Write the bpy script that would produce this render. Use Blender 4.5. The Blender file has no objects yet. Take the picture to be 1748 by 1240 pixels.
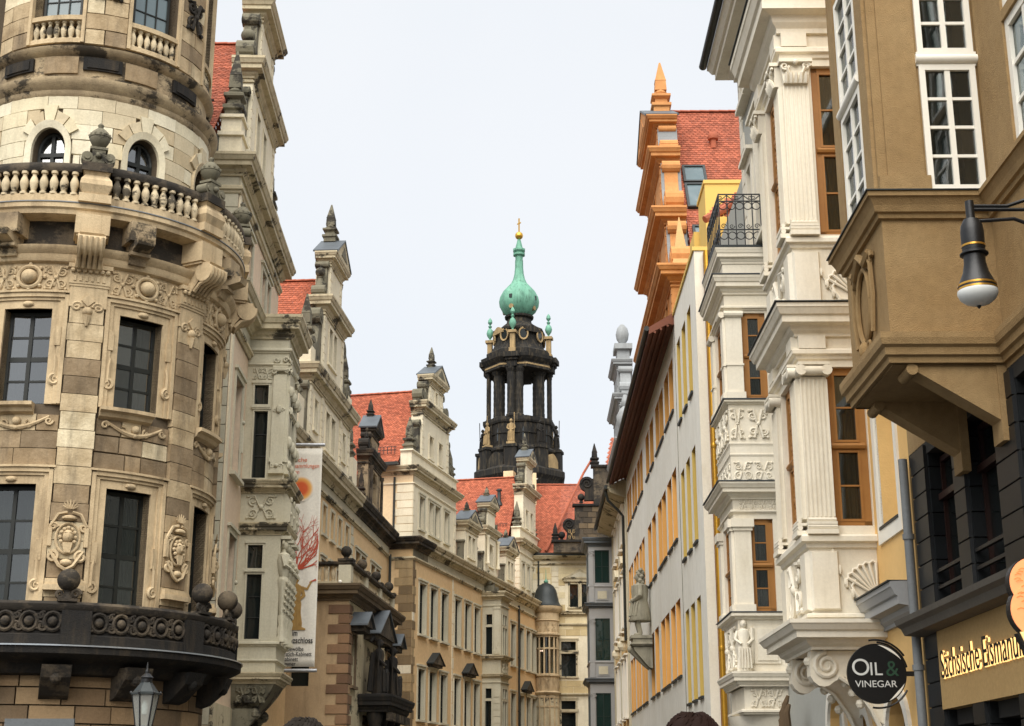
import bpy, bmesh, math, random
from math import sin, cos, pi, radians as RAD
random.seed(7)
SC = bpy.context.scene
COL = SC.collection
# ------------------------------------------------------------------ camera
cam_d = bpy.data.cameras.new('camera'); cam = bpy.data.objects.new('camera', cam_d); COL.objects.link(cam)
cam_d.sensor_width = 36; cam_d.lens = 36 * 2500 / 1748; cam_d.clip_end = 3000; cam_d.clip_start = .1
cam.location = (0, 0, 1.7); cam.rotation_euler = (RAD(90 + 16.447), 0, 0)
SC.camera = cam
# ------------------------------------------------------------------ sky and sun (overcast)
EXPO = 1.9
SUN_EL, SUN_AZ = 54, 191           # degrees; azimuth clockwise from +Y (behind the camera)
w = bpy.data.worlds.new('World'); SC.world = w; w.use_nodes = True
nt = w.node_tree; nt.nodes.clear()
o_ = nt.nodes.new('ShaderNodeOutputWorld'); bg = nt.nodes.new('ShaderNodeBackground')
sky = nt.nodes.new('ShaderNodeTexSky'); sky.sky_type = 'NISHITA'; sky.sun_disc = False
sky.sun_elevation = RAD(SUN_EL); sky.sun_rotation = RAD(SUN_AZ); sky.air_density = 1.0; sky.dust_density = 4.0
nz = nt.nodes.new('ShaderNodeTexNoise'); nz.inputs['Scale'].default_value = 1.6; nz.inputs['Detail'].default_value = 5
rp = nt.nodes.new('ShaderNodeValToRGB')
rp.color_ramp.elements[0].position = .3; rp.color_ramp.elements[0].color = (2.16, 2.29, 2.42, 1)
rp.color_ramp.elements[1].position = .72; rp.color_ramp.elements[1].color = (2.5, 2.54, 2.58, 1)
mx = nt.nodes.new('ShaderNodeMixRGB'); mx.inputs[0].default_value = .93      # thick cloud in front of the sky
nt.links.new(nz.outputs['Fac'], rp.inputs[0]); nt.links.new(sky.outputs[0], mx.inputs[1]); nt.links.new(rp.outputs[0], mx.inputs[2])
nt.links.new(mx.outputs[0], bg.inputs[0]); bg.inputs[1].default_value = .1; nt.links.new(bg.outputs[0], o_.inputs[0])
sd = bpy.data.lights.new('sun', 'SUN'); sun = bpy.data.objects.new('sun', sd); COL.objects.link(sun)
sd.energy = 1.5; sd.angle = RAD(70); sd.color = (1, .965, .91)
sun.rotation_euler = (RAD(90 - SUN_EL), 0, RAD(180 - SUN_AZ))
vs = SC.view_settings; vs.view_transform = 'Standard'; vs.look = 'None'; vs.gamma = 1; vs.exposure = EXPO
try: vs.use_curve_mapping = False
except Exception: pass
SC.cycles.max_bounces = 6; SC.cycles.diffuse_bounces = 4; SC.cycles.glossy_bounces = 3; SC.cycles.transparent_max_bounces = 6

# ------------------------------------------------------------------ materials
def lin(c):
    return tuple(((v/255/12.92) if v <= 10 else ((v/255+.055)/1.055)**2.4) for v in c)
def M(name, c, c2=None, rough=.85, ns=1.2, na=.22, rnd=0., streak=0., dark=(62, 54, 44), bump=.25, bs=30., spec=.3, metal=0., ramp=None, isl=0., emit=0., fine=.12, crust=0.):
    m = bpy.data.materials.new(name); m.use_nodes = True
    t = m.node_tree; N = t.nodes; Lk = t.links; b = N['Principled BSDF']
    col = lin(c); col2 = lin(c2) if c2 else tuple(v*.72 for v in col)
    g = N.new('ShaderNodeNewGeometry'); pos = g.outputs['Position']
    def noise(sc, det=5, vec=None, rgh=.6):
        n = N.new('ShaderNodeTexNoise'); n.inputs['Scale'].default_value = sc; n.inputs['Detail'].default_value = det
        n.inputs['Roughness'].default_value = rgh; Lk.new(vec or pos, n.inputs['Vector']); return n.outputs['Fac']
    def mrange(v, a, b_, c_, d_):
        r = N.new('ShaderNodeMapRange'); Lk.new(v, r.inputs[0])
        for i, q in enumerate((a, b_, c_, d_)): r.inputs[i+1].default_value = q
        return r.outputs[0]
    def mix(f, a, b_, ty='MIX'):
        x = N.new('ShaderNodeMixRGB'); x.blend_type = ty
        for s, v in ((0, f), (1, a), (2, b_)):
            if isinstance(v, (int, float)): x.inputs[s].default_value = v
            elif isinstance(v, tuple): x.inputs[s].default_value = v if len(v) == 4 else (*v, 1)
            else: Lk.new(v, x.inputs[s])
        return x.outputs[0]
    if ramp:
        oi = N.new('ShaderNodeObjectInfo'); cr = N.new('ShaderNodeValToRGB'); cr.color_ramp.interpolation = 'CONSTANT' if len(ramp) > 3 else 'LINEAR'
        els = cr.color_ramp.elements
        while len(els) < len(ramp): els.new(.5)
        for e, (p_, cc) in zip(els, ramp): e.position = p_; e.color = (*lin(cc), 1)
        Lk.new(oi.outputs['Random'], cr.inputs[0]); cur = cr.outputs[0]
        cur = mix(mrange(noise(ns), .35, .7, 0, na*2), cur, mix(1., cur, (.62, .58, .52), 'MULTIPLY'))
    else:
        cur = mix(mrange(noise(ns), .3, .7, 0, min(1, na*2.5)), (*col, 1), (*col2, 1))
    if rnd:
        oi = N.new('ShaderNodeObjectInfo'); f = mrange(oi.outputs['Random'], 0, 1, 1-rnd, 1+rnd*.6)
        cur = mix(1., cur, f, 'MULTIPLY')
    if isl:
        f = mrange(g.outputs['Random Per Island'], 0, 1, 1-isl, 1+isl*.7); cur = mix(1., cur, f, 'MULTIPLY')
    if fine:
        f = mrange(noise(ns*14, 4, None, .7), .25, .75, 1-fine, 1+fine); cur = mix(1., cur, f, 'MULTIPLY')
    if streak:
        vm = N.new('ShaderNodeVectorMath'); vm.operation = 'MULTIPLY'; vm.inputs[1].default_value = (2.2, 2.2, .35); Lk.new(pos, vm.inputs[0])
        f = mrange(noise(1.3, 7, vm.outputs[0], .68), .5, .72, 0, streak); cur = mix(f, cur, (*lin(dark), 1))
    if crust:                                            # black weathering crust in ragged patches
        vm = N.new('ShaderNodeVectorMath'); vm.operation = 'MULTIPLY'; vm.inputs[1].default_value = (1., 1., 1.5); Lk.new(pos, vm.inputs[0])
        f = mrange(noise(.9, 9, vm.outputs[0], .72), .5-.12*(crust-.5), .56-.08*(crust-.5), 0, .88); cur = mix(f, cur, (*lin((36, 33, 29)), 1))
    Lk.new(cur, b.inputs['Base Color'])
    b.inputs['Roughness'].default_value = rough; b.inputs['Metallic'].default_value = metal
    b.inputs['Specular IOR Level'].default_value = spec
    if bump:
        bn = N.new('ShaderNodeBump'); bn.inputs['Strength'].default_value = bump; bn.inputs['Distance'].default_value = .02
        Lk.new(noise(bs, 4), bn.inputs['Height']); Lk.new(bn.outputs[0], b.inputs['Normal'])
    if emit:
        b.inputs['Emission Color'].default_value = (*col, 1); b.inputs['Emission Strength'].default_value = emit
    return m
def glass(name, tint=(.012, .015, .014), trans=0., rough=.03, ior=1.5):
    m = bpy.data.materials.new(name); m.use_nodes = True; t = m.node_tree; N = t.nodes; Lk = t.links; b = N['Principled BSDF']
    b.inputs['Base Color'].default_value = (*tint, 1); b.inputs['Roughness'].default_value = rough; b.inputs['IOR'].default_value = ior
    g = N.new('ShaderNodeNewGeometry'); n = N.new('ShaderNodeTexNoise'); n.inputs['Scale'].default_value = 1.6; n.inputs['Detail'].default_value = 1; Lk.new(g.outputs['Position'], n.inputs['Vector'])
    oi = N.new('ShaderNodeObjectInfo'); rr_ = N.new('ShaderNodeMapRange'); Lk.new(oi.outputs['Random'], rr_.inputs[0]); rr_.inputs[3].default_value = ior*.8; rr_.inputs[4].default_value = ior*1.3; Lk.new(rr_.outputs[0], b.inputs['IOR'])
    bn = N.new('ShaderNodeBump'); bn.inputs['Strength'].default_value = .16; bn.inputs['Distance'].default_value = .05; Lk.new(n.outputs['Fac'], bn.inputs['Height']); Lk.new(bn.outputs[0], b.inputs['Normal'])
    if trans:
        tr = N.new('ShaderNodeBsdfTransparent'); tr.inputs[0].default_value = (.82, .88, .86, 1); ms = N.new('ShaderNodeMixShader'); ms.inputs[0].default_value = trans
        Lk.new(b.outputs[0], ms.inputs[1]); Lk.new(tr.outputs[0], ms.inputs[2]); Lk.new(ms.outputs[0], N['Material Output'].inputs[0])
    return m
SAND = M('sandstone_blocks', (0, 0, 0), ramp=[(0, (190, 170, 136)), (.2, (176, 155, 122)), (.36, (156, 136, 107)), (.5, (216, 202, 170)), (.6, (150, 131, 104)), (.74, (200, 181, 147)), (.9, (134, 117, 93))], streak=.6, na=.5, ns=2.2, bump=.7, bs=16)
SANDL = M('sandstone_pale_blocks', (0, 0, 0), ramp=[(0, (216, 206, 178)), (.25, (202, 188, 158)), (.45, (226, 217, 191)), (.68, (190, 173, 141)), (.86, (214, 202, 170))], streak=.2, na=.25, bump=.4, bs=22)
SANDM = M('sandstone_mottled', (184, 164, 130), (120, 104, 82), streak=.5, dark=(60, 54, 45), na=.5, bump=.6, crust=.4)
SANDT = M('sandstone_trim', (202, 181, 145), (166, 145, 113), streak=.65, dark=(92, 78, 60), na=.4, bump=.5)
SANDR = M('sandstone_rusticated', (0, 0, 0), ramp=[(0, (142, 118, 88)), (.3, (124, 102, 76)), (.55, (152, 128, 96)), (.8, (110, 92, 70))], streak=.3, bump=.6, bs=18)
SANDD = M('sandstone_sooty', (100, 88, 70), (54, 48, 42), streak=.6, dark=(30, 28, 26), na=.4, bump=.7, crust=.8)
SOOT = M('sandstone_black', (38, 35, 31), (22, 21, 20), streak=.35, dark=(92, 78, 58), na=.5, bump=.8)
MORTAR = M('mortar', (92, 80, 64), bump=.2)
PALE = M('pale_sandstone', (196, 190, 168), (176, 167, 141), streak=.18, dark=(120, 108, 80), rnd=.08)
PALEO = M('pale_sandstone_ochre', (194, 182, 152), (164, 150, 120), streak=.5, dark=(104, 90, 66), crust=.12)
CREAM = M('cream_gable_stone', (226, 216, 190), (206, 194, 164), streak=.2, dark=(140, 126, 96), rnd=.06)
GREYST = M('grey_weathered_stone', (120, 114, 96), (84, 82, 66), streak=.6, dark=(52, 50, 42), crust=.35)
PINK = M('pink_stucco', (216, 194, 168), (204, 178, 148), streak=.1, dark=(160, 136, 110), ns=.6)
OCHRE = M('ochre_stucco', (214, 184, 140), (204, 170, 124), streak=.12, dark=(166, 136, 96), ns=.5)
OCHREL = M('light_ochre_stucco', (224, 200, 162), (216, 188, 146), ns=.6)
TILE = M('red_clay_tiles', (168, 96, 70), (144, 78, 58), isl=.3, ns=.35, na=.35, streak=.15, dark=(110, 66, 54), bump=.1, spec=.2, fine=.08)
TILED = M('dark_red_clay_tiles', (160, 90, 66), (134, 74, 56), isl=.3, ns=.5, bump=.1)
TILEB = M('brown_clay_tiles', (120, 78, 66), (92, 62, 54), isl=.25, ns=.5, bump=.1)
LEAD = M('lead_sheet', (98, 104, 108), (76, 80, 84), rough=.5, metal=.2, na=.3, bump=.1)
LEADD = M('dark_lead_sheet', (56, 60, 60), (40, 44, 44), rough=.5, metal=.3, bump=.1)
IRON = M('black_iron', (14, 14, 15), (11, 11, 12), rough=.45, spec=.5, bump=.08)
GUTTER = M('dark_gutter', (48, 50, 46), (36, 38, 36), rough=.5, bump=.05)
COPPER = M('green_copper', (112, 164, 140), (80, 128, 108), streak=.75, dark=(44, 66, 54), ns=1.0, rough=.6, bump=.1)
GOLD = M('gilding', (226, 178, 78), (206, 152, 58), rough=.32, metal=.85, bump=0)
BLACKST = M('blackened_church_stone', (38, 36, 32), (23, 22, 21), streak=.7, dark=(98, 86, 66), ns=.5, na=.4, bump=.4, bs=6)
TANST = M('tan_church_stone', (172, 146, 104), (110, 94, 70), streak=.5, dark=(50, 46, 40), ns=.8)
WHITE = M('white_oriel_paint', (228, 220, 202), (220, 210, 188), na=.3, bump=.12, rough=.6, fine=.06, streak=.3, dark=(172, 156, 126))
WALLW = M('white_render', (236, 234, 225), (224, 221, 209), ns=.35, na=.4, bump=.25, streak=.22, dark=(176, 170, 152), fine=.06)
GREYW = M('grey_stucco', (170, 170, 162), (158, 158, 150), ns=.5, fine=.05)
YELW = M('yellow_stucco', (226, 186, 122), (216, 172, 106), ns=.6, fine=.05, bump=.3)
YELF = M('far_yellow_stucco', (224, 190, 132), (212, 174, 116), ns=.6, fine=.05)
ORANGE = M('orange_paint', (240, 178, 100), (230, 164, 86), na=.2, bump=.05, fine=.03)
ORGAB = M('orange_gable_render', (208, 150, 94), (184, 126, 74), na=.4, streak=.3, dark=(150, 92, 52), bump=.2)
YELP = M('mustard_paint', (206, 176, 96), (192, 160, 80), bump=.05, fine=.03)
YBRIGHT = M('bright_yellow_cladding', (218, 184, 104), (210, 174, 92), bump=.03, fine=.02)
BROWNS = M('brown_stucco', (160, 134, 94), (142, 114, 74), ns=.7, na=.5, fine=.14, bump=.6, bs=70, streak=.28, dark=(112, 88, 56))
BROWNE = M('brown_eaves_wood', (116, 66, 44), (92, 50, 34), ns=.8, rough=.6, bump=.1)
WOOD = M('brown_window_wood', (160, 112, 58), (140, 94, 46), ns=2, rough=.5, bump=.08, fine=.04)
WPAINT = M('white_window_paint', (236, 232, 220), (228, 222, 206), rough=.4, bump=.03, fine=.02)
DFRAME = M('dark_window_paint', (34, 36, 32), (26, 28, 26), rough=.45, bump=.03)
GREYBAY = M('grey_bay_paint', (158, 158, 156), (142, 142, 142), rough=.6, fine=.04, bump=.05)
GREENF = M('dark_green_paint', (26, 46, 40), (20, 36, 32), rough=.4, bump=.03)
BTILE = M('black_glazed_tile', (24, 26, 27), (17, 19, 20), rough=.4, spec=.35, rnd=.3, bump=.05)
ZINC = M('zinc_sheet', (128, 130, 130), (104, 106, 106), rough=.55, metal=.15, bump=.05)
GREYSTAT = M('statue_sandstone', (168, 162, 142), (120, 114, 98), streak=.5, dark=(64, 62, 54), ns=3)
GLD = glass('dark_window_glass'); GLG = glass('green_window_glass', (.012, .03, .026))
GLT = glass('clear_window_glass', trans=.5, ior=2.2)
GLR = glass('coated_window_glass', trans=.28, ior=3.2)
SHOPF = M('dark_shop_frame', (50, 30, 24), (38, 24, 20), rough=.4)
GLSKY = glass('skylight_glass', (.10, .14, .15), rough=.12)
CURT = M('curtain_cloth', (150, 148, 136), (122, 120, 110), bump=.1)
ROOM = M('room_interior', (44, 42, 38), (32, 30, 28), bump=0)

# ------------------------------------------------------------------ object helpers
class Fc:
    """a face to build on: parent object, origin (x, y, z) in the parent, turn about z"""
    def __init__(s, p, loc=(0, 0, 0), rz=0.): s.p = p; s.loc = loc; s.rz = rz
    def at(s, x, y, z):
        c, n = cos(s.rz), sin(s.rz); return (s.loc[0]+c*x-n*y, s.loc[1]+n*x+c*y, s.loc[2]+z)
    def sub(s, p): return Fc(p, s.loc, s.rz)
def fcof(p): return p if isinstance(p, Fc) else Fc(p)
def thing(name, label, cat, loc=(0, 0, 0), rz=0, group=None):
    o = bpy.data.objects.new(name, None); COL.objects.link(o); o.location = loc; o.rotation_euler = (0, 0, rz)
    o['label'] = label; o['category'] = cat
    if group: o['group'] = group
    return o
def part(name, p):
    f = fcof(p); o = bpy.data.objects.new(name, None); COL.objects.link(o); o.parent = f.p; o.location = f.loc; o.rotation_euler = (0, 0, f.rz); return o
def link(name, me, p, loc=(0, 0, 0), rz=0., sc=None, rx=0.):
    f = fcof(p); o = bpy.data.objects.new(name, me); COL.objects.link(o)
    if f.p is not None: o.parent = f.p
    o.location = f.at(*loc); o.rotation_euler = (rx, 0, f.rz+rz)
    if sc: o.scale = sc if isinstance(sc, tuple) else (sc,)*3
    return o
class MB:
    """collects faces in (u, d, z): u along the face, d out of it, z up"""
    def __init__(s, xf=None, step=None): s.v = []; s.f = []; s.xf = xf; s.step = step
    def add(s, vs, fs):
        n = len(s.v); s.v += vs; s.f += [tuple(i+n for i in q) for q in fs]; return s
    def box(s, u0, u1, d0, d1, z0, z1, ch=0.):
        k = max(1, int(math.ceil((u1-u0)/s.step))) if s.step else 1
        vs = []; fs = []
        for i in range(k+1):
            u = u0+(u1-u0)*i/k
            vs += [(u, d0, z0), (u, d1, z0+ch), (u, d1, z1-ch), (u, d0, z1)]
        if ch and k == 1:
            vs = [(u0, d0, z0), (u0+ch, d1, z0+ch), (u0+ch, d1, z1-ch), (u0, d0, z1), (u1, d0, z0), (u1-ch, d1, z0+ch), (u1-ch, d1, z1-ch), (u1, d0, z1)]
        for i in range(k):
            a = 4*i; b = a+4
            for j in range(4): fs.append((a+j, b+j, b+(j+1) % 4, a+(j+1) % 4))
        fs += [(0, 1, 2, 3), (4*k+3, 4*k+2, 4*k+1, 4*k)]
        return s.add(vs, fs)
    def prism(s, poly, d0, d1):
        """poly of (u, z), extruded from d0 to d1"""
        n = len(poly); vs = [(u, d0, z) for u, z in poly]+[(u, d1, z) for u, z in poly]
        return s.add(vs, [tuple(range(n)), tuple(range(2*n-1, n-1, -1))]+[(i, (i+1) % n, n+(i+1) % n, n+i) for i in range(n)])
    def prismu(s, poly, u0, u1):
        """poly of (d, z), extruded along u"""
        n = len(poly); vs = [(u0, d, z) for d, z in poly]+[(u1, d, z) for d, z in poly]
        return s.add(vs, [tuple(range(n)), tuple(range(2*n-1, n-1, -1))]+[(i, (i+1) % n, n+(i+1) % n, n+i) for i in range(n)])
    def lathe(s, prof, c=(0, 0, 0), n=12, a0=0., a1=2*pi, rot=0., sx=1., sy=1.):
        full = abs(a1-a0-2*pi) < 1e-6; m = n if full else n+1; vs = []; fs = []
        for r, z in prof:
            for i in range(m):
                a = rot+a0+(a1-a0)*i/n; vs.append((c[0]+r*cos(a)*sx, c[1]+r*sin(a)*sy, c[2]+z))
        for j in range(len(prof)-1):
            for i in range(n):
                i2 = (i+1) % m; fs.append((j*m+i, j*m+i2, (j+1)*m+i2, (j+1)*m+i))
        if prof[0][0] > 1e-4: fs.append(tuple(range(m)))
        if prof[-1][0] > 1e-4: fs.append(tuple(range(len(prof)*m-1, (len(prof)-1)*m-1, -1)))
        return s.add(vs, fs)
    def ball(s, c, r, n=10, sx=1., sy=1., sz=1.):
        k = max(4, n//2+1); return s.lathe([(max(1e-5, r*sin(pi*i/k)), -r*cos(pi*i/k)*sz) for i in range(k+1)], c, n, sx=sx, sy=sy)
    def tube(s, pts, r, n=6, cap=True):
        import mathutils
        V = mathutils.Vector; P = [V(p) for p in pts]; vs = []; fs = []; rr = r if isinstance(r, (list, tuple)) else [r]*len(P)
        up = None
        for i, p in enumerate(P):
            t = (P[min(i+1, len(P)-1)]-P[max(i-1, 0)])
            t = t.normalized() if t.length > 1e-9 else V((0, 0, 1))
            if up is None: up = V((0, 0, 1)) if abs(t.z) < .9 else V((1, 0, 0))
            a = t.cross(up)
            if a.length < 1e-4: a = t.cross(V((0, 1, 0)))
            a.normalize(); b = a.cross(t); up = b
            for k in range(n):
                q = p+a*(rr[i]*cos(2*pi*k/n))+b*(rr[i]*sin(2*pi*k/n)); vs.append(tuple(q))
        for i in range(len(P)-1):
            for k in range(n): fs.append((i*n+k, i*n+(k+1) % n, (i+1)*n+(k+1) % n, (i+1)*n+k))
        if cap: fs += [tuple(range(n)), tuple(range(len(P)*n-1, (len(P)-1)*n-1, -1))]
        return s.add(vs, fs)
    def sweep(s, path, prof, closed=False):
        """profile of (out, z) carried along a plan path of (u, d), out = to the left of travel"""
        m = len(path); n = len(prof); vs = []; fs = []
        def nrm(a, b):
            x, y = b[0]-a[0], b[1]-a[1]; l = math.hypot(x, y) or 1; return (-y/l, x/l)
        for i, p in enumerate(path):
            if closed: n1, n2 = nrm(path[i-1], p), nrm(p, path[(i+1) % m])
            else:
                n1 = nrm(path[i-1], p) if i else nrm(p, path[1]); n2 = nrm(p, path[i+1]) if i < m-1 else n1
            k = 1+n1[0]*n2[0]+n1[1]*n2[1]; ox, oy = (n1[0]+n2[0])/k, (n1[1]+n2[1])/k
            for o, z in prof: vs.append((p[0]+ox*o, p[1]+oy*o, z))
        for i in range(m if closed else m-1):
            a = i*n; b = ((i+1) % m)*n
            for j in range(n): fs.append((a+j, b+j, b+(j+1) % n, a+(j+1) % n))
        if not closed: fs += [tuple(range(n)), tuple(range(m*n-1, (m-1)*n-1, -1))]
        return s.add(vs, fs)
    def wall(s, u0, u1, z0, z1, holes=(), d=0., rev=.3, rv=None):
        us = sorted({u0, u1, *[h[0] for h in holes], *[h[1] for h in holes]}); zs = sorted({z0, z1, *[h[2] for h in holes], *[h[3] for h in holes]})
        us = [u for u in us if u0-1e-6 <= u <= u1+1e-6]; zs = [z for z in zs if z0-1e-6 <= z <= z1+1e-6]
        for a, b in zip(us, us[1:]):
            run = None
            for c, e in zip(zs, zs[1:]):
                hole = any(h[0] < (a+b)/2 < h[1] and h[2] < (c+e)/2 < h[3] for h in holes)
                if not hole:
                    if run is None: run = [c, e]
                    else: run[1] = e
                if hole and run: s.flat(a, b, run[0], run[1], d); run = None
            if run: s.flat(a, b, run[0], run[1], d)
        r = rv or s
        for a, b, c, e in [h[:4] for h in holes]:
            k = max(1, int(math.ceil((b-a)/s.step))) if s.step else 1
            r.add([(a, d, c), (a, d, e), (a, d-rev, e), (a, d-rev, c)], [(0, 1, 2, 3)]); r.add([(b, d, c), (b, d, e), (b, d-rev, e), (b, d-rev, c)], [(0, 1, 2, 3)])
            for i in range(k):
                p, q = a+(b-a)*i/k, a+(b-a)*(i+1)/k
                r.add([(p, d, c), (q, d, c), (q, d-rev, c), (p, d-rev, c)], [(0, 1, 2, 3)]); r.add([(p, d, e), (q, d, e), (q, d-rev, e), (p, d-rev, e)], [(0, 1, 2, 3)])
        return s
    def flat(s, a, b, c, e, d):
        k = max(1, int(math.ceil((b-a)/s.step))) if s.step else 1
        for i in range(k):
            p, q = a+(b-a)*i/k, a+(b-a)*(i+1)/k; s.add([(p, d, c), (q, d, c), (q, d, e), (p, d, e)], [(0, 1, 2, 3)])
    def arch(s, u0, u1, zs, zt, d, rev, n=10):
        """fills the corners over a round head inside the square hole u0..u1 up to zt, springing at zs"""
        uc = (u0+u1)/2; r = (u1-u0)/2; h = zt-zs; a = [(uc-r*cos(pi*i/n), zs+h*sin(pi*i/n)*.995) for i in range(n+1)]
        for (p, q), (p2, q2) in zip(a, a[1:]):
            s.add([(p, d, q), (p2, d, q2), (p2, d, zt), (p, d, zt), (p, d-rev, q), (p2, d-rev, q2)], [(0, 1, 2, 3), (0, 1, 5, 4)])
        return s
    def data(s, name, mat, smooth=False, recalc=True):
        vs = [s.xf(*p) for p in s.v] if s.xf else [(u, -d, z) for u, d, z in s.v]
        me = bpy.data.meshes.new(name); me.from_pydata(vs, [], s.f)
        if recalc:
            b = bmesh.new(); b.from_mesh(me); bmesh.ops.remove_doubles(b, verts=b.verts, dist=1e-5); bmesh.ops.recalc_face_normals(b, faces=b.faces); b.to_mesh(me); b.free()
        if smooth:
            me.polygons.foreach_set('use_smooth', [True]*len(me.polygons))
            try: me.set_sharp_from_angle(angle=RAD(38))
            except Exception: pass
        me.materials.append(mat); me.update(); return me
    def build(s, name, mat, p, smooth=False, label=None, recalc=True):
        o = link(name, s.data(name, mat, smooth, recalc), p)
        if label: o['label'] = label
        return o
CACHE = {}
def cached(key, fn):
    if key not in CACHE: CACHE[key] = fn()
    return CACHE[key]
# classical mouldings: (projection fraction, height fraction)
CORN = [(0, 0), (.14, 0), (.14, .1), (.3, .2), (.36, .34), (.74, .38), (.74, .6), (.84, .64), (.96, .84), (1, .86), (1, 1), (0, 1.06)]
MOULD = [(0, 0), (.35, .1), (.45, .4), (1, .5), (1, .85), (.8, 1), (0, 1)]
def prof(P, proj, z0, z1): return [(a*proj, z0+b*(z1-z0)) for a, b in P]
def cornice(p, name, mat, u0, u1, z0, z1, proj, d=0., back=.15, P=CORN, ends=True, xf=None):
    mb = MB()
    path = [(u0, d-back), (u0, d), (u1, d), (u1, d-back)] if ends else [(u0, d), (u1, d)]
    mb.sweep(path, prof(P, proj, z0, z1)); return mb.build(name, mat, p)
def window(p, u0, u1, z0, z1, d, cols, rows, fm, gm=None, fr=.07, bar=.035, each=False, name='window', arch=0., paneparent=None, split=None):
    """frame and glazing bars as a part, glass as its sub-part(s)"""
    f = fcof(p); w_, h = u1-u0, z1-z0; gm = gm or GLD
    key = ('win', round(w_, 3), round(h, 3), cols, rows, fm.name, fr, bar, arch, split)
    def mk():
        m = MB(); m.box(0, fr, 0, .07, 0, h); m.box(w_-fr, w_, 0, .07, 0, h); m.box(fr, w_-fr, 0, .068, 0, fr); m.box(fr, w_-fr, 0, .068, h-fr, h)
        for i in range(1, cols):
            x = fr+(w_-2*fr)*i/cols; b = bar*1.7 if cols == 2 else bar; m.box(x-b/2, x+b/2, .0, .058, fr, h-fr)
        for i in range(1, rows):
            zz = fr+(h-2*fr)*i/rows; b = bar*2.2 if (split == i) else bar; m.box(fr, w_-fr, .0, .05, zz-b/2, zz+b/2)
        return m.data('window_frame', fm)
    o = link(name, cached(key, mk), f, (u0, -d, z0))
    pp = paneparent
    cells = [(i, j) for i in range(cols) for j in range(rows)] if each else [None]
    for c in cells:
        if c is None: a, b, e, g_ = .01, w_-.01, .01, h-.01
        else:
            cw, chh = (w_-2*fr)/cols, (h-2*fr)/rows; a, b, e, g_ = fr+cw*c[0], fr+cw*(c[0]+1), fr+chh*c[1], fr+chh*(c[1]+1)
        key2 = ('pane', round(b-a, 3), round(g_-e, 3), gm.name)
        me = cached(key2, lambda: MB().box(0, b-a, -.006, .006, 0, g_-e).data('pane', gm))
        if pp is None: link('pane', me, o, (a, -.02, e))
        else: link('pane', me, f.sub(pp) if False else Fc(f.p, f.loc, f.rz), (u0+a, -d-.02, z0+e))
    return o
def obelisk(p, u, d, z, h, w_, mat, ball=True):
    key = ('obel', round(h, 2), round(w_, 2), mat.name, ball)
    def mk():
        q = w_/2*1.414; m = MB(); t = pi/4
        m.lathe([(q, 0), (q, h*.1), (q*1.25, h*.12), (q*1.25, h*.17), (q*.8, h*.2), (q*.75, h*.26), (q*1.2, h*.3), (q*1.2, h*.34), (q*.8, h*.37)], n=4, rot=t)
        if ball: m.ball((0, 0, h*.4), q*.62, 10, sz=.7)
        m.lathe([(q*.75, h*.44), (q*.68, h*.62), (q*.72, h*.63), (q*.66, h*.65), (q*.1, h), (0.001, h*1.005)], n=4, rot=t)
        return m.data('obelisk', mat)
    return link('obelisk', cached(key, mk), p, (u, -d, z))
def ballfin(p, u, d, z, h, w_, mat, name='ball_finial'):
    def mk():
        m = MB(); r = w_*.42
        m.box(-w_/2, w_/2, -w_/2, w_/2, 0, h*.18); m.lathe([(w_*.45, h*.18), (w_*.38, h*.4), (w_*.24, h*.5), (w_*.2, h*.56), (w_*.26, h*.58), (w_*.1, h*.62)], n=12)
        m.ball((0, 0, h*.62+r*.8), r, 14); m.ball((0, 0, h*.62+r*1.9), r*.16, 6); return m.data(name, mat, True)
    return link(name, cached(('bf', round(h, 2), round(w_, 2), mat.name), mk), p, (u, -d, z))
def volute(p, u, d0, d1, z, w_, h, mat, side=-1, roll=None):
    """scroll beside a gable step: rises against the wall at u, spreads to the given side"""
    def mk():
        m = MB(); r1, r2 = w_*.26, w_*.17; n = 8
        pts = [(0, 0), (w_*.95, 0), (w_*.95, h*.1)]
        for i in range(n+1):
            a = pi/2*i/n; pts.append((w_*.95-(w_*.72)*sin(a), h*.1+(h*.86)*(1-cos(a))))
        pts += [(0, h*.96)]
        t = d1-d0; m.prism([(side*a, b) for a, b in pts], t*.12, t*.88)
        for cx, cz, r in ((w_*.72, h*.1+r1*.8, r1), (w_*.2, h-r2*.9, r2)):
            for e0, e1, rr in ((0., t, r), (-.03, t+.03, r*.45)):
                m.prism([(side*cx+rr*cos(2*pi*i/12), cz+rr*sin(2*pi*i/12)) for i in range(12)], e0, e1)
        return m.data('volute', mat)
    return link('volute', cached(('vol', round(w_, 2), round(h, 2), round(d1-d0, 2), mat.name, side), mk), p, (u, -d0, z))
def spiral(m, cu, cz, r, d, turns=1.6, dir=1, a0=0., tr=.02, n=5):
    k = int(turns*12); m.tube([(cu+r*(1-.85*i/k)*cos(a0+dir*turns*2*pi*i/k), d, cz+r*(1-.85*i/k)*sin(a0+dir*turns*2*pi*i/k)) for i in range(k+1)], [tr*(1-.5*i/k) for i in range(k+1)], n)
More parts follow.
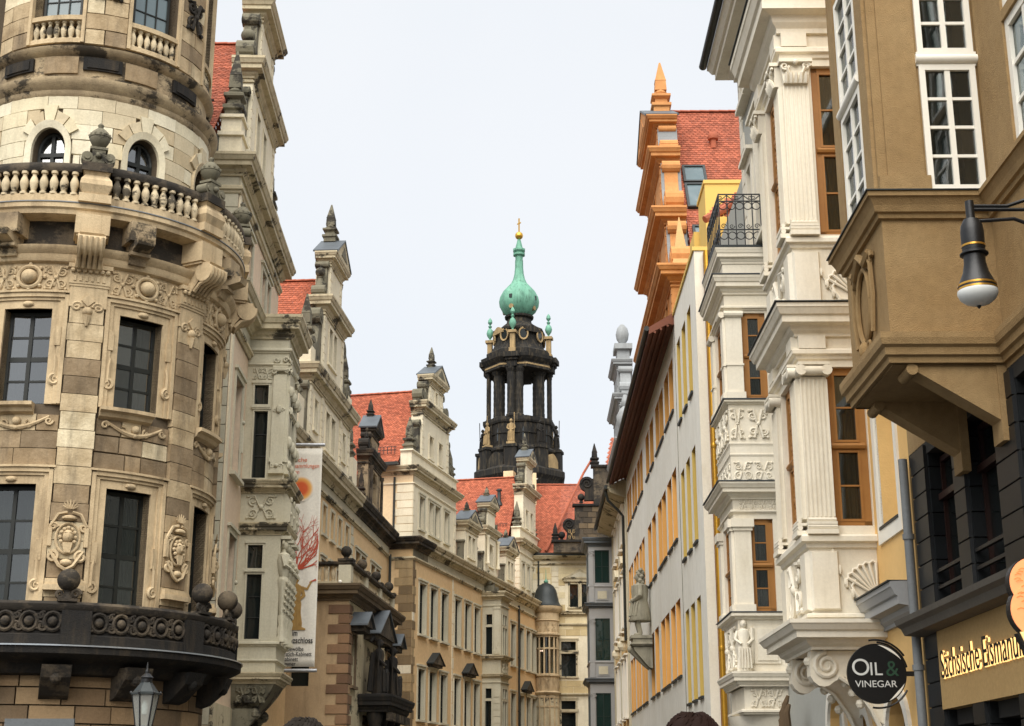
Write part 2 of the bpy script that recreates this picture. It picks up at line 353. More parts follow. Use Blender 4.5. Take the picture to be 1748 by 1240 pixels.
def relief(p, u0, u1, z0, z1, d, mat, seed=0, name='relief', kind='scroll', xf=None, tr=None, boss=True):
    """carved scrollwork standing proud of a panel"""
    rnd = random.Random(seed); m = MB(xf); w_, h = u1-u0, z1-z0; uc, zc = (u0+u1)/2, (z0+z1)/2; r = min(w_, h)*.21; tr = tr or r*.16
    k = .0 if xf is None else 0
    cols = max(1, int(round(w_/h))); cw = w_/cols
    for c in range(cols):
        cc = u0+cw*(c+.5)
        for sx in (-1, 1):
            for sz in (-1, 1):
                spiral(m, cc+sx*cw*.25, zc+sz*h*.25, min(cw, h)*.2, d, 1.5, sx*sz, rnd.random()*6, tr)
                m.tube([(cc+sx*cw*.06, d, zc+sz*h*.05), (cc+sx*cw*.2, d+tr*.5, zc+sz*h*.44), (cc+sx*cw*.44, d, zc+sz*h*.4)], [tr, tr*1.2, tr*.4], 5)
                m.ball((cc+sx*cw*.42, d, zc+sz*h*.43), tr*1.3, 6)
        if boss: m.ball((cc, d, zc), min(cw, h)*.11, 8)
    return m.build(name, mat, p, smooth=True)
def tiles(p, name, mat, org, ex, dn, width, length, tw=.17, te=.14, th=.022, clip=None, kind=None):
    """real roof tiles: org = ridge corner, ex = unit vector along the ridge, dn = unit vector down the slope (parent space)"""
    import mathutils
    V = mathutils.Vector; o = V(org); e = V(ex).normalized(); q = V(dn).normalized(); n = e.cross(q)
    if n.z < 0: n = -n
    rows = int(length/te); cols = int(width/tw); vs = []; fs = []
    for j in range(rows):
        off = tw/2 if j % 2 else 0
        for i in range(cols+1):
            a0 = max(0, i*tw-off+.004); a1 = min(width, (i+1)*tw-off-.004)
            if a1-a0 < .03: continue
            if clip and not clip((a0+a1)/2, (j+.5)*te): continue
            b0, b1 = j*te-.03, (j+1)*te+.012; l1 = th*(.85+.5*random.random()); x = len(vs); am = (a0+a1)/2
            A = o+e*a0+q*b0+n*.004; B = o+e*a1+q*b0+n*.004; C_ = o+e*a1+q*(b1-.03)+n*l1; D_ = o+e*a0+q*(b1-.03)+n*l1; E_ = o+e*am+q*b1+n*l1
            C2, D2, E2 = C_-n*l1, D_-n*l1, E_-n*l1
            vs += [A, B, C_, E_, D_, C2, E2, D2]
            fs += [(x, x+1, x+2, x+3, x+4), (x+4, x+3, x+6, x+7), (x+3, x+2, x+5, x+6)]
    me = bpy.data.meshes.new(name); me.from_pydata([tuple(v) for v in vs], [], fs); me.materials.append(mat); me.update()
    ob = link(name, me, p); ob['kind'] = 'stuff'; return ob
def ridge(p, org, ex, length, mat, r=.1, step=.38):
    import mathutils
    V = mathutils.Vector; o = V(org); e = V(ex).normalized()
    me = cached(('ridge', mat.name, r), lambda: MB().prismu([(r*1.0*cos(pi*i/6), r*.9*sin(pi*i/6)) for i in range(7)], 0, step*1.04).data('ridge_tile', mat))
    k = int(length/step); a = math.atan2(e.y, e.x)
    for i in range(k):
        ob = link('ridge_tile', me, p, tuple(o+e*(i*step))); ob.rotation_euler = (0, -math.asin(max(-1, min(1, e.z)))+.035, fcof(p).rz+a)
# ------------------------------------------------------------------ ground
def sheet(name, mat, x0, x1, y0, y1, z):
    m = bpy.data.meshes.new(name); m.from_pydata([(x0, y0, z), (x1, y0, z), (x1, y1, z), (x0, y1, z)], [], [(0, 1, 2, 3)]); m.materials.append(mat)
    o = bpy.data.objects.new(name, m); COL.objects.link(o); o['kind'] = 'structure'; return o
GROUND = M('ground_earth', (80, 76, 70), bump=.2); PAVE = M('dark_granite_setts', (62, 60, 57), (48, 46, 44), bump=.8, bs=9, rough=.6)  # unseen paving, darkened so less light bounces up onto the soffits
sheet('ground', GROUND, -1500, 1500, -1500, 2500, .1)
sheet('street', PAVE, -9.2, 6.2, -40, 130, .114)
# ------------------------------------------------------------------ round corner tower
R0 = 3.46
TW = thing('round_tower', 'round sandstone corner tower with two balconies and patchy dark blocks', 'tower', (-10.82, 34.86, 0), RAD(17.25))
def A(deg): return RAD(deg)*R0
def A2(c, off): return RAD(c)*R0+off*.0859       # an offset of about 86 mm of arc per unit
def XT(u, d, z): t = u/R0; return ((R0+d)*sin(t), -(R0+d)*cos(t), z)
ST = A(2.6)
def tb(): return MB(XT, ST)
WC = [-61.5, -19, 23.5, 66, 108.5]; PC = [-40.2, 2.3, 45, 87.5, 130]
def stone(u0, u1, d0, d1, z0, z1, mat, p=TW, ch=.012, name='stone'):
    m = MB(XT, None); k = 1 if u1-u0 < .7 else 2
    for i in range(k):
        pass
    if u1-u0 > .7: m.step = (u1-u0)/2.01
    m.box(u0, u1, d0, d1, z0, z1, ch if m.step is None else 0); return m.build(name, mat, p, recalc=True)
# core drums
core = tb(); hl = []
for c in WC:
    hl.append((A2(c, -6.3), A2(c, 6.3), 5.3, 8.22)); hl.append((A2(c, -6.3), A2(c, 6.3), 10.03, 12.25))
core.wall(A(-180), A(180), .1, 14.3, hl, d=-.02, rev=.5); core.build('core_wall', MORTAR, TW)
def ring(name, mat, pr, smooth=True): m = MB(); m.lathe(pr, n=120); return m.build(name, mat, TW, smooth)
# ground storey rustication
z = .2
for row in range(11):
    h = .37; off = random.random()*.4; u = A(-60)+off
    while u < A(128):
        l = random.uniform(.75, 1.05); stone(u, u+l-.03, -.03, .10+random.uniform(0, .015), z, z+h-.03, SANDR, ch=.03); u += l
    z += h
# windows of both storeys
def twindow(c, z0, z1, rows):
    u0, u1 = A2(c, -6.25), A2(c, 6.25); wd = 1.05; rr = R0-.36
    f = Fc(TW, (rr*sin(RAD(c))-wd/2*cos(RAD(c)), -rr*cos(RAD(c))-wd/2*sin(RAD(c)), 0), RAD(c))
    window(f, 0, wd, z0, z1, 0, 2, rows, DFRAME, GLR if z0 > 9 else GLT, fr=.08, bar=.05, each=True, split=rows//2)
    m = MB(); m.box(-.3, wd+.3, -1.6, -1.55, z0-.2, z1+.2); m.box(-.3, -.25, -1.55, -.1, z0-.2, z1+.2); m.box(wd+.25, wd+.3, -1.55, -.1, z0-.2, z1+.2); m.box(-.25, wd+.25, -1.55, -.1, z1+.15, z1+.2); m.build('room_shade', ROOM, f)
    for s in (0, 1):                                            # curtains drawn to the sides
        m = MB(); n = 14; x0, x1 = (-.05, wd*.34) if s == 0 else (wd*.66, wd+.05)
        vs = [(x0+(x1-x0)*i/n, -.28+.035*sin(i*1.9), zz) for i in range(n+1) for zz in (z0-.1, z1+.1)]
        m.add(vs, [(2*i, 2*i+2, 2*i+3, 2*i+1) for i in range(n)]); m.build('curtain', CURT, f)
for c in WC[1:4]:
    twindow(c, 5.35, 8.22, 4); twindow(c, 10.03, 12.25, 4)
for c in WC:
    for z0, z1, sill in ((4.9, 8.22, 0), (10.03, 12.25, 1)):
        m = tb()
        for s in (-1, 1):
            e = sorted((A2(c, s*6.3), A2(c, s*8.2))); m.box(e[0], e[1], -.3, .035, z0, z1)
            e = sorted((A2(c, s*8.2), A2(c, s*9.3))); m.box(e[0], e[1], -.05, .075, z0, z1+.19)
            e = sorted((A2(c, s*9.3), A2(c, s*10.3))); m.box(e[0], e[1], -.05, .12, z0, z1+.33)
        m.box(A2(c, -8.2), A2(c, 8.2), -.3, .035, z1, z1+.19); m.box(A2(c, -9.3), A2(c, 9.3), -.05, .075, z1+.19, z1+.26); m.box(A2(c, -9.3), A2(c, 9.3), -.05, .12, z1+.26, z1+.36); m.box(A2(c, -10.8), A2(c, 10.8), -.05, .16, z1+.36, z1+.41)
        m.build('window_surround', SANDT, TW)
        k = tb(); k.ball((A(c), .05, z1+.1), .07, 8, sx=1.9); k.build('head_boss', SANDT, TW, True)
        for s in (-1, 1):
            q = tb(); spiral(q, A2(c, s*8.4), z0+(.55 if sill else 1.1), .13, .07, 1.4, s, pi/2, .045); q.tube([(A2(c, s*8.4), .06, z0+(.6 if sill else 1.15)), (A2(c, s*8.3), .08, z0+(1. if sill else 1.6)), (A2(c, s*8.0), .06, z0+(1.15 if sill else 1.75))], [.05, .04, .03], 5); q.build('scroll_ornament', SANDT, TW, True)
            q = tb(); q.box(A2(c, s*8.3)-.06, A2(c, s*8.3)+.06, .03, .09, z0+1.35+(.3 if not sill else 0), z0+1.8+(.3 if not sill else 0)); q.build('guttae_ornament', SANDT, TW)
        if sill:
            q = tb(); q.sweep([(A2(c, -9.9)+i*A(19.8)/10, 0) for i in range(11)], [(0, 9.76), (.16, 9.82), (.2, 9.9), (.3, 9.94), (.3, 10.02), (0, 10.03)]); q.build('window_sill', SANDT, TW)
            q = tb()
            q.tube([(A2(c, x*8), .05, 9.74-.26*cos(x*pi/2)) for x in [i/8-1 for i in range(17)]], [.03+.03*(1-abs(i/8-1)) for i in range(17)], 6)
            q.ball((A(c), .07, 9.62), .1, 10); q.ball((A(c), .07, 9.47), .06, 8)
            for s in (-1, 1): spiral(q, A2(c, s*8), 9.64, .09, .06, 1.3, -s, 0, .035); spiral(q, A2(c, s*3.2), 9.56, .1, .06, 1.2, s, 2, .03)
            q.build('sill_apron', SANDT, TW, True)
# piers of alternating blocks, field ashlar
for c in PC:
    z = 4.95; i = 0
    while z < 12.2:
        h = .41; w_ = 4.25 if i % 2 else 4.5
        stone(A2(c, -w_), A2(c, w_)-.014, -.02, .14, z, z+h-.016, SAND, ch=.02); z += h; i += 1
    m = tb(); m.box(A2(c, -4.9), A2(c, 4.9), -.02, .18, 12.78, 12.84); m.box(A2(c, -4.6), A2(c, 4.6), -.02, .16, 12.3, 12.78); m.box(A2(c, -5.3), A2(c, 5.3), -.02, .27, 13.2, 13.3); m.box(A2(c, -5), A2(c, 5), -.02, .2, 12.84, 13.2); m.build('pier_capital', SANDT, TW)
    m = tb()
    for i in range(7): m.ball((A2(c, -4.2+1.4*i), .24, 13.14), .055, 7)
    for i in range(6): m.box(A2(c, -4+1.4*i), A2(c, -3.3+1.4*i), .2, .225, 12.9, 13.02)
    m.ball((A(c), .16, 12.2), .11, 8); spiral(m, A2(c, -2.6), 12.3, .12, .15, 1.4, 1, 0, .04); spiral(m, A2(c, 2.6), 12.3, .12, .15, 1.4, -1, pi, .04); m.tube([(A(c), .17, 12.1), (A(c), .17, 11.85)], [.1, .03], 6); m.prism([(A(c)-.14, 12.45), (A(c), 12.6), (A(c)+.14, 12.45), (A(c), 12.3)], .14, .2)
    m.build('capital_ornament', SANDT, TW, True)
    # bearded mask cartouche of the lower storey
    m = tb(); zc = 7.05
    m.box(A2(c, -4.7), A2(c, 4.7), .1, .3, 5.9, 6.02); m.box(A2(c, -4.4), A2(c, 4.4), .1, .25, 6.02, 6.12); m.build('pier_moulding', SANDT, TW)
    m = tb(); m.box(A2(c, -4.9), A2(c, 4.9), .1, .22, 5.3, 5.4); m.build('pier_moulding', SANDT, TW)
    m = tb(); m.ball((A(c), .19, zc+.02), .115, 12, sz=1.3); m.ball((A(c), .29, zc), .026, 6, sz=1.7); m.tube([(A(c)+.24*cos(t), .17, zc-.02+.33*sin(t)) for t in [2*pi*i/20 for i in range(21)]], .03, 6)
    for i in range(12): t = 2*pi*i/12; m.ball((A(c)+.15*cos(t), .2+.02*(i % 2), zc+.0+.2*sin(t)), .045, 6)
    for i in range(6): m.tube([(A(c)-.08+.032*i, .23, zc-.12), (A(c)-.05+.02*i, .25, zc-.34)], [.03, .012], 5)
    for s in (-1, 1):
        m.ball((A(c)+s*.045, .275, zc+.055), .02, 6); m.tube([(A(c)+s*.02, .28, zc+.09), (A(c)+s*.075, .27, zc+.1)], .014, 5)
        spiral(m, A(c)+s*.28, zc-.42, .12, .18, 1.6, s, pi/2, .045); spiral(m, A(c)+s*.3, zc+.22, .09, .18, 1.4, -s, 0, .04)
        m.box(A(c)+s*.36-.04, A(c)+s*.36+.04, .13, .22, zc-.2, zc+.2); m.tube([(A(c)+s*.36, .18, zc+.24), (A(c)+s*.22, .2, zc+.5), (A(c)+s*.05, .2, zc+.55)], .035, 5); m.tube([(A(c)+s*.33, .18, zc-.3), (A(c)+s*.14, .22, zc-.62), (A(c), .2, zc-.7)], .04, 5)
    for i in range(7): a = pi*i/6; m.tube([(A(c)+.05*cos(a), .2, zc+.62), (A(c)+.15*cos(a), .22, zc+.68+.14*sin(a))], [.03, .012], 5)
    m.ball((A(c), .2, zc+.42), .1, 8, sx=1.6, sz=.6); m.ball((A(c), .2, zc-.55), .08, 8, sx=1.5); m.build('mask_cartouche', SANDT, TW, True)
for i in range(4):
    a, b = PC[i]+6.4, PC[i+1]-6.4
    for j, z in enumerate((8.64, 9.03, 9.42)):
        n = random.choice((2, 3)); cut = [a]+sorted(a+(b-a)*((k+1)/n+random.uniform(-.08, .08)) for k in range(n-1))+[b]
        for e, g_ in zip(cut, cut[1:]): stone(A(e)+.008, A(g_)-.008, -.02, random.uniform(.03, .045), z, z+.375, SAND)
    for e, g_ in ((a, WC[i+1]-10.4), (WC[i+1]+10.4, b)):
        for z in (9.81,) : pass
# frieze with round bosses
ring('frieze_band', SANDT, [(R0+.02, 12.6), (R0+.1, 12.62), (R0+.1, 13.3), (R0+.2, 13.34), (R0+.24, 13.42), (R0+.24, 13.5), (R0+.34, 13.6), (R0+.36, 13.68), (R0+.1, 13.72), (R0, 13.8)])
for c in WC[1:4]:
    q = tb(); zc = 12.97
    q.ball((A(c), .16, zc), .17, 14); q.tube([(A(c)+.25*cos(t), .14, zc+.25*sin(t)) for t in [2*pi*i/16 for i in range(17)]], .045, 6)
    for i in range(8): t = 2*pi*i/8; q.ball((A(c)+.33*cos(t), .13, zc+.3*sin(t)), .05, 6)
    q.build('frieze_rosette', SANDT, TW, True)
    for s in (-1, 1): relief(TW, A2(c, s*6.6)-.26, A2(c, s*6.6)+.26, 12.66, 13.26, .11, SANDT, int(c*3)+s, 'frieze_scroll', xf=XT, tr=.03)
# upper balcony
ring('balcony_slab', SANDT, [(R0+0, 14.360), (R0+0.445, 14.400), (R0+0.466, 14.500), (R0+0.518, 14.540), (R0+0.518, 14.650), (R0+0, 14.670)])
ring('slab_flashing', ZINC, [(R0+0.508, 14.655), (R0+0.538, 14.655), (R0+0.538, 14.680), (R0+0.382, 14.690)])
ring('balcony_plinth', SANDT, [(R0+0.331, 14.680), (R0+0.458, 14.680), (R0+0.458, 14.880), (R0+0.339, 14.880)])
ring('balcony_rail', SANDD, [(R0+0.339, 15.440), (R0+0.458, 15.440), (R0+0.483, 15.500), (R0+0.483, 15.580), (R0+0.445, 15.650), (R0+0.339, 15.650), (R0+0.331, 15.480)])
ring('soffit_wall', SANDD, [(R0-.05, 13.780), (R0+0.03, 13.800), (R0+0.03, 14.380)])
bal = cached('baluster', lambda: MB().lathe([(.085, 0), (.085, .05), (.05, .07), (.06, .1), (.095, .22), (.1, .3), (.075, .38), (.045, .45), (.05, .48), (.08, .5), (.08, .56)], n=12).data('baluster', M('baluster_stone', (206, 190, 158), (172, 152, 120), streak=.35, rnd=.15, crust=.12), True))
PED = [-43, 1.4, 45.5, 89, 132]
for a, b in zip(PED, PED[1:]):
    for i in range(10):
        t = RAD(a+7+(b-a-14)*i/9); link('baluster', bal, TW, ((R0+0.398)*sin(t), -(R0+0.398)*cos(t), 14.880), rz=t)
for c in PED:
    t = RAD(c); f = Fc(TW, ((R0+0.403)*sin(t), -(R0+0.403)*cos(t), 0), t)
    m = MB(); m.box(-.36, .36, -.2, .22, 14.680, 14.880)
    m.sweep([(-.27, -.2), (-.27, .17), (.27, .17), (.27, -.2)], [(0, 14.880), (.02, 14.930), (.09, 15.100), (.07, 15.220), (-.02, 15.360), (.03, 15.440), (-.3, 15.440), (-.3, 14.880)]); m.build('balcony_pedestal', SANDT, f)
    m = MB(); m.box(-.34, .34, -.22, .24, 15.440, 15.650); m.build('pedestal_cap', SANDD, f)
    m = MB()
    for s in (-1, 1):
        for r, e in ((.13, .2), (.07, .23)): m.prism([(s*.25+r*cos(2*pi*i/12), 15.790+r*sin(2*pi*i/12)) for i in range(12)], -.1, e)
    m.box(-.15, .15, -.12, .18, 15.650, 16.000); m.box(-.2, .2, -.15, .2, 16.000, 16.060); m.ball((0, .2, 15.840), .08, 8)
    m.lathe([(.1, 16.060), (.08, 16.100), (.17, 16.180), (.235, 16.300), (.235, 16.340), (.25, 16.350), (.25, 16.380), (.2, 16.480), (.1, 16.580), (.05, 16.600), (.06, 16.630), (.07, 16.680), (.03, 16.730), (.001, 16.740)], n=16)
    for i in range(12): t2 = 2*pi*i/12; m.ball((.235*cos(t2), .235*sin(t2), 16.400), .035, 5)
    m.build('urn_finial', GREYST, f, True)
    # great scrolled bracket below
    f2 = Fc(TW, (R0*sin(t), -R0*cos(t), 0), t)
    m = MB(); m.box(-.38, .38, -.1, .62, 13.900, 14.380); m.box(-.34, .34, -.1, .58, 13.840, 13.900)
    for dd, zz, r in ((.62, 13.630, .24), (.2, 13.280, .14)): m.prismu([(dd+r*cos(2*pi*i/16), zz+r*sin(2*pi*i/16)) for i in range(16)], -.3, .3)
    m.prismu([(-.1, 13.860), (.8, 13.860), (.5, 13.480), (.26, 13.180), (-.1, 13.130)], -.27, .27)
    for i in range(5): m.tube([(-.24+.12*i, .86*1.0-.0, 13.740), (-.24+.12*i, .85, 13.580), (-.24+.12*i, .72, 13.430), (-.24+.12*i, .5, 13.360), (-.24+.12*i, .34, 13.180)], .05, 6)
    m.build('balcony_bracket', SANDT, f2, True)
    for s in (-1, 1):
        tt = RAD(c+s*16.500)
        if s > 0 or c == PED[0]:
            f3 = Fc(TW, (R0*sin(tt), -R0*cos(tt), 0), tt); m = MB(); m.box(-.3, .3, -.1, .58, 13.920, 14.380); m.prismu([(-.1, 13.920), (.85, 13.920), (.8, 13.780), (.4, 13.680), (.3, 13.430), (-.1, 13.380)], -.2, .2); m.box(-.24, .24, -.1, .5, 13.600, 13.680); m.build('small_bracket', SANDM, f3)
# lower balcony: sooty pierced parapet with balls
ring('lower_slab', SOOT, [(R0, 4.1), (R0+0.343, 4.15), (R0+0.48, 4.35), (R0+0.824, 4.45), (R0+0.95, 4.52), (R0+0.959, 4.66), (R0, 4.7)])
ring('lower_flashing', M('wet_zinc', (176, 182, 186), rough=.25, metal=.6, bump=0), [(R0+0.95, 4.665), (R0+0.994, 4.665), (R0+0.994, 4.695), (R0+0.686, 4.72)])
ring('parapet_wall', SOOT, [(R0+0.652, 4.7), (R0+0.824, 4.7), (R0+0.824, 4.9), (R0+0.755, 4.94), (R0+0.755, 5.42), (R0+0.686, 5.42), (R0+0.686, 4.7)])
ring('parapet_rail', SANDD, [(R0+0.618, 5.4), (R0+0.796, 5.4), (R0+0.838, 5.46), (R0+0.851, 5.54), (R0+0.796, 5.6), (R0+0.618, 5.6)])
XP = lambda u, d, z: ((R0+0.755+d)*sin(u/(R0+0.755)), -(R0+0.755+d)*cos(u/(R0+0.755)), z)
for i in range(24):
    a = -45+i*6.4; u = RAD(a)*(R0+0.755); q = MB(XP)
    if i % 6 == 2:
        q.box(u-.3, u+.3, -.05, .1, 4.72, 5.42); q.build('parapet_pier', SOOT, TW); continue
    q.ball((u, .04, 5.18), .1, 8); q.tube([(u+.17*cos(t), .03, 5.18+.19*sin(t)) for t in [2*pi*j/12 for j in range(13)]], .04, 5)
    for s in (-1, 1): spiral(q, u+s*.2, 5.08, .1, .03, 1.3, s, 0, .035); spiral(q, u+s*.2, 5.3, .08, .03, 1.2, -s, 1, .03)
    q.build('parapet_scrollwork', SANDD, TW, True)
for c in (3.3, 49, 67, 92, -42):
    t = RAD(c); f = Fc(TW, ((R0+0.728)*sin(t), -(R0+0.728)*cos(t), 0), t); m = MB(); m.box(-.2, .2, -.14, .14, 5.6, 5.66)
    for s in (-1, 1): spiral(m, s*.16, 5.76, .1, .05, 1.3, s, 0, .05)
    m.lathe([(.12, 5.66), (.08, 5.8), (.1, 5.84)], n=10); m.ball((0, 0, 6.06), .24, 18); m.build('ball_finial', SANDD, f, True)
for c in (-22, 2, 26, 48, 72):
    t = RAD(c); f = Fc(TW, (R0*sin(t), -R0*cos(t), 0), t); m = MB(); m.prismu([(0, 4.3), (.8, 4.3), (.7, 4.05), (.3, 3.7), (0, 3.6)], -.3, .3); m.ball((0, .62, 4.05), .14, 10); m.build('lower_bracket', SANDD if c < 40 else SOOT, f)
# upper drum with arched windows
R1 = 2.86
ud = tb(); D1 = R1-R0; AW = [-21.6, 23.5, 66, 109, -65]
ud.wall(A(-180), A(180), 14.2, 18.1, [(A2(c, -5.4), A2(c, 5.4), 14.6, 17.0) for c in AW], d=D1-.015, rev=.5)
for c in AW: ud.arch(A2(c, -5.4), A2(c, 5.4), 16.45, 17.0, D1-.015, .5)
ud.build('upper_drum', MORTAR, TW)
zz = 14.35
while zz < 17.9:
    h = .395; edges = []; off = random.random()*8
    c0 = -70+off
    while c0 < 130:
        l = random.uniform(14, 21); a, b = c0, min(c0+l, 131); c0 += l
        segs = [(a, b)]
        for c in AW:
            hw = 11.8 if zz < 16.2 else (10.8 if zz < 16.6 else (9 if zz < 16.95 else (5.4 if zz < 17.2 else 0)))
            if not hw: continue
            nx = []
            for p_, q_ in segs:
                if q_ <= c-hw or p_ >= c+hw: nx.append((p_, q_))
                else:
                    if p_ < c-hw: nx.append((p_, c-hw))
                    if q_ > c+hw: nx.append((c+hw, q_))
            segs = nx
        for p_, q_ in segs:
            if q_-p_ > 1.0: stone(A(p_)+.007, A(q_)-.007, D1-.02, D1+random.uniform(.035, .045), zz, min(zz+h, 17.88)-.014, SANDL)
    zz += h
def archsurround(c):
    q = MB(XT); n = 16; uc = A(c)
    def arc(ru, rz, zc, k): return [(uc-ru*cos(pi*i/k), zc+rz*sin(pi*i/k)) for i in range(k+1)]
    a1 = [(uc-.49, 14.4)]+arc(.49, .55, 16.45, n)+[(uc+.49, 14.4)]; a2 = [(uc-.66, 14.4)]+arc(.66, .73, 16.45, n)+[(uc+.66, 14.4)]
    for (a, b, dd) in ((a1, a2, .07),):
        vs = [(x, D1-.3, y) for x, y in a]+[(x, D1+dd, y) for x, y in a]+[(x, D1+dd+.05, y) for x, y in b]+[(x, D1, y) for x, y in b]; k = len(a)
        q.add(vs, [(r*k+i, r*k+i+1, (r+1)*k+i+1, (r+1)*k+i) for r in range(3) for i in range(k-1)])
    q.build('arch_surround', SANDL, TW)
    for j in range(-3, 4):                                     # wedge stones over the arch
        a = pi/2-j*.42; a_, b_ = a-.19, a+.19; r1, r2 = .68, (1.08 if j == 0 else .95); q = MB(XT)
        if abs(j) == 3: continue
        P_ = [(uc+r1*cos(a_), 16.45+r1*1.08*sin(a_)), (uc+r2*cos(a_), 16.45+r2*1.05*sin(a_)), (uc+r2*cos(b_), 16.45+r2*1.05*sin(b_)), (uc+r1*cos(b_), 16.45+r1*1.08*sin(b_))]
        q.prism(P_, D1-.02, D1+.1); q.build('keystone' if j == 0 else 'voussoir', SANDL, TW)
    rr = R1-.3; wd = .74; f = Fc(TW, (rr*sin(RAD(c))-wd/2*cos(RAD(c)), -rr*cos(RAD(c))-wd/2*sin(RAD(c)), 0), RAD(c))
    m = MB(); m.box(0, .09, 0, .07, 14.5, 16.45); m.box(wd-.09, wd, 0, .07, 14.5, 16.45); m.box(wd/2-.04, wd/2+.04, 0, .06, 14.5, 16.95); m.box(.0, wd, .0, .065, 16.36, 16.46); m.box(0, wd, 0, .05, 15.4, 15.46)
    m.tube([(wd/2-wd*.46*cos(pi*i/12), .03, 16.45+.5*sin(pi*i/12)) for i in range(13)], .05, 6)
    o = m.build('arched_window', DFRAME, f); link('pane', cached('archpane', lambda: MB().box(.02, wd-.02, -.01, 0, 14.5, 17.0).data('pane', GLR)), o)
for c in AW[:4]: archsurround(c)
ring('upper_cornice', SANDM, [(R1-.02, 17.72), (R1+.05, 17.86), (R1+.08, 17.9), (R1+.08, 17.98), (R1+.2, 18.1), (R1+.24, 18.2), (R1+.24, 18.26), (R1-.1, 18.36)])
R2 = 2.76
ring('attic_band', SANDM, [(R2, 18.3), (R2, 18.98), (R2+.06, 19.02), (R2+.16, 19.10), (R2+.18, 19.18), (R2-.2, 19.28)])
for c in (-44, .4, 47.8, 93):
    q = tb(); q.box(A2(c, -6.6), A2(c, 6.6), R2-R0-.02, R2-R0+.07, 18.6, 18.94); q.build('dark_panel', SOOT, TW); q = tb(); q.box(A2(c, -5.2), A2(c, 5.2), R2-R0+.07, R2-R0+.1, 18.65, 18.89); q.build('panel_field', SOOT, TW)
for c in range(-60, 130, 20):
    if not any(abs(c-e) < 17 for e in (-44, .4, 47.8, 93)): stone(A2(c, -6), A2(c, 6), R2-R0-.02, R2-R0+.05, 18.5, 18.94, SAND)
R3 = 2.78; D3 = R3-R0; TC = [-75, -24.6, 25.8, 76, 126]
td = tb(); td.wall(A(-180), A(180), 19.220, 23.820, [(A2(c, -9.3), A2(c, 9.3), 19.420, 23.120) for c in TC], d=D3-.02, rev=.6); td.build('top_drum', MORTAR, TW)
zz = 19.300; i = 0
while zz < 23.520:
    for a, b in zip(TC, TC[1:]):
        p_, q_ = a+15, b-15; cut = [p_, q_] if i % 2 else [p_, p_+(q_-p_)*random.uniform(.4, .6), q_]
        for e, g_ in zip(cut, cut[1:]): stone(A(e)+.008, A(g_)-.008, D3-.02, D3+.05, zz, zz+.405, SAND)
    zz += .42; i += 1
for c in TC[1:4]:
    q = tb()
    for s in (-1, 1):
        e = sorted((A2(c, s*9.3), A2(c, s*10.5))); q.box(e[0], e[1], D3-.3, D3+.09, 19.320, 23)
    q.box(A2(c, -9.3), A2(c, 9.3), D3-.3, D3+.06, 19.940, 20.060); q.box(A2(c, -9.3), A2(c, 9.3), D3-.3, D3+.05, 19.320, 19.440); q.build('window_jambs', SANDT, TW)
    for i in range(7):
        t = RAD(c-11.5+3.83*i); link('baluster', bal, TW, ((R3-.06)*sin(t), -(R3-.06)*cos(t), 19.440), rz=t, sc=(.8, .8, .9))
    wd = 1.0; rr = R3-.36; f = Fc(TW, (rr*sin(RAD(c))-wd/2*cos(RAD(c)), -rr*cos(RAD(c))-wd/2*sin(RAD(c)), 0), RAD(c))
    window(f, 0, wd, 19.970, 23.120, 0, 3, 5, DFRAME, GLSKY, fr=.06, bar=.03, each=False); MB().box(0, wd, -.2, -.15, 19.320, 19.970).build('back_panel', SANDT, f)
for c in (.5, 51):
    relief(TW, A2(c, -5), A2(c, 5), 20.520, 21.420, D3+.07, SANDD, 4, 'carved_trophy', xf=XT, tr=.05)
ring('top_cornice', SANDT, [(R3, 23.520), (R3+.1, 23.570), (R3+.3, 23.770), (R3+.3, 23.920), (R3-.3, 24.020), (.05, 25.5), (.001, 25.5)])
# ------------------------------------------------------------------ facade helpers
RL1, RL2, RB3, RW = RAD(91.494), RAD(85.263), RAD(75.832), RAD(-90.5935)
def surround(p, u0, u1, z0, z1, w_, d, mat, sill=.0, head=.0, name='window_surround', dd=0.):
    m = MB(); m.box(u0-w_, u0, dd-.02, dd+d, z0, z1); m.box(u1, u1+w_, dd-.02, dd+d, z0, z1); m.box(u0-w_, u1+w_, dd-.02, dd+d+.003, z1, z1+w_*1.1)
    if head: m.box(u0-w_*1.6, u1+w_*1.6, dd-.02, dd+d+head, z1+w_*1.1, z1+w_*1.1+.09)
    if sill: m.box(u0-w_*1.4, u1+w_*1.4, dd-.02, dd+d+sill, z0-.1, z0)
    return m.build(name, mat, p)
def quoins(p, u0, u1, z0, z1, d, mat, h=.3, left=True, alt=.14, th=.03, name='quoin'):
    n = int((z1-z0)/h); hh = (z1-z0)/n
    for i in range(n):
        a = alt if i % 2 else 0; e0, e1 = (u0, u1+a) if left else (u0-a, u1)
        me = cached(('q', round(e1-e0, 3), round(hh, 3), th, mat.name), lambda: MB().box(0, e1-e0, -.05, th, .008, hh-.008, .008).data(name, mat))
        link(name, me, p, (e0, -d, z0+i*hh))
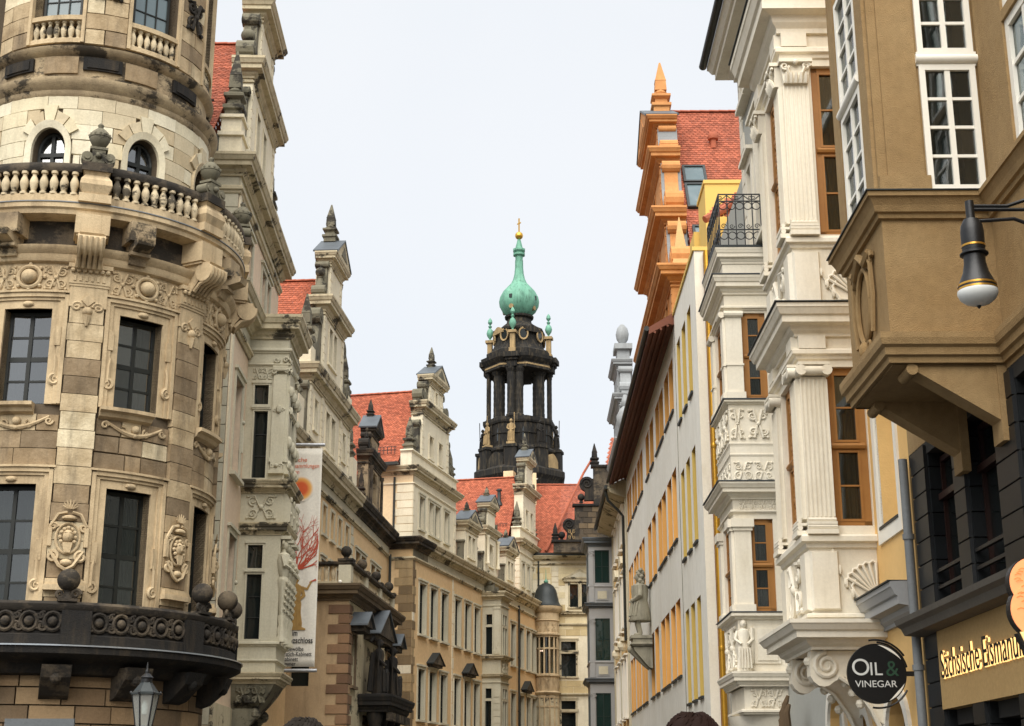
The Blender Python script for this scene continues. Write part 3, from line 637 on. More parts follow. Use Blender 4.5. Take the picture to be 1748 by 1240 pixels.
def gable(b, c, stages, d0, d1, mat, fin=GREYST, holes=None, ped=None, base=None, pins=(), qn=True, win=True, corm=None, vol=True, volm=None):
    """stages: (half width, z0, z1, cornice height, cornice projection)"""
    corm = corm or mat; volm = volm or fin
    for i, (hw, z0, z1, ch, cp) in enumerate(stages):
        hs = [h for h in (holes or []) if z0 < h[2] < z1]
        m = MB(); m.wall(c-hw, c+hw, z0, z1, [h[:4] for h in hs], d=d1, rev=.24)
        for h in hs:
            if len(h) > 4: m.arch(h[0], h[1], h[3]-(h[1]-h[0])/2, h[3], d1, .24)
        m.box(c-hw, c+hw, d0, d1-.25, z0, z1)
        for s in (-1, 1): e = c+s*hw; m.add([(e, d1, z0), (e, d1, z1), (e, d1-.25, z1), (e, d1-.25, z0)], [(0, 1, 2, 3)])
        m.build('gable_wall', mat, b)
        for h in hs: link('gable_window', cached(('gw', round(h[1]-h[0], 2), round(h[3]-h[2], 2)), lambda: MB().box(0, h[1]-h[0], 0, .012, 0, h[3]-h[2]).data('pane', GLD)), b, (h[0], -(d1-.22), h[2]))
        for h in hs: surround(b, h[0], h[1], h[2], h[3], .09, .04, mat, .04, dd=d1)
        if ch:
            mb = MB(); q = .12
            pa = [(c-hw, d0-.02), (c-hw, d1), (c+hw, d1), (c+hw, d0-.02)]
            mb.sweep(pa, prof(CORN, cp, z1-ch*.35, z1+ch*.65)); mb.box(c-hw, c+hw, d0, d1, z1, z1+ch*.66); mb.build('gable_cornice', corm, b)
            mb = MB(); mb.sweep(pa, [(0, z1-ch*.35-.16), (.06, z1-ch*.35-.14), (.06, z1-ch*.35-.08), (0, z1-ch*.35-.05)]); mb.build('gable_string', corm, b)
        if qn and z1-z0 > 1:
            quoins(b, c-hw, c-hw+.26, z0+.05, z1-ch*.5, d1, mat); quoins(b, c+hw-.26, c+hw, z0+.05, z1-ch*.5, d1, mat, left=False)
            f = Fc(b, (c-hw, -d1, 0), -pi/2) if True else None
        if i and vol:
            pw = stages[i-1][0]-hw+.1; h = (z1-z0)*.92
            if pw > .3:
                volute(b, c-hw, d0+.02, d1-.02, z0, pw, h, volm, -1); volute(b, c+hw, d0+.02, d1-.02, z0, pw, h, volm, 1)
    if ped:
        hw, z0, z1, cp = ped
        m = MB(); m.prism([(c-hw-cp, z0), (c+hw+cp, z0), (c, z1)], d0-.05, d1+cp); m.build('pediment', corm, b)
        m = MB(); n = math.atan2(z1-z0, hw+cp)
        for s in (-1, 1):
            A_, B_ = (c+s*(hw+cp+.05), z0-.02), (c, z1-.01); m.prism([A_, B_, (B_[0], B_[1]+.07), (A_[0]+s*.02, A_[1]+.07)], d0-.1, d1+cp+.04)
        m.build('pediment_roof', LEAD, b)
        m = MB(); k = .55; m.prism([(c-hw*k, z0+.12), (c+hw*k, z0+.12), (c, z0+(z1-z0)*.72)], d1+cp, d1+cp+.02); m.build('pediment_panel', fin, b)
    for (u, z0, h, w_) in pins: obelisk(b, u, (d0+d1)/2, z0, h, w_, fin)
def figure(m, u, d, z, h, face=0.):
    """draped standing figure built from turned forms, facing out"""
    m.lathe([(h*.15, 0), (h*.155, h*.1), (h*.12, h*.3), (h*.13, h*.46), (h*.1, h*.58), (h*.13, h*.72), (h*.11, h*.8), (h*.045, h*.84), (h*.04, h*.87)], (u, d, z), 10, sy=.8)
    m.ball((u, d+h*.01, z+h*.93), h*.07, 10, sz=1.25); m.ball((u, d+h*.08, z+h*.93), h*.018, 5)
    for s in (-1, 1): m.tube([(u+s*h*.12, d, z+h*.78), (u+s*h*.17, d+h*.03, z+h*.62), (u+s*h*.06, d+h*.13, z+h*.52)], [h*.04, h*.035, h*.025], 6)
    for i in range(5): m.tube([(u-h*.1+h*.05*i, d+h*.11, z+h*.45), (u-h*.12+h*.06*i, d+h*.13, z+h*.05)], h*.018, 5)
def herm(m, u, d, z, h):
    """bust with folded arms growing out of a tapering garlanded pillar"""
    m.lathe([(h*.045, 0), (h*.05, h*.04), (h*.055, h*.1), (h*.085, h*.38), (h*.1, h*.46), (h*.075, h*.5), (h*.1, h*.58), (h*.115, h*.7), (h*.1, h*.79), (h*.035, h*.825), (h*.033, h*.86)], (u, d, z), 10, sy=.8)
    m.ball((u, d+h*.01, z+h*.915), h*.05, 10, sz=1.3); m.ball((u, d+h*.06, z+h*.912), h*.012, 5)
    for i in range(9): a = pi*i/8; m.ball((u+h*.052*cos(a), d-h*.005, z+h*.93+h*.045*sin(a)), h*.02, 6)
    for s in (-1, 1): m.tube([(u+s*h*.1, d, z+h*.77), (u+s*h*.13, d+h*.03, z+h*.64), (u-s*h*.02, d+h*.11, z+h*.6)], [h*.032, h*.028, h*.02], 6); m.ball((u+s*h*.045, d+h*.08, z+h*.7), h*.03, 6)
    for k in range(5):
        zz = z+h*(.06+.085*k); r = h*(.05+.009*k)
        for i in range(5): m.ball((u-r+r*.5*i, d+r*.75, zz+h*.012*((i-2)**2)*.6), h*.018, 5)
def downpipe(b, u, d, z0, z1, mat, r=.06, name='downpipe', elbow=None):
    m = MB(); pts = [(u, d, z0), (u, d, z1)]
    if elbow: pts += elbow
    m.tube(pts, r, 8)
    for zz in (z0+(z1-z0)*k/4 for k in (1, 2, 3)): m.lathe([(r*1.25, zz), (r*1.3, zz+.02), (r*1.3, zz+.06), (r*1.25, zz+.08)], (u, d, 0), 10)
    return m.build(name, mat, b, True)

# ------------------------------------------------------------------ near palace wing with oriel
L1 = thing('palace_wing', 'pale stone palace wing with oriel and gable, right behind the round tower', 'building', (-8.05, 40, 0), RL1)
H1 = [(1.0, 1.85, 16.3, 18.2), (2.15, 2.95, 16.3, 18.2), (5.05, 5.95, 16.3, 18.2), (6.25, 7.0, 16.3, 18.2), (1.15, 2.5, 10.6, 13.5), (1.38, 2.68, 5.6, 8.9), (6.4, 7.7, 10.6, 13.5), (6.4, 7.7, 5.6, 8.9)]
m = MB(); m.wall(0, 9.2, .1, 19.5, H1, 0, .3); m.build('street_wall', PINK, L1)
m = MB(); m.box(9.05, 9.2, -9, -.02, .1, 19.5); m.box(0.02, 9.2, -9, -8.8, .1, 19.5); m.build('rear_wall', PINK, L1)
for h in H1:
    window(L1, h[0], h[1], h[2], h[3], -.27, 2, 4, DFRAME); surround(L1, *h, .14, .05, PALE, .12, .06)
    if h[3] < 14:
        m = MB(); m.tube([(h[1]+.07, .06, h[2]+(h[3]-h[2])*k) for k in (.3, .55, .6)], [.05, .05, .02], 6); m.ball((h[1]+.07, .07, h[2]+(h[3]-h[2])*.62), .07, 8); m.build('surround_ornament', PALE, L1, True)
# camera-side end wall of pale ashlar, corner strip
FE = Fc(L1, (0, 5, 0), -pi/2)                     # face towards the camera; x runs out to the street
zz = .2; i = 0
while zz < 19.1:
    for a, b_ in (((0, 2.0), (2.0, 3.6), (3.6, 5.0)) if i % 2 else ((0, 1.2), (1.2, 2.9), (2.9, 4.3), (4.3, 5.0))):
        me = cached(('l1s', round(b_-a, 2)), lambda: MB().box(.006, b_-a-.006, -.2, .03, .006, .54, .006).data('stone', PALE)); link('stone', me, FE, (a, 0, zz))
    zz += .548; i += 1
m = MB(); m.box(.06, .36, -.02, .05, .1, 19.1); m.build('corner_strip', CREAM, L1)
MB().box(.01, 3.3, -.02, .07, .1, 4.1).build('plinth', PALEO, L1)
for a, b_ in ((-.03, 3.3), (5.4, 9.2)):
    m = MB(); pa = [(a, -3.0), (a, .04), (b_, .04)] if a < 0 else [(a, .04), (b_, .04)]
    m.sweep(pa, prof(MOULD, .12, 14.58, 14.82)); m.build('string_course', PALEO, L1)
    m = MB(); m.box(a+.05, b_, -.02, .035, 14.82, 15.35); m.build('frieze', PALE, L1)
    m = MB(); m.sweep(pa, prof(CORN, .5, 15.32, 15.92)); m.build('mid_cornice', PALEO, L1)
m = MB(); m.sweep([(-.03, -4.0), (-.03, .03), (9.2, .03)], prof(MOULD, .1, 18.7, 18.95)); m.build('upper_string', PALEO, L1)
m = MB(); m.sweep([(-.03, -4.0), (-.03, .03), (9.3, .03), (9.3, -1)], prof(CORN, .48, 19.25, 19.85)); m.box(0, 9.2, -9, .02, 19.5, 19.84); m.build('main_cornice', PALEO, L1)
MB().box(.02, 9.2, -.02, .03, 18.95, 19.3).build('upper_frieze', PALE, L1)
gable(L1, 4.0, [(2.6, 19.86, 23.4, .6, .42), (1.4, 23.8, 26.15, .55, .42), (.8, 26.5, 28.2, .4, .3)], -.62, -.02, CREAM, holes=[(2.55, 3.2, 20.6, 22.6), (4.0, 4.6, 20.6, 22.6)], ped=(.8, 28.45, 29.2, .3), pins=[(.25, 21.2, 2.3, .5), (7.7, 21.2, 2.2, .5), (2.2, 23.85, 1.6, .4)], corm=PALEO)
ballfin(L1, 2.05, -.35, 23.8, 1.7, .55, GREYST)
for u in (.25, 7.7):
    m = MB(); m.box(u-.42, u+.42, -.65, .02, 19.86, 20.5); m.box(u-.5, u+.5, -.7, .08, 20.5, 20.62); m.box(u-.38, u+.38, -.62, -.02, 20.62, 21.1); m.box(u-.46, u+.46, -.68, .05, 21.1, 21.2); m.build('pinnacle_base', CREAM, L1)
volute(L1, 1.42, -.6, -.05, 20.6, .95, 2.2, GREYST, -1); volute(L1, 6.6, -.6, -.05, 20.6, .95, 2.2, GREYST, 1)
sl = math.hypot(5.6, 5.9)
tiles(L1, 'roof_tiles', TILED, (4.0, .6, 25.75), (0, 1, 0), (-5.6, 0, -5.9), 8, sl); tiles(L1, 'roof_tiles', TILED, (4.0, .6, 25.75), (0, 1, 0), (5.6, 0, -5.9), 8, sl)
ridge(L1, (4.0, .6, 25.78), (0, 1, 0), 8, TILED)
m = MB(); m.prismu([(-.65, 19.9), (-.65, 20.4), (-1.9, 21.0), (-4, 21.0), (-4, 19.9)], -.5, .1); m.build('lead_gutter_roof', LEADD, L1)
m = MB()
for i in range(16): m.box(-.55+.0*i, -.5, -1.0-.22*i, -.97-.22*i, 21.0, 21.5)
m.box(-.55, -.5, -4.5, -.8, 21.45, 21.5); m.box(-.55, -.5, -4.5, -.8, 21.2, 21.24); m.build('snow_guard', IRON, L1)
# oriel of the wing
OU0, OU1, OD = 3.3, 5.4, 1.25
OR = part('oriel', L1); FN = Fc(OR, (OU0, 0, 0), -pi/2); FS = Fc(OR, (OU0, -OD, 0), 0)
hn = [(.25, .68, 13.15, 13.78), (.28, .69, 10.86, 12.95), (.29, .73, 8.14, 8.84), (.3, .74, 6.07, 7.97)]
m = MB(); m.wall(0, OD, 5.1, 15.3, hn, 0, .16); m.build('side_wall', PALE, FN)
hs_ = [(.38, .98, 13.15, 13.78), (1.12, 1.72, 13.15, 13.78), (.38, .98, 10.86, 12.95), (1.12, 1.72, 10.86, 12.95), (.38, .98, 8.14, 8.84), (1.12, 1.72, 8.14, 8.84), (.38, .98, 6.07, 7.97), (1.12, 1.72, 6.07, 7.97)]
m = MB(); m.wall(0, 2.1, 5.1, 15.3, hs_, 0, .16); m.build('front_wall', PALE, FS)
MB().box(OU1-.1, OU1, 0, OD-.002, 5.1, 15.3).build('far_wall', PALE, OR)
for f, H in ((FN, hn), (FS, hs_)):
    for h in H:
        window(f, *h, -.15, 1, 1 if h[3]-h[2] < 1 else 3, DFRAME, fr=.035, bar=.03, paneparent=OR); surround(f, *h, .05, .035, PALE, .05, .03)
def wrap(name, P, proj, z0, z1, mat, ex=0.):
    m = MB(); m.sweep([(OU0-ex, 0), (OU0-ex, OD+ex), (OU1+ex, OD+ex), (OU1+ex, 0)], prof(P, proj, z0, z1)); return m.build(name, mat, OR)
wrap('oriel_cornice', CORN, .42, 15.25, 15.95, PALEO); wrap('oriel_string', MOULD, .1, 14.78, 14.95, PALE); wrap('oriel_band', MOULD, .06, 14.38, 14.46, PALE)
wrap('storey_cornice', CORN, .34, 10.4, 10.78, PALEO); wrap('storey_cornice', CORN, .22, 9.14, 9.5, PALEO); wrap('base_moulding', MOULD, .1, 5.86, 6.0, PALE); wrap('base_moulding', MOULD, .06, 5.4, 5.5, PALE); wrap('base_cornice', CORN, .25, 4.8, 5.12, PALEO)
MB().box(OU0-.02, OU1+.02, 0, OD+.02, 15.3, 15.94).build('oriel_top', LEADD, OR)
for k in range(10): link('dentil', cached('dent', lambda: MB().box(0, .07, 0, .09, 0, .1).data('dentil', PALE)), FN, (.02+.135*k, 0, 15.42), )
for k in range(16): link('dentil', CACHE['dent'], FS, (.02+.135*k, 0, 15.42))
for f, us in ((FN, (.82,)), (FS, (0.02, .0+2.1-.36))):
    for u in us:
        w_ = .4 if f is FN else .34
        m = MB(); m.box(u, u+w_, 0, .07, 11.5, 14.1); m.box(u-.03, u+w_+.03, 0, .1, 11.36, 11.5); m.box(u-.03, u+w_+.03, 0, .13, 11.0, 11.1); m.box(u+.02, u+w_-.02, 0, .1, 11.1, 11.36); m.box(u-.03, u+w_+.03, 0, .11, 14.3, 14.38); m.build('pilaster', PALE, f)
        m = MB()
        for s in (0, 1): spiral(m, u+s*w_, 14.2, .08, .1, 1.3, 1 if s else -1, 0, .035)
        m.tube([(u-.02, .1, 14.24), (u+w_+.02, .1, 14.24)], .05, 6); m.ball((u+w_/2, .1, 11.24), .07, 8); m.ball((u+w_/2, .1, 13.0), .09, 6, sz=1.5)
        for s in (-1, 1): spiral(m, u+w_/2+s*.13, 11.24, .07, .1, 1.2, s, 0, .025); spiral(m, u+w_/2+s*.12, 12.98, .06, .08, 1.2, s, 0, .025); spiral(m, u+w_/2+s*.14, 14.58, .09, .04, 1.3, s, 0, .035)
        m.build('pilaster_carving', PALE, f, True)
relief(FN, .17, .76, 13.95, 14.32, .015, PALE, 5, 'carved_panel', tr=.022); relief(FN, .12, 1.12, 9.6, 10.36, .02, PALE, 6, 'carved_panel', tr=.03); relief(FS, .3, 1.8, 9.6, 10.36, .02, PALE, 7, 'carved_panel', tr=.03)
for u in (.12, .85, 1.6, 2.0):
    m = MB(); herm(m, u, .1, 6.75, 2.3); m.lathe([(.15, 6.0), (.15, 6.1), (.1, 6.2), (.13, 6.35), (.08, 6.5), (.12, 6.7), (.11, 6.78)], (u, .1, 0), 8); m.box(u-.16, u+.16, 0, .3, 9.02, 9.12); m.build('caryatid', PALE, FS, True)
    m = MB(); m.prismu([(0, 9.5), (.24, 9.55), (.26, 10.1), (.12, 10.4), (0, 10.4)], u-.1, u+.1); spiral(m, u, 10.2, .1, .25, 1.3, 1, 0, .04); m.ball((u, .22, 9.8), .08, 8); m.build('carved_console', PALE, FS, True)
    m = MB(); m.ball((u, .08, 13.6), .13, 8, sz=1.4); m.ball((u, .1, 12.0), .1, 8, sz=2); m.ball((u, .1, 11.3), .11, 8, sz=1.3); m.build('carved_mask', PALE, FS, True)
m = MB(); n = 10
for k in range(n):
    a, b_ = k/n, (k+1)/n; s0, s1 = 1-a**1.8*.55, 1-b_**1.8*.55; z0_, z1_ = 4.8-a*1.25, 4.8-b_*1.25
    for (x0, x1) in ((s0, s1),):
        w0, w1 = 1.05*s0, 1.05*s1; d0_, d1_ = OD*s0*(1-a*.45), OD*s1*(1-b_*.45); uc = (OU0+OU1)/2
        m.add([(uc-w0, 0, z0_), (uc-w0, d0_, z0_), (uc+w0, d0_, z0_), (uc+w0, 0, z0_), (uc-w1, 0, z1_), (uc-w1, d1_, z1_), (uc+w1, d1_, z1_), (uc+w1, 0, z1_)], [(0, 1, 5, 4), (1, 2, 6, 5), (2, 3, 7, 6)]+([(4, 5, 6, 7)] if k == n-1 else []))
m.build('oriel_corbel', GREYST, OR)
for u in (3.45, 5.2):
    m = MB(); m.prismu([(0, 4.1), (.7, 4.1), (.72, 3.8), (.4, 3.4), (.35, 2.9), (0, 2.7)], u-.14, u+.14); m.ball((u, .7, 3.95), .18, 8); m.build('corbel_console', GREYST, OR)
relief(FN, .15, 1.0, 4.25, 4.72, .0, GREYST, 3, 'corbel_carving', tr=.04)

# ------------------------------------------------------------------ museum banner
BANW = M('banner_cloth', (226, 220, 206), (214, 208, 194), bump=.05, rough=.7); CORAL = M('coral_red_print', (186, 84, 60), (164, 66, 48), bump=0); TXT = M('black_print', (44, 42, 40), bump=0); TXR = M('orange_print', (214, 110, 70), bump=0); FIGG = M('ochre_print', (168, 134, 78), (128, 98, 54), ns=6, bump=0)
ALU = M('brushed_aluminium', (190, 192, 194), rough=.35, metal=.7, bump=0)
BN = thing('museum_banner', 'tall off-white museum banner with orange sun and red coral print, hanging behind the oriel', 'banner', (-8.12, 48.6, 0), 0)
m = MB(); n = 24; zs = [5.72+(13.02-5.72)*j/30 for j in range(31)]
vs = [(1.68*i/n, .012*sin(i*.9+j*.2)*(.3+.7*sin(pi*j/30)), zz) for j, zz in enumerate(zs) for i in range(n+1)]
m.add(vs, [(j*(n+1)+i, j*(n+1)+i+1, (j+1)*(n+1)+i+1, (j+1)*(n+1)+i) for j in range(30) for i in range(n)])
o = m.build('cloth', BANW, BN, True, recalc=False); md = o.modifiers.new('thick', 'SOLIDIFY'); md.thickness = .006; md.offset = 1
for zz in (5.6, 13.14): MB().tube([(-.1, 0, zz), (1.76, 0, zz)], .06, 12).build('pole', ALU, BN, True)
def text(body, mat, p, loc, size, rz=0., sx=1., ext=.002, name='lettering', align='LEFT', rx=pi/2, bold=0., width=None):
    c = bpy.data.curves.new(name, 'FONT'); c.body = body; c.size = size; c.extrude = ext; c.align_x = align; c.offset = bold
    o = bpy.data.objects.new(name, c); COL.objects.link(o); bpy.context.view_layer.update()
    dg = bpy.context.evaluated_depsgraph_get(); me = bpy.data.meshes.new_from_object(o.evaluated_get(dg)); bpy.data.objects.remove(o); me.materials.clear(); me.materials.append(mat)
    if width: sx = width/max(v.co.x for v in me.vertices)
    f = fcof(p); ob = bpy.data.objects.new(name, me); COL.objects.link(ob); ob.parent = f.p; ob.location = f.at(*loc); ob.rotation_euler = (rx, 0, f.rz+rz); ob.scale = (sx, 1, 1); return ob
ty = -.028
for t_, zz in (('Staatliche', 12.55), ('Kunstsammlungen', 12.34), ('Dresden', 12.13)): text(t_, TXR, BN, (.34, ty, zz), .21, width=len(t_)*.083)
SUNM = bpy.data.materials.new('orange_sun_print'); SUNM.use_nodes = True; _t = SUNM.node_tree; _n = _t.nodes
tc = _n.new('ShaderNodeTexCoord'); ln = _n.new('ShaderNodeVectorMath'); ln.operation = 'LENGTH'; cr = _n.new('ShaderNodeValToRGB'); _t.links.new(tc.outputs['Object'], ln.inputs[0]); _t.links.new(ln.outputs['Value'], cr.inputs[0]); _t.links.new(cr.outputs[0], _n['Principled BSDF'].inputs['Base Color'])
cr.color_ramp.elements[0].position = .2; cr.color_ramp.elements[0].color = (*lin((204, 84, 30)), 1); cr.color_ramp.elements[1].position = .43; cr.color_ramp.elements[1].color = (*lin((224, 218, 204)), 1); e = cr.color_ramp.elements.new(.34); e.color = (*lin((226, 168, 84)), 1)
me = MB().add([(.44*cos(2*pi*i/48), .44*sin(2*pi*i/48), 0) for i in range(48)], [tuple(range(48))]).data('sun_disc_print', SUNM, recalc=False); o = link('sun_disc_print', me, BN, (1.0, ty, 11.62)); o.rotation_euler = (pi/2, 0, 0)
m = MB(); rnd = random.Random(5)
def coral(x, zz, a, l, r, k):
    pts = [(x, 0, zz)]
    for i in range(4):
        a += rnd.uniform(-.28, .28); x += l/4*cos(a); zz += l/4*sin(a)
        if not (.02 < x < 1.66): break
        pts.append((x, 0, zz))
    if len(pts) < 2: return
    m.tube([(p_[0], .0, p_[2]) for p_ in pts], [r*(1-.13*i) for i in range(len(pts))], 4)
    if k:
        for s in (-1, 1): coral(*[pts[-1][0], pts[-1][2]], a+s*rnd.uniform(.2, .5), l*.72, r*.62, k-1)
        if len(pts) > 2: coral(pts[2][0], pts[2][2], a+rnd.choice((-1, 1))*.6, l*.55, r*.5, k-1)
for a in (.1, .35, .6, .85, 1.1, 1.35, 1.6, 1.95, 2.3): coral(.98, 8.9, a, .74, .028, 3)
coral(1.42, 8.45, .8, .32, .03, 2)
o = m.build('coral_print', CORAL, BN); o.location.y = ty; o.scale = (1, .05, 1)
m = MB(); figure(m, .95, 0, 6.95, 1.75); m.tube([(1.1, .05, 8.3), (1.35, .05, 8.25), (1.48, .05, 8.5)], [.06, .05, .035], 6); m.lathe([(.42, 6.9), (.42, 6.95), (.3, 7.0)], (.92, 0, 0), 18, sy=.4); o = m.build('figure_print', FIGG, BN, True); o.location.y = ty; o.scale = (1, .06, 1)
for t_, wd, zz, s_, b_ in (('Museen im', .86, 6.72, .27, .004), ('Residenzschloss', 1.42, 6.48, .27, .004), ('Neues Gewölbe', 1.1, 6.23, .2, .001), ('Kupferstich-Kabinett', 1.4, 6.06, .2, .001), ('Münzkabinett', .92, 5.9, .2, .001), ('Rüstkammer', .84, 5.75, .2, .001)): text(t_, TXT, BN, (.3, ty, zz), s_, bold=b_, width=wd*.91)

# ------------------------------------------------------------------ middle palace wing with the tall gable
L2 = thing('palace_wing', 'ochre palace wing with tall cream stepped gable, behind the hanging banner', 'building', (-8.2, 48.5, 0), RL2)
H2 = []; arch2 = []
for u in (7.1, 8.65, 10.2, 11.75, 13.3): arch2.append((u, u+.72, 11.6, 12.75)); H2.append((u, u+.72, 8.9, 10.6))
for u in (15.75, 19.6):
    for k in (0, 1.35): H2.append((u+k, u+k+1.1, 10.2, 12.05))
m = MB(); m.wall(-.2, 24.6, .1, 13.6, H2+arch2, 0, .32)
for h in arch2: m.arch(h[0], h[1], h[3]-.36, h[3], 0, .32)
m.build('street_wall', OCHRE, L2)
MB().box(-.2, -.05, -9, -.02, .1, 13.6).build('end_wall', OCHRE, L2)
for h in H2+arch2: window(L2, *h, -.29, 1, 2, DFRAME); surround(L2, *h, .11, .04, PALE, .06, .0 if h in arch2 else .05)
for i in range(7): link('quoin', cached(('l2q', i % 2), lambda: MB().box(0, .5+.2*(i % 2), -.02, .03, 0, .4, .01).data('quoin', PALE)), L2, (14.55, 0, 10+i*.43))
for (a, b_, mt) in ((-.2, 15.2, PALEO), (15.2, 24.6, SANDD)):
    m = MB(); m.sweep([(a, .02), (b_, .02)], prof(MOULD, .12, 13.02, 13.22)); m.build('string_course', PALEO, L2)
    m = MB(); m.sweep([(a, .02), (b_, .02)], prof(CORN, .5, 13.6, 14.3)); m.box(a, b_, -1, .01, 13.6, 14.28); m.build('main_cornice', mt, L2)
MB().box(-.2, 24.6, -.02, .02, 13.22, 13.62).build('frieze', GREYST if False else PALE, L2)
g2 = [(6.5, 7.15, 15.3, 16.5, 1), (8.65, 9.4, 15.0, 16.55), (9.75, 10.5, 15.0, 16.55), (12.1, 12.75, 15.3, 16.5, 1), (8.75, 9.4, 18.6, 20.1), (9.65, 10.25, 18.6, 20.1)]
gable(L2, 9.75, [(4.0, 14.3, 17.25, .65, .4), (2.0, 17.7, 20.7, .6, .4), (1.2, 21.05, 23.0, .45, .32)], -.62, -.02, CREAM, holes=g2, ped=(1.1, 23.3, 24.25, .32), pins=[(4.3, 16.0, 2.0, .45), (15.1, 16.0, 2.0, .45), (5.9, 18.4, 2.2, .5), (13.5, 18.4, 2.2, .5), (9.75, 24.2, 1.75, .5)], corm=PALEO)
for u in (7.0, 9.75, 12.5):                                   # flat piers on the gable
    pass
for u, zz in ((7.75, 14.35), (11.45, 14.35)): quoins(L2, u, u+.3, zz, 16.9, -.02, CREAM, th=.05)
for u in (5.9, 13.5): MB().box(u-.4, u+.4, -.62, .0, 17.7, 18.4).build('pinnacle_base', CREAM, L2)
for u in (4.3, 15.1): MB().box(u-.45, u+.45, -.62, .0, 14.3, 16.0).build('pinnacle_base', CREAM, L2)
ballfin(L2, 8.05, -.32, 21.05, 1.7, .5, GREYST); volute(L2, 5.75, -.6, -.04, 14.35, 1.1, 2.6, GREYST, -1); volute(L2, 13.75, -.6, -.04, 14.35, 1.1, 2.6, GREYST, 1)
sl = math.hypot(5.6, 8.1)
tiles(L2, 'roof_tiles', TILE, (9.75, .6, 22.5), (0, 1, 0), (-5.6, 0, -8.1), 8, sl); tiles(L2, 'roof_tiles', TILE, (9.75, .6, 22.5), (0, 1, 0), (5.6, 0, -8.1), 8, sl); ridge(L2, (9.75, .6, 22.53), (0, 1, 0), 8, TILE)
tiles(L2, 'roof_tiles', TILE, (-.2, 3.4, 17.6), (1, 0, 0), (0, -3.2, -3.2), 4.6, 4.5); tiles(L2, 'roof_tiles', TILE, (15, 3.4, 17.6), (1, 0, 0), (0, -3.2, -3.2), 9.6, 4.5)
m = MB(); m.lathe([(.32, 0), (.14, .35), (.14, .95), (.2, .97), (.2, 1.05), (.1, 1.1)], (7.0, -2.3, 19.2), 12); m.build('roof_vent', LEADD, L2, True)
# sooty dormer gable
gable(L2, 20.1, [(1.65, 14.3, 16.9, .5, .3), (.85, 17.3, 18.3, .3, .25)], -.55, -.03, SANDM, fin=SANDD, holes=[(19.6, 20.6, 14.9, 16.4, 1)], ped=(.85, 18.45, 19.25, .22), pins=[(20.1, 19.2, .9, .3), (18.2, 14.9, 1.3, .3)], qn=False, corm=SANDD)
for u in (18.6, 21.5):
    m = MB(); m.lathe([(.12, 14.4), (.12, 14.5), (.08, 14.6), (.07, 16.3), (.11, 16.4), (.11, 16.5)], (u, .1, 0), 10); figure(m, u+(.4 if u < 20 else -.4), -.25, 17.2, 1.2); m.build('gable_column', SANDD, L2, True)
sl = math.hypot(2.2, 2.3); tiles(L2, 'roof_tiles', TILED, (20.1, .5, 17.9), (0, 1, 0), (-2.2, 0, -2.3), 3.2, sl); tiles(L2, 'roof_tiles', TILED, (20.1, .5, 17.9), (0, 1, 0), (2.2, 0, -2.3), 3.2, sl)
downpipe(L2, 24.2, .14, .1, 13.2, GUTTER, .07)

# ------------------------------------------------------------------ gate portal with balustrade
PALEB = M('brown_grey_ashlar', (176, 152, 118), (150, 126, 96), streak=.4, dark=(90, 76, 58))
PT = thing('gate_portal', 'brown sandstone gate portal with balustrade, stone balls and dark sculptures', 'portal', (-5.75, 52, 0), RL2)
FP = Fc(PT, (0, 2.3, 0), -pi/2)                    # camera-side face, x = 0 at the palace wall, 2.3 at the corner
m = MB(); m.wall(0, 2.3, .1, 8.3, [(.3, .95, 5.35, 6.05)], 0, .2); m.build('side_wall', PALEB, FP)
MB().box(.3, .95, -.18, -.16, 5.35, 6.05).build('pane', GLD, FP)
m = MB(); m.wall(0, 9.5, .1, 8.3, [(.5, 1.3, 5.4, 7.2), (8.0, 8.8, 5.4, 7.2), (3.2, 6.4, .1, 4.6)], 0, .25); m.build('street_wall', PALEO, PT)
for u in (.5, 8.0): window(PT, u, u+.8, 5.4, 7.2, -.2, 1, 2, DFRAME); surround(PT, u, u+.8, 5.4, 7.2, .12, .06, SANDR, .08, .06)
MB().box(9.4, 9.5, -2.3, -.01, .1, 8.3).build('far_wall', PALEO, PT)
BRQ = M('brown_quoins', (0, 0, 0), ramp=[(0, (166, 138, 106)), (.35, (140, 110, 82)), (.7, (112, 86, 66))], streak=.3)
for i in range(20):
    w_ = .78 if i % 2 == 0 else .42; zz = 8.18-.345*(i+1); link('quoin', cached(('ptq', i % 2), lambda: MB().box(0, w_, -.05, .05, .01, .335, .015).data('quoin', BRQ)), FP, (2.35-w_, 0, zz))
    w2 = .45 if i % 2 == 0 else .75; link('quoin', cached(('ptr', i % 2), lambda: MB().box(0, w2, -.05, .05, .01, .335, .015).data('quoin', BRQ)), PT, (0.0, 0, zz)); link('quoin', CACHE[('ptr', i % 2)], PT, (9.5-w2, 0, zz))
m = MB(); m.sweep([(0, -2.3), (0, 0), (9.5, 0), (9.5, -2.3)], prof(CORN, .48, 8.3, 8.86)); m.box(0, 9.5, -2.3, -.001, 8.3, 8.84); m.build('portal_cornice', M('dark_cornice', (104, 88, 66), (70, 60, 48), streak=.5), PT)
m = MB(); m.sweep([(.1, -2.3), (.1, .0), (9.4, .0), (9.4, -2.3)], [(-.22, 9.56), (.04, 9.56), (.1, 9.62), (.1, 9.7), (-.22, 9.72)]); m.build('balustrade_rail', SANDD, PT)
m = MB(); m.sweep([(.1, -2.3), (.1, .0), (9.4, .0), (9.4, -2.3)], [(-.2, 8.86), (.03, 8.86), (.03, 9.0), (-.2, 9.0)]); m.build('balustrade_plinth', PALEO, PT)
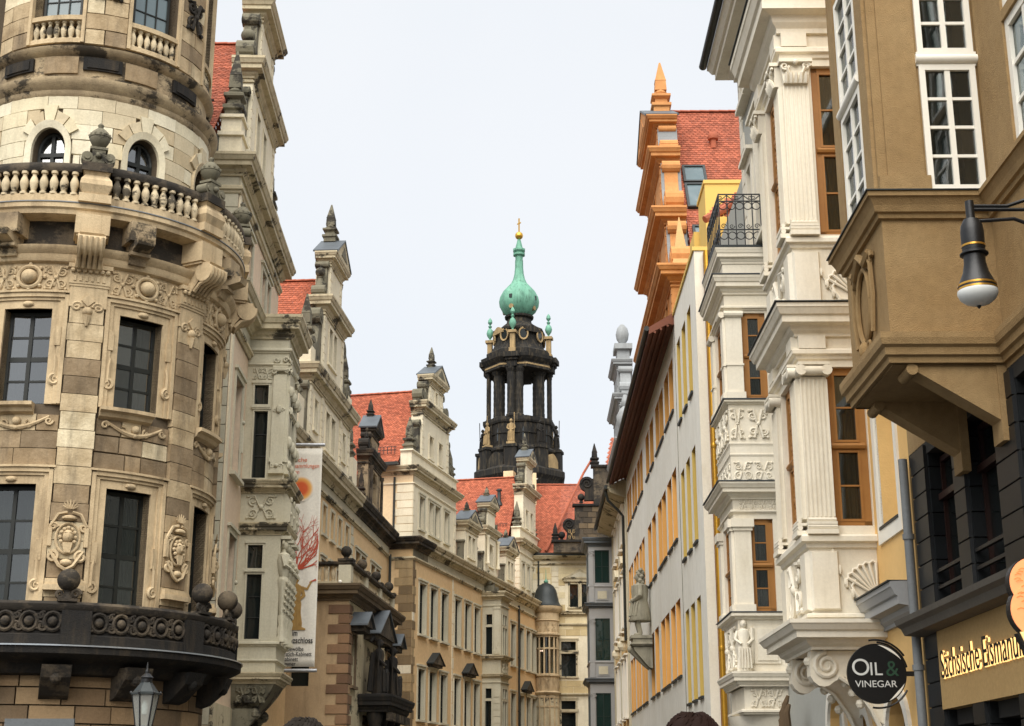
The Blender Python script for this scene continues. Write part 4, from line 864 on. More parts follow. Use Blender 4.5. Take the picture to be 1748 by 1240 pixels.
for k in (0, 1, 2, 3):
    u = .0+k*3.1; MB().box(u, u+.44, -.42, .03, 8.87, 9.57).build('balustrade_pier', PALE, PT); MB().box(u-.04, u+.48, -.46, .1, 9.72, 9.8).build('pier_cap', SANDD, PT)
    m = MB(); m.lathe([(.15, 9.8), (.08, 9.86), (.1, 9.9)], (u+.22, -.2, 0), 10); m.ball((u+.22, -.2, 10.08), .2, 16); m.build('stone_ball', SANDD, PT, True)
    if k < 3:
        for j in range(9): link('baluster', bal, PT, (u+.62+.28*j, .12, 9.0), sc=(.9, .9, 1.0))
for j in range(6): link('baluster', bal, PT, (.22, .65+.26*j, 9.0), sc=(.9, .9, 1.0))
for c, hw, z0 in ((.9, .75, 7.45), (8.4, .75, 7.45), (4.8, 1.9, 7.45)):
    m = MB(); m.prism([(c-hw, z0), (c+hw, z0), (c, z0+hw*.45+.15)], 0, .6); m.box(c-hw+.1, c+hw-.1, 0, .5, z0-.18, z0); m.build('portal_pediment', SANDD, PT)
    m = MB()
    for s in (-1, 1): m.prism([(c+s*(hw+.06), z0+.0), (c, z0+hw*.45+.16), (c, z0+hw*.45+.22), (c+s*(hw+.06), z0+.06)], -.0, .68)
    m.build('pediment_flashing', LEAD, PT)
m = MB(); m.box(2.4, 7.2, 0, 1.0, 4.75, 5.1); m.sweep([(2.4, 0), (2.4, 1.0), (7.2, 1.0), (7.2, 0)], prof(CORN, .3, 4.6, 5.2)); m.build('portal_ledge', SOOT, PT)
for u in (3.2, 6.4):
    m = MB(); figure(m, u, .55, 5.25, 2.0); m.box(u-.5, u+.5, .15, .95, 5.1, 5.27); m.prism([(u+.3, 5.3), (u+.62, 5.5), (u+.66, 6.1), (u+.4, 6.2), (u+.12, 6.05), (u+.1, 5.55)], .75, .85); m.tube([(u-.42, .6, 5.3), (u-.4, .62, 7.2)], .03, 6); m.tube([(u-.1, .5, 7.2), (u-.22, .35, 7.32), (u-.34, .3, 7.15)], [.06, .1, .04], 7)
    for q in range(7): m.tube([(u-.34+.1*q, .38, 6.75), (u-.42+.13*q, .3, 5.35)], [.08, .1], 6)
    figure(m, u+.75, .45, 5.2, 1.25); m.build('sculpture_group', SOOT, PT, True)
for u in (2.7, 4.0, 5.6, 6.9):
    m = MB(); m.lathe([(.3, .1), (.3, .6), (.24, .7), (.23, 4.2), (.3, 4.4), (.3, 4.6)], (u, .55, 0), 14); m.build('column', SOOT, PT, True)
for k in range(12): link('dentil', cached('pdent', lambda: MB().box(0, .2, 0, .2, 0, .28).data('dentil', SANDD)), PT, (2.5+.39*k, -1.0, 4.3))
m = MB(); m.tube([(2.0, .1, 8.95), (2.0, .22, 8.95)], .05, 8); m.ball((2.0, .26, 8.93), .07, 10); m.build('camera_housing', WPAINT, FP, True)
# ------------------------------------------------------------------ long palace range bending away
B3 = thing('palace_range', 'long ochre palace range with rows of tall windows, dormers and two gabled blocks', 'building', (-4.95, 73, 0), RB3)
WT = 1.12; H3 = []
COLS = [1.08, 2.98, 4.92, 7.45, 9.44, 11.38, 19.9, 22.1, 23.95, 25.5]
for u in COLS: H3 += [(u, u+WT, 9.45, 12.0), (u, u+WT, 5.28, 7.75), (u, u+WT, 1.2, 3.6)]
m = MB(); m.wall(0, 28.6, .1, 13.6, H3, 0, .26); m.build('street_wall', OCHRE, B3)
for h in H3:
    window(B3, *h, -.24, 2, 3, DFRAME); surround(B3, *h, .12, .05, PALE, .1, .06)
    link('reveal_lining', cached(('rl', round(h[3]-h[2], 2)), lambda: MB().box(0, .03, -.24, .01, 0, h[3]-h[2]).data('reveal_lining', PALE)), B3, (h[1]-.04, 0, h[2]))
for u in (2.98, 9.44, 23.0):
    c = u+.56; m = MB(); m.prism([(c-1.0, 8.12), (c+1.0, 8.12), (c, 8.68)], 0, .35); m.box(c-.9, c+.9, 0, .28, 7.98, 8.12); m.build('window_pediment', SANDD, B3)
    m = MB(); [m.prism([(c+s*1.05, 8.1), (c, 8.68), (c, 8.73), (c+s*1.05, 8.15)], 0, .4) for s in (-1, 1)]; m.build('pediment_flashing', LEADD, B3)
for a, b_, mt in ((0, 2.4, GREYST), (2.4, 28.6, PALE)):
    m = MB(); m.sweep([(a, -2.5), (a, .02), (b_, .02)] if a == 0 else [(a, .02), (b_, .02)], prof(MOULD, .12, 12.98, 13.16)); m.build('string_course', PALEO, B3)
    MB().box(a, b_, -.02, .02, 13.16, 13.6).build('frieze', mt, B3)
    m = MB(); m.sweep([(a, -2.5), (a, .02), (b_, .02)] if a == 0 else [(a, .02), (b_, .02)], prof(CORN, .5, 13.55, 14.12)); m.box(a, b_, -2.5, .01, 13.6, 14.1); m.build('main_cornice', PALEO if a else SANDD, B3)
F3 = Fc(B3, (0, 6, 0), -pi/2)                    # camera-side end wall; x = 6 at the street corner
MB().box(0, 6, -.2, 0, .1, 14.1).build('end_wall', OCHRE, F3)
BQ = M('weathered_quoins', (0, 0, 0), ramp=[(0, (142, 122, 92)), (.3, (120, 102, 76)), (.6, (164, 142, 106)), (.92, (220, 210, 186))], streak=.4)
n = 30; hh = 12.9/n
for i in range(n):
    w_ = .95 if i % 2 else .72; link('quoin', cached(('b3q', i % 2), lambda: MB().box(0, w_, -.03, .03, .006, hh-.006, .006).data('quoin', BQ)), F3, (6.0-w_, 0, .1+i*hh)); link('quoin', cached(('b3r', i % 2), lambda: MB().box(0, .5-.18*(i % 2), -.03, .03, .006, hh-.006, .006).data('quoin', BQ)), B3, (0, 0, .1+i*hh))
quoins(B3, 6.95, 7.2, 4, 13, 0, CREAM, h=.6, th=.02)
downpipe(B3, 21.6, .12, .1, 13.3, GUTTER, .07)
def block(u0, u1, wins, c, gw, s1, s2, zt, side, pipe=True):
    d = -.3; z0, z1 = 14.1, 17.55
    m = MB(); m.wall(u0, u1, z0, z1, wins, d, .3); m.build('block_wall', CREAM, B3)
    for h in wins: window(B3, *h, d-.27, 1, 2, DFRAME); surround(B3, *h, .1, .05, PALE, .06, .04, dd=d)
    fs_ = Fc(B3, (u0, -d+side, 0), -pi/2); MB().box(0, side, -.2, 0, z0, z1).build('block_end_wall', OCHREL, fs_)
    MB().box(u1-.2, u1, -side, d-.001, z0, z1).build('block_far_wall', CREAM, B3)
    quoins(fs_, side-.85, side, z0+.05, 17.0, 0, CREAM, h=.36, left=False, alt=.12, th=.03); quoins(B3, u0, u0+.2, z0+.05, 17.0, d, CREAM, h=.36, th=.025); quoins(B3, u1-.25, u1, z0+.05, 17, d, CREAM, h=.36, left=False, th=.025)
    pa = [(u0, -side), (u0, d), (u1, d), (u1, -side)]
    m = MB(); m.sweep(pa, prof(MOULD, .08, 16.98, 17.1)); m.build('block_string', CREAM, B3)
    m = MB(); m.sweep(pa, prof(CORN, .4, 17.5, 17.95)); m.box(u0, u1, -side, d, 17.5, 17.93); m.build('block_cornice', PALEO, B3)
    MB().box(c-gw, c+gw, d-.58, d+.02, 17.95, 18.6).build('gable_parapet', CREAM, B3); m = MB(); m.sweep([(c-gw, d-.58), (c-gw, d+.02), (c+gw, d+.02), (c+gw, d-.58)], prof(MOULD, .1, 18.6, 18.76)); m.build('parapet_moulding', CREAM, B3)
    if pipe:
        m = MB(); m.tube([(side-.98, .08, 17.4), (side-.98, .08, 14.65), (side-1.1, .08, 14.5), (side-2.2, .08, 14.45)], .06, 8); m.build('downpipe', GUTTER, fs_)
block(.7, 8.5, [(1.78, 2.65, 14.9, 16.6), (3.45, 4.25, 14.9, 16.6), (4.5, 5.4, 14.9, 16.6), (6.25, 7.1, 14.9, 16.6)], 4.4, 4.1, 0, 0, 0, 7)
gable(B3, 4.4, [(2.45, 18.76, 21.35, .55, .4), (1.22, 21.75, 23.2, .45, .32)], -.88, -.28, CREAM, holes=[(3.25, 4.0, 18.95, 20.15, 1), (4.95, 5.65, 18.95, 20.15, 1), (4.2, 4.6, 22.1, 22.8, 1)], ped=(1.1, 23.5, 24.3, .3), pins=[(.85, 18.8, 1.8, .5), (7.95, 18.8, 1.8, .5), (4.4, 24.2, 1.25, .38)], corm=PALEO)
volute(B3, 1.95, -.86, -.3, 18.76, 1.2, 1.9, GREYST, -1); volute(B3, 6.85, -.86, -.3, 18.76, 1.2, 1.9, GREYST, 1); ballfin(B3, 2.15, -.58, 20.9, 1.0, .4, GREYST)
sl = math.hypot(4.5, 5.0); tiles(B3, 'roof_tiles', TILE, (4.4, .9, 22.95), (0, 1, 0), (-4.5, 0, -5.0), 10, sl); tiles(B3, 'roof_tiles', TILE, (4.4, .9, 22.95), (0, 1, 0), (4.5, 0, -5), 10, sl); ridge(B3, (4.4, .9, 22.98), (0, 1, 0), 10, TILE)
m = MB()
for i in range(34): m.box(.28, .31, -1.2-.2*i, -1.17-.2*i, 18.55, 18.95)
for zz in (18.93, 18.75): m.box(.28, .31, -8, -1.1, zz, zz+.025)
m.build('snow_guard', IRON, B3); MB().box(-.15, .05, -9, -.9, 17.9, 18.06).build('gutter', GUTTER, B3)
block(23.4, 28.9, [(24.05, 24.72, 14.9, 16.4), (25.45, 26.12, 14.9, 16.4), (26.98, 27.68, 14.9, 16.4)], 26.1, 2.6, 0, 0, 0, 6, False)
gable(B3, 26.1, [(1.8, 18.76, 21.4, .5, .4), (.9, 21.8, 23.5, .4, .3)], -.88, -.28, CREAM, holes=[(25.05, 25.75, 18.95, 20.15, 1), (26.35, 27.05, 18.95, 20.15, 1)], ped=(.9, 23.75, 24.5, .28), pins=[(23.85, 18.8, 1.7, .45), (28.3, 18.8, 1.7, .45), (26.1, 24.4, 1.3, .36)], corm=PALEO)
sl = math.hypot(3.4, 4.7); tiles(B3, 'roof_tiles', TILE, (26.1, .9, 22.6), (0, 1, 0), (-3.4, 0, -4.7), 9, sl); tiles(B3, 'roof_tiles', TILE, (26.1, .9, 22.6), (0, 1, 0), (3.4, 0, -4.7), 9, sl); ridge(B3, (26.1, .9, 22.63), (0, 1, 0), 9, TILE)
m = MB(); m.lathe([(.3, 0), (.12, .35), (.12, 1.0), (.2, 1.02), (.2, 1.1), (.1, 1.16)], (24.6, -2.0, 20.4), 10); m.build('roof_vent', LEADD, B3, True)
MB().box(26.5, 27.3, -2.2, -1.5, 21.6, 23.2).build('chimney', OCHREL, B3)
m = MB()
for i in range(14): m.box(23.28, 23.31, -1.2-.2*i, -1.17-.2*i, 18.6, 18.95)
m.box(23.28, 23.31, -4.2, -1.1, 18.92, 18.95); m.build('snow_guard', IRON, B3)
# roof between the blocks and its dormers
tiles(B3, 'roof_tiles', TILE, (8.5, 4.8, 18.9), (1, 0, 0), (0, -4.4, -4.7), 15, 6.45); ridge(B3, (8.5, 4.8, 18.95), (1, 0, 0), 15, TILE)
def dormer(c, hw, zc, zt, holes, tip, pins, upper=None):
    st = [(hw*.8, 14.12, zc, .4, .28)]
    if upper: st.append(upper)
    gable(B3, c, st, -.7, -.1, CREAM, holes=holes, ped=((upper[0] if upper else hw*.8), zt[0], zt[1], .22), pins=pins+[(c, zt[1]-.08, tip, .3)], corm=PALEO, qn=False)
    volute(B3, c-hw*.8, -.6, -.12, 14.12, hw*.34, 1.5, GREYST, -1); volute(B3, c+hw*.8, -.6, -.12, 14.12, hw*.34, 1.5, GREYST, 1)
    sl = math.hypot(hw, 1.9); tiles(B3, 'dormer_tiles', TILED, (c, .7, zt[1]-.1), (0, 1, 0), (-hw, 0, -1.9), 3, sl); tiles(B3, 'dormer_tiles', TILED, (c, .7, zt[1]-.1), (0, 1, 0), (hw, 0, -1.9), 3, sl)
    for s in (-1, 1): MB().box(c+s*hw*.78-.05, c+s*hw*.78+.05, -2.4, -.7, 14.12, zc).build('dormer_cheek', TILED, B3)
dormer(11.1, 1.6, 16.45, (16.72, 17.5), [(10.35, 10.95, 14.75, 15.95), (11.2, 11.8, 14.75, 15.95)], .65, [])
dormer(15.5, 1.85, 16.9, (18.65, 19.25), [(15.0, 15.9, 14.9, 16.2, 1)], .65, [], (.85, 17.25, 18.4, .36, .25))
dormer(20.2, 1.45, 16.4, (16.68, 17.45), [(19.5, 20.0, 14.75, 15.85), (20.3, 20.8, 14.75, 15.85)], .6, [])
for u in (14.3, 16.7):
    m = MB(); m.lathe([(.13, 14.9), (.13, 15.0), (.09, 15.1), (.08, 16.4), (.13, 16.5), (.13, 16.6)], (u, .02, 0), 10); m.build('dormer_column', CREAM, B3, True)
# square oriel on the range
OB = part('oriel', B3); q0, q1, qd = 13.2, 15.0, 1.1; FN3 = Fc(OB, (q0, 0, 0), -pi/2); FS3 = Fc(OB, (q0, -qd, 0), 0)
hn3 = [(.24, .6, 11.2, 11.78), (.22, .6, 9.5, 11.05), (.22, .57, 7.02, 7.57), (.2, .56, 4.6, 6.87)]; hs3 = [(a, a+.45, b_, c) for a in (.4, .95) for b_, c in ((11.2, 11.78), (9.5, 11.05), (7.02, 7.57), (4.6, 6.87))]
m = MB(); m.wall(0, qd, 3.5, 12.7, hn3, 0, .15); m.build('side_wall', PALE, FN3); m = MB(); m.wall(0, 1.8, 3.5, 12.7, hs3, 0, .15); m.build('front_wall', PALE, FS3); MB().box(q1-.08, q1, 0, qd-.002, 3.5, 12.7).build('far_wall', PALE, OB)
for f, H in ((FN3, hn3), (FS3, hs3)):
    for h in H: window(f, *h, -.13, 1, 1, DFRAME, fr=.03, paneparent=OB); surround(f, *h, .04, .03, PALE, .0)
for z0_, z1_, pj, P_ in ((12.6, 13.08, .38, CORN), (12.2, 12.32, .07, MOULD), (9.16, 9.42, .3, CORN), (8.16, 8.38, .2, CORN), (7.85, 7.95, .06, MOULD)):
    m = MB(); m.sweep([(q0, 0), (q0, qd), (q1, qd), (q1, 0)], prof(P_, pj, z0_, z1_)); m.build('oriel_cornice', PALEO if P_ is CORN else PALE, OB)
MB().box(q0, q1, 0, qd, 12.7, 13.06).build('oriel_top', LEADD, OB)
MB().box(.72, 1.04, 0, .05, 9.5, 12.1).build('pilaster', PALE, FN3); relief(FN3, .66, 1.06, 9.5, 10.2, .05, PALE, 2, 'carved_panel'); relief(FS3, .3, 1.5, 8.45, 9.1, .02, PALE, 4, 'carved_panel'); MB().box(.68, 1.08, 0, .08, 12.08, 12.2).build('capital', PALE, FN3)
for i in range(9): link('rustic_band', cached('rb3', lambda: MB().box(0, .42, -.0, .03, .01, .32).data('rustic_band', PALE)), FN3, (.68, 0, 4.2+.36*i))
m = MB(); m.box(q0+.3, q1-.3, -.6, .6, 13.1, 13.5); figure(m, 14.1, .1, 13.5, 1.0); m.ball((13.7, .2, 13.7), .22, 8); m.ball((14.5, .2, 13.7), .22, 8); m.build('oriel_crest', GREYST, OB, True)

# ------------------------------------------------------------------ cross building that closes the street, with turret
EB = thing('cross_building', 'sandstone building closing the street with round turret and big red roof', 'building', (1.3, 99.6, 0), 0)
H4 = [(2.0, 2.98, 10.9, 11.6), (2.0, 2.98, 9.3, 10.8), (1.98, 2.92, 7.1, 7.72), (1.98, 2.92, 4.6, 6.95), (2.62, 3.18, 13.9, 15.45), (3.42, 4.0, 13.9, 15.45), (.8, 1.12, 14.5, 15.2), (4.0, 4.9, 9.3, 11.6), (4.0, 4.9, 4.6, 7.7)]
m = MB(); m.wall(-3, 9, .1, 17.3, H4, 0, .3); m.build('street_wall', CREAM, EB)
ESTN = M('end_wall_stone', (0, 0, 0), ramp=[(0, (214, 196, 152)), (.4, (198, 178, 134)), (.75, (224, 210, 172))], streak=.15)
for i, zz in enumerate([4.0+.42*k for k in range(31)]):
    u = -.2+(.5 if i % 2 else 0)
    while u < 4.6:
        l = 1.0
        if not any(h[0]-.15 < u+l and u < h[1]+.15 and h[2]-.2 < zz+.42 and zz < h[3]+.2 for h in H4) and zz < 16.5: link('stone', cached('est', lambda: MB().box(.006, .994, -.02, .02, .006, .414, .006).data('stone', ESTN)), EB, (u, 0, zz))
        u += l
for h in H4: window(EB, *h, -.25, 1, 1, DFRAME, fr=.04); surround(EB, *h, .12, .06, PALEO, .05, .04)
quoins(EB, 1.38, 1.86, 13.7, 16.7, 0, CREAM, h=.36, th=.06, alt=0)
c = 3.3; m = MB(); m.prism([(c-1.2, 15.8), (c+1.2, 15.8), (c, 16.45)], 0, .25); m.box(c-1.1, c+1.1, 0, .18, 15.6, 15.8); m.build('window_pediment', PALEO, EB); m = MB(); m.prism([(c-.75, 15.9), (c+.75, 15.9), (c, 16.28)], .25, .27); m.build('pediment_panel', PALE, EB)
for z0_, z1_, pj, P_ in ((17.05, 17.35, .35, CORN), (16.72, 16.86, .1, MOULD), (13.3, 13.62, .3, CORN), (12.62, 12.82, .12, MOULD), (8.02, 8.22, .15, MOULD)):
    m = MB(); m.sweep([(-2, .02), (8, .02)], prof(P_, pj, z0_, z1_)); m.build('string_course', PALEO, EB)
downpipe(EB, .5, .1, 13.6, 17.0, GUTTER, .06)
# roof with slanting hip joint, chimney block
tiles(EB, 'roof_tiles', TILE, (-4, 5.4, 23.4), (1, 0, 0), (0, -5.0, -5.9), 13, 7.7); ridge(EB, (-4, 5.4, 23.43), (1, 0, 0), 7.7, TILE)
tiles(EB, 'roof_tiles', TILE, (3.6, 5.2, 26.9), (1, 0, 0), (0, -4.6, -9.0), 4.6, 9.9, clip=lambda a, b_: b_*.62 > 4.0-a*1.0+.0 or a > 2.4+b_*-.2)
m = MB(); m.tube([(1.0, -.2, 17.75), (2.3, -2.6, 20.6), (3.9, -5.0, 24.2), (4.9, -5.4, 25.9)], .09, 6); m.build('hip_tiles', TILED, EB)
m = MB(); m.box(-.6, .45, -4.8, -3.9, 21.5, 24); m.build('chimney', OCHREL, EB)
MB().box(-3, 8, -.35, -.02, 17.35, 17.6).build('gutter', GUTTER, EB)
# turret in the corner
TX, TY = 1.0, -.35
m = MB(); m.lathe([(.8, .1), (.8, 8.1)], (TX, .35, 0), 24); m.build('turret_base', PALEO, EB, True)
for z0_, z1_ in ((6.0, 7.9), (9.4, 11.85)):
    m = MB(); m.lathe([(.72, z0_-.6), (.72, z1_+.1)], (TX, .35, 0), 24); m.build('turret_glass', GLT, EB, True); m = MB(); m.lathe([(.3, z0_-.6), (.3, z1_+.1)], (TX, .3, 0), 12); m.build('turret_core', ROOM, EB)
    m = MB(); [m.ball((TX-.42+.13*q, .75, z0_+(z1_-z0_)*.62), .05, 8) for q in range(3)]; m.build('ceiling_lamp', M('warm_lamp', (255, 214, 190), bump=0, na=0, fine=0, emit=1.2), EB, True)
    for k in range(8):
        a = -pi*k/7; m = MB(); x, y = TX+.78*cos(a), .35-.78*sin(a); m.lathe([(.07, z0_-.4), (.06, z1_+.1)], (x, y, 0), 6); m.build('mullion', SANDT, EB)
    for zz in (z0_-.02, z0_+(z1_-z0_)*.68, z1_): m = MB(); m.lathe([(.72, zz-.05), (.84, zz-.05), (.84, zz+.05), (.72, zz+.05)], (TX, .35, 0), 24); m.build('transom', SANDT, EB)
for pr in ([(.78, 8.0), (.9, 8.1), (.98, 8.2), (.8, 8.3), (.82, 9.2), (.95, 9.26), (.95, 9.36), (.75, 9.4)], [(.78, 11.85), (.96, 11.95), (.96, 12.05), (.82, 12.1), (.82, 12.85), (.9, 12.9), (.84, 12.95), (.84, 13.4), (1.0, 13.55), (1.1, 13.75), (1.1, 13.85), (.5, 13.9)]):
    m = MB(); m.lathe(pr, (TX, .35, 0), 28); m.build('turret_band', SANDT, EB, True)
for k in range(5):
    a = -pi*(k+.5)/5; f = Fc(EB, (TX+.82*cos(a), -.35+.82*sin(a), 0), a+pi/2)
    for z0_, z1_ in ((8.4, 9.1), (12.15, 12.8)): relief(f, -.2, .2, z0_, z1_, .02, SANDT, k, 'carved_panel')
m = MB(); m.lathe([(1.12, 13.86), (.98, 13.95), (.86, 14.2), (.78, 14.6), (.7, 14.95), (.52, 15.25), (.28, 15.42), (.12, 15.48), (.1, 15.55)], (TX, .35, 0), 24); m.build('turret_dome', LEADD, EB, True)
m = MB(); m.lathe([(.14, 15.5), (.16, 15.6), (.06, 15.7), (.03, 15.75), (.015, 16.4)], (TX, .35, 0), 10); m.build('turret_finial', COPPER, EB, True)
# sooty gable of the cross building
DG = part('sooty_gable', EB)
m = MB(); m.box(1.5, 8.5, 1.2, 1.7, 17.35, 18.1); m.box(2.95, 8.5, 1.2, 1.7, 18.1, 20.6); m.box(4.25, 8.5, 1.2, 1.7, 20.6, 23.2); m.build('gable_wall', SANDD, DG)
for k in range(6):
    for j in range(2): link('stone', cached(('dgs', 0), lambda: MB().box(.01, .6, 0, .03, .01, .36, .008).data('stone', M('sooty_ashlar', (0, 0, 0), ramp=[(0, (122, 104, 78)), (.4, (86, 74, 58)), (.8, (64, 56, 46))], streak=.4))), DG, (3.2+.61*j+(.3 if k % 2 else 0), -1.7, 18.2+.38*k))
for zz, u in ((18.05, 1.35), (20.5, 2.8), (23.2, 4.1)): m = MB(); m.box(u, 8.5, 1.1, 1.85, zz, zz+.14); m.build('gable_cornice', SOOT, DG)
for cx, cz, r in ((2.5, 19.0, .42), (3.75, 21.8, .5)):
    m = MB(); P_ = [(cx-.15, cz-.9), (cx+.5, cz-.9), (cx+.5, cz+.6)]+[(cx+.05+r*cos(t), cz+.25+r*sin(t)) for t in [pi*.25+pi*1.05*i/10 for i in range(11)]]+[(cx-.08, cz-.25)]
    m.prism(P_, 1.25, 1.65); spiral(m, cx+.05, cz+.25, r*.8, 1.68, 1.7, -1, pi, .06)
    m.build('gable_scroll', SOOT, DG)
obelisk(DG, 1.62, 1.45, 18.2, 1.2, .4, SOOT); obelisk(DG, 4.35, 1.45, 23.3, 1.6, .5, SOOT)
for u, zz in ((2.05, 18.55), (3.4, 21.15)): m = MB(); m.ball((u, 1.45, zz), .25, 12); m.lathe([(.15, zz-.4), (.1, zz-.25)], (u, 1.45, 0), 8); m.build('stone_ball', SOOT, DG, True)
relief(Fc(DG, (0, -1.68, 0)), 2.45, 2.98, 18.2, 18.95, 0, TANST, 8, 'carved_panel')

# ------------------------------------------------------------------ church tower far behind
CT = thing('church_tower', 'tall blackened baroque church tower with green copper onion dome and gold cross', 'tower', (1.08, 210, 0), 0)
def lt(name, mat, pr, n=8, rot=pi/8, smooth=False, sx=1., sy=1.):
    m = MB(); m.lathe(pr, n=n, rot=rot, sx=sx, sy=sy); return m.build(name, mat, CT, smooth)
lt('tower_shaft', BLACKST, [(6.4, 0), (6.4, 44), (6.7, 45), (7.1, 45.6), (7.1, 46.4), (6.4, 46.9)], 8)
lt('tower_base_stage', BLACKST, [(5.7, 46.6), (5.7, 49.0), (6.0, 49.3), (6.0, 49.6), (5.3, 50.0), (5.2, 50.2), (5.2, 53.4), (5.4, 53.5), (5.5, 53.8), (5.5, 54.3), (4.8, 54.5)], 8, -pi/2-.22)
lt('tower_ledge', BLACKST, [(5.2, 51.8), (5.35, 51.85), (5.35, 52.0), (5.2, 52.05)], 8, -pi/2-.22)
for k in range(8):
    a = pi*k/4-.22; f = Fc(CT, (5.5*sin(a), -5.5*cos(a), 0), a)
    MB().box(-.25, .25, -.9, -.55, 50.2, 53.4).build('stage_pilaster', BLACKST, f); q = MB(); f9 = Fc(CT, (4.86*sin(a+pi/8), -4.86*cos(a+pi/8), 0), a+pi/8); q.box(-.75, .75, -.2, .12, 50.6, 53.1); q.build('stage_panel', TANST if k in (2,) else SOOT, f9); q = MB(); q.prism([(-.45, 50.8), (.45, 50.8), (.45, 52.3), (.3, 52.7), (0, 52.85), (-.3, 52.7), (-.45, 52.3)], .12, .16); q.build('stage_window', GLD, f9); MB().box(-.9, .9, -.8, .8, 46.6, 49.5).build('base_pier', BLACKST if k % 2 else SOOT, f); MB().box(-1.05, 1.05, -.9, .95, 49.5, 49.9).build('pier_cornice', BLACKST, f)
    m = MB(); m.box(-.6, .6, -.5, .5, 49.9, 50.3); figure(m, 0, 0, 50.3, 3.4); m.tube([(.5, .3, 50.7), (.55, .4, 54.6)], .06, 5); m.build('statue', TANST if k in (0, 7) else SOOT, f, True)
    m = MB(); m.prism([(-1.3+2.6*i/8, 48.0+1.0*sin(pi*i/8)) for i in range(9)]+[(1.3, 46.8), (-1.3, 46.8)], -.3, .25); f2 = Fc(CT, (5.7*sin(a+pi/8), -5.7*cos(a+pi/8), 0), a+pi/8); m.build('curved_panel', TANST if k in (6, 1) else BLACKST, f2)
# open belfry of clustered columns
CL = [(-4.55, -.9, .3), (-4.5, 1.2, .3), (-2.95, -1.8, .85), (-2.95, 2.2, .8), (-1.2, -4.4, .6), (-.05, -4.3, .62), (-1.0, 4.2, .6), (.0, 4.3, .6), (2.85, -1.6, .86), (2.85, 2.0, .84), (4.45, -.7, .37), (4.5, 1.3, .33)]
for x, y, r in CL:
    m = MB(); m.lathe([(r*1.25, 54.3), (r*1.25, 54.6), (r, 54.8)]+[(r*(.985 if i % 2 else 1.02), 54.8+6.2*(i+.5)/14) for i in range(14)]+[(r*.95, 61.0), (r*1.3, 61.5), (r*1.3, 61.8)], (x, -y, 0), 12); m.build('belfry_column', BLACKST, CT)
lt('belfry_entablature', BLACKST, [(5.0, 61.7), (5.2, 61.8), (5.2, 62.6), (5.5, 62.9), (5.8, 63.3), (5.85, 63.8), (5.2, 64.0)], 8, -pi/2-.22)
lt('entablature_band', TANST, [(5.21, 62.15), (5.25, 62.15), (5.25, 62.4), (5.21, 62.4)], 8, -pi/2-.22)
lt('attic_stage', BLACKST, [(5.0, 63.9), (5.0, 64.7), (4.3, 65.1), (3.9, 65.8), (3.7, 66.6), (3.65, 67.6), (4.0, 68.1), (4.0, 68.4), (2.9, 69.0)], 8, -pi/2-.22)
for k in range(8):
    a = pi*k/4+.16; f = Fc(CT, (3.6*sin(a), -3.6*cos(a), 0), a)
    m = MB(); m.lathe([(.55, -.05), (.55, .15), (.75, .2), (.75, .0)], n=14); o = m.build('oval_window', TANST, f); o.rotation_euler = (pi/2, 0, a); o.location = f.at(0, -.1, 67.2); o.scale = (1, 1.35, 1); m = MB(); m.prism([(.5*cos(2*pi*i/14), 67.2+.72*sin(2*pi*i/14)) for i in range(14)], 0, .2); m.build('pane', GLD, f)
for k in range(4):
    a = pi*k/2-.22; f = Fc(CT, (4.5*sin(a), -4.5*cos(a), 0), a)
    m = MB(); m.box(-.5, .5, -.5, .5, 63.9, 64.7); m.box(-.35, .35, -.35, .35, 64.7, 67.0); m.box(-.6, .6, -.6, .6, 67.0, 67.4); m.tube([(0, -.2, 65), (0, -1.0, 65.2), (0, -1.6, 66)], .3, 6); m.build('corner_pedestal', TANST, f)
    m = MB(); m.lathe([(.3, 67.4), (.12, 67.7), (.45, 68.2), (.55, 68.6), (.4, 69.1), (.15, 69.4), (.3, 69.7), (.1, 69.9), (.35, 70.3), (.28, 70.7), (.02, 71.1)], n=12); m.build('copper_vase', COPPER, f, True)
for k in range(4):                                            # broken-forward corners of the entablature
    a = pi*k/2-.22; f = Fc(CT, (4.75*sin(a), -4.75*cos(a), 0), a)
    MB().box(-.75, .75, -1.2, .55, 61.75, 62.7).build('corner_architrave', BLACKST, f); MB().box(-.95, .95, -1.2, .8, 62.7, 63.1).build('corner_cornice', BLACKST, f); MB().box(-1.2, 1.2, -1.2, 1.1, 63.1, 63.85).build('corner_cornice', BLACKST, f)
    b_ = a+pi/4; f2 = Fc(CT, (3.3*sin(b_), -3.3*cos(b_), 0), b_); m = MB(); m.prism([(-1.3+2.6*i/10, 67.9+.75*sin(pi*i/10)) for i in range(11)]+[(1.3, 67.6), (-1.3, 67.6)], -.3, .55); m.build('curved_gablet', TANST if k % 2 else BLACKST, f2)
lt('dome_drum', BLACKST, [(3.0, 68.6), (2.6, 69.2), (1.9, 69.8), (1.8, 70.4), (2.15, 70.6), (2.2, 70.9), (1.6, 71.1)], 24, 0, True)
pr = [(1.7, 71.0), (2.35, 71.6), (2.8, 72.5), (2.9, 73.3), (2.75, 74.1), (2.3, 75.0), (1.7, 75.7), (1.15, 76.3), (.85, 77.0), (.68, 77.8), (.6, 78.8), (.58, 80.0)]
m = MB(); n = 64; vs = [((r*(1+.05*cos(8*2*pi*i/n)))*cos(2*pi*i/n), (r*(1+.05*cos(8*2*pi*i/n)))*sin(2*pi*i/n), zz) for r, zz in pr for i in range(n)]
m.add(vs, [(j*n+i, j*n+(i+1) % n, (j+1)*n+(i+1) % n, (j+1)*n+i) for j in range(len(pr)-1) for i in range(n)]); m.build('onion_dome', COPPER, CT, True)
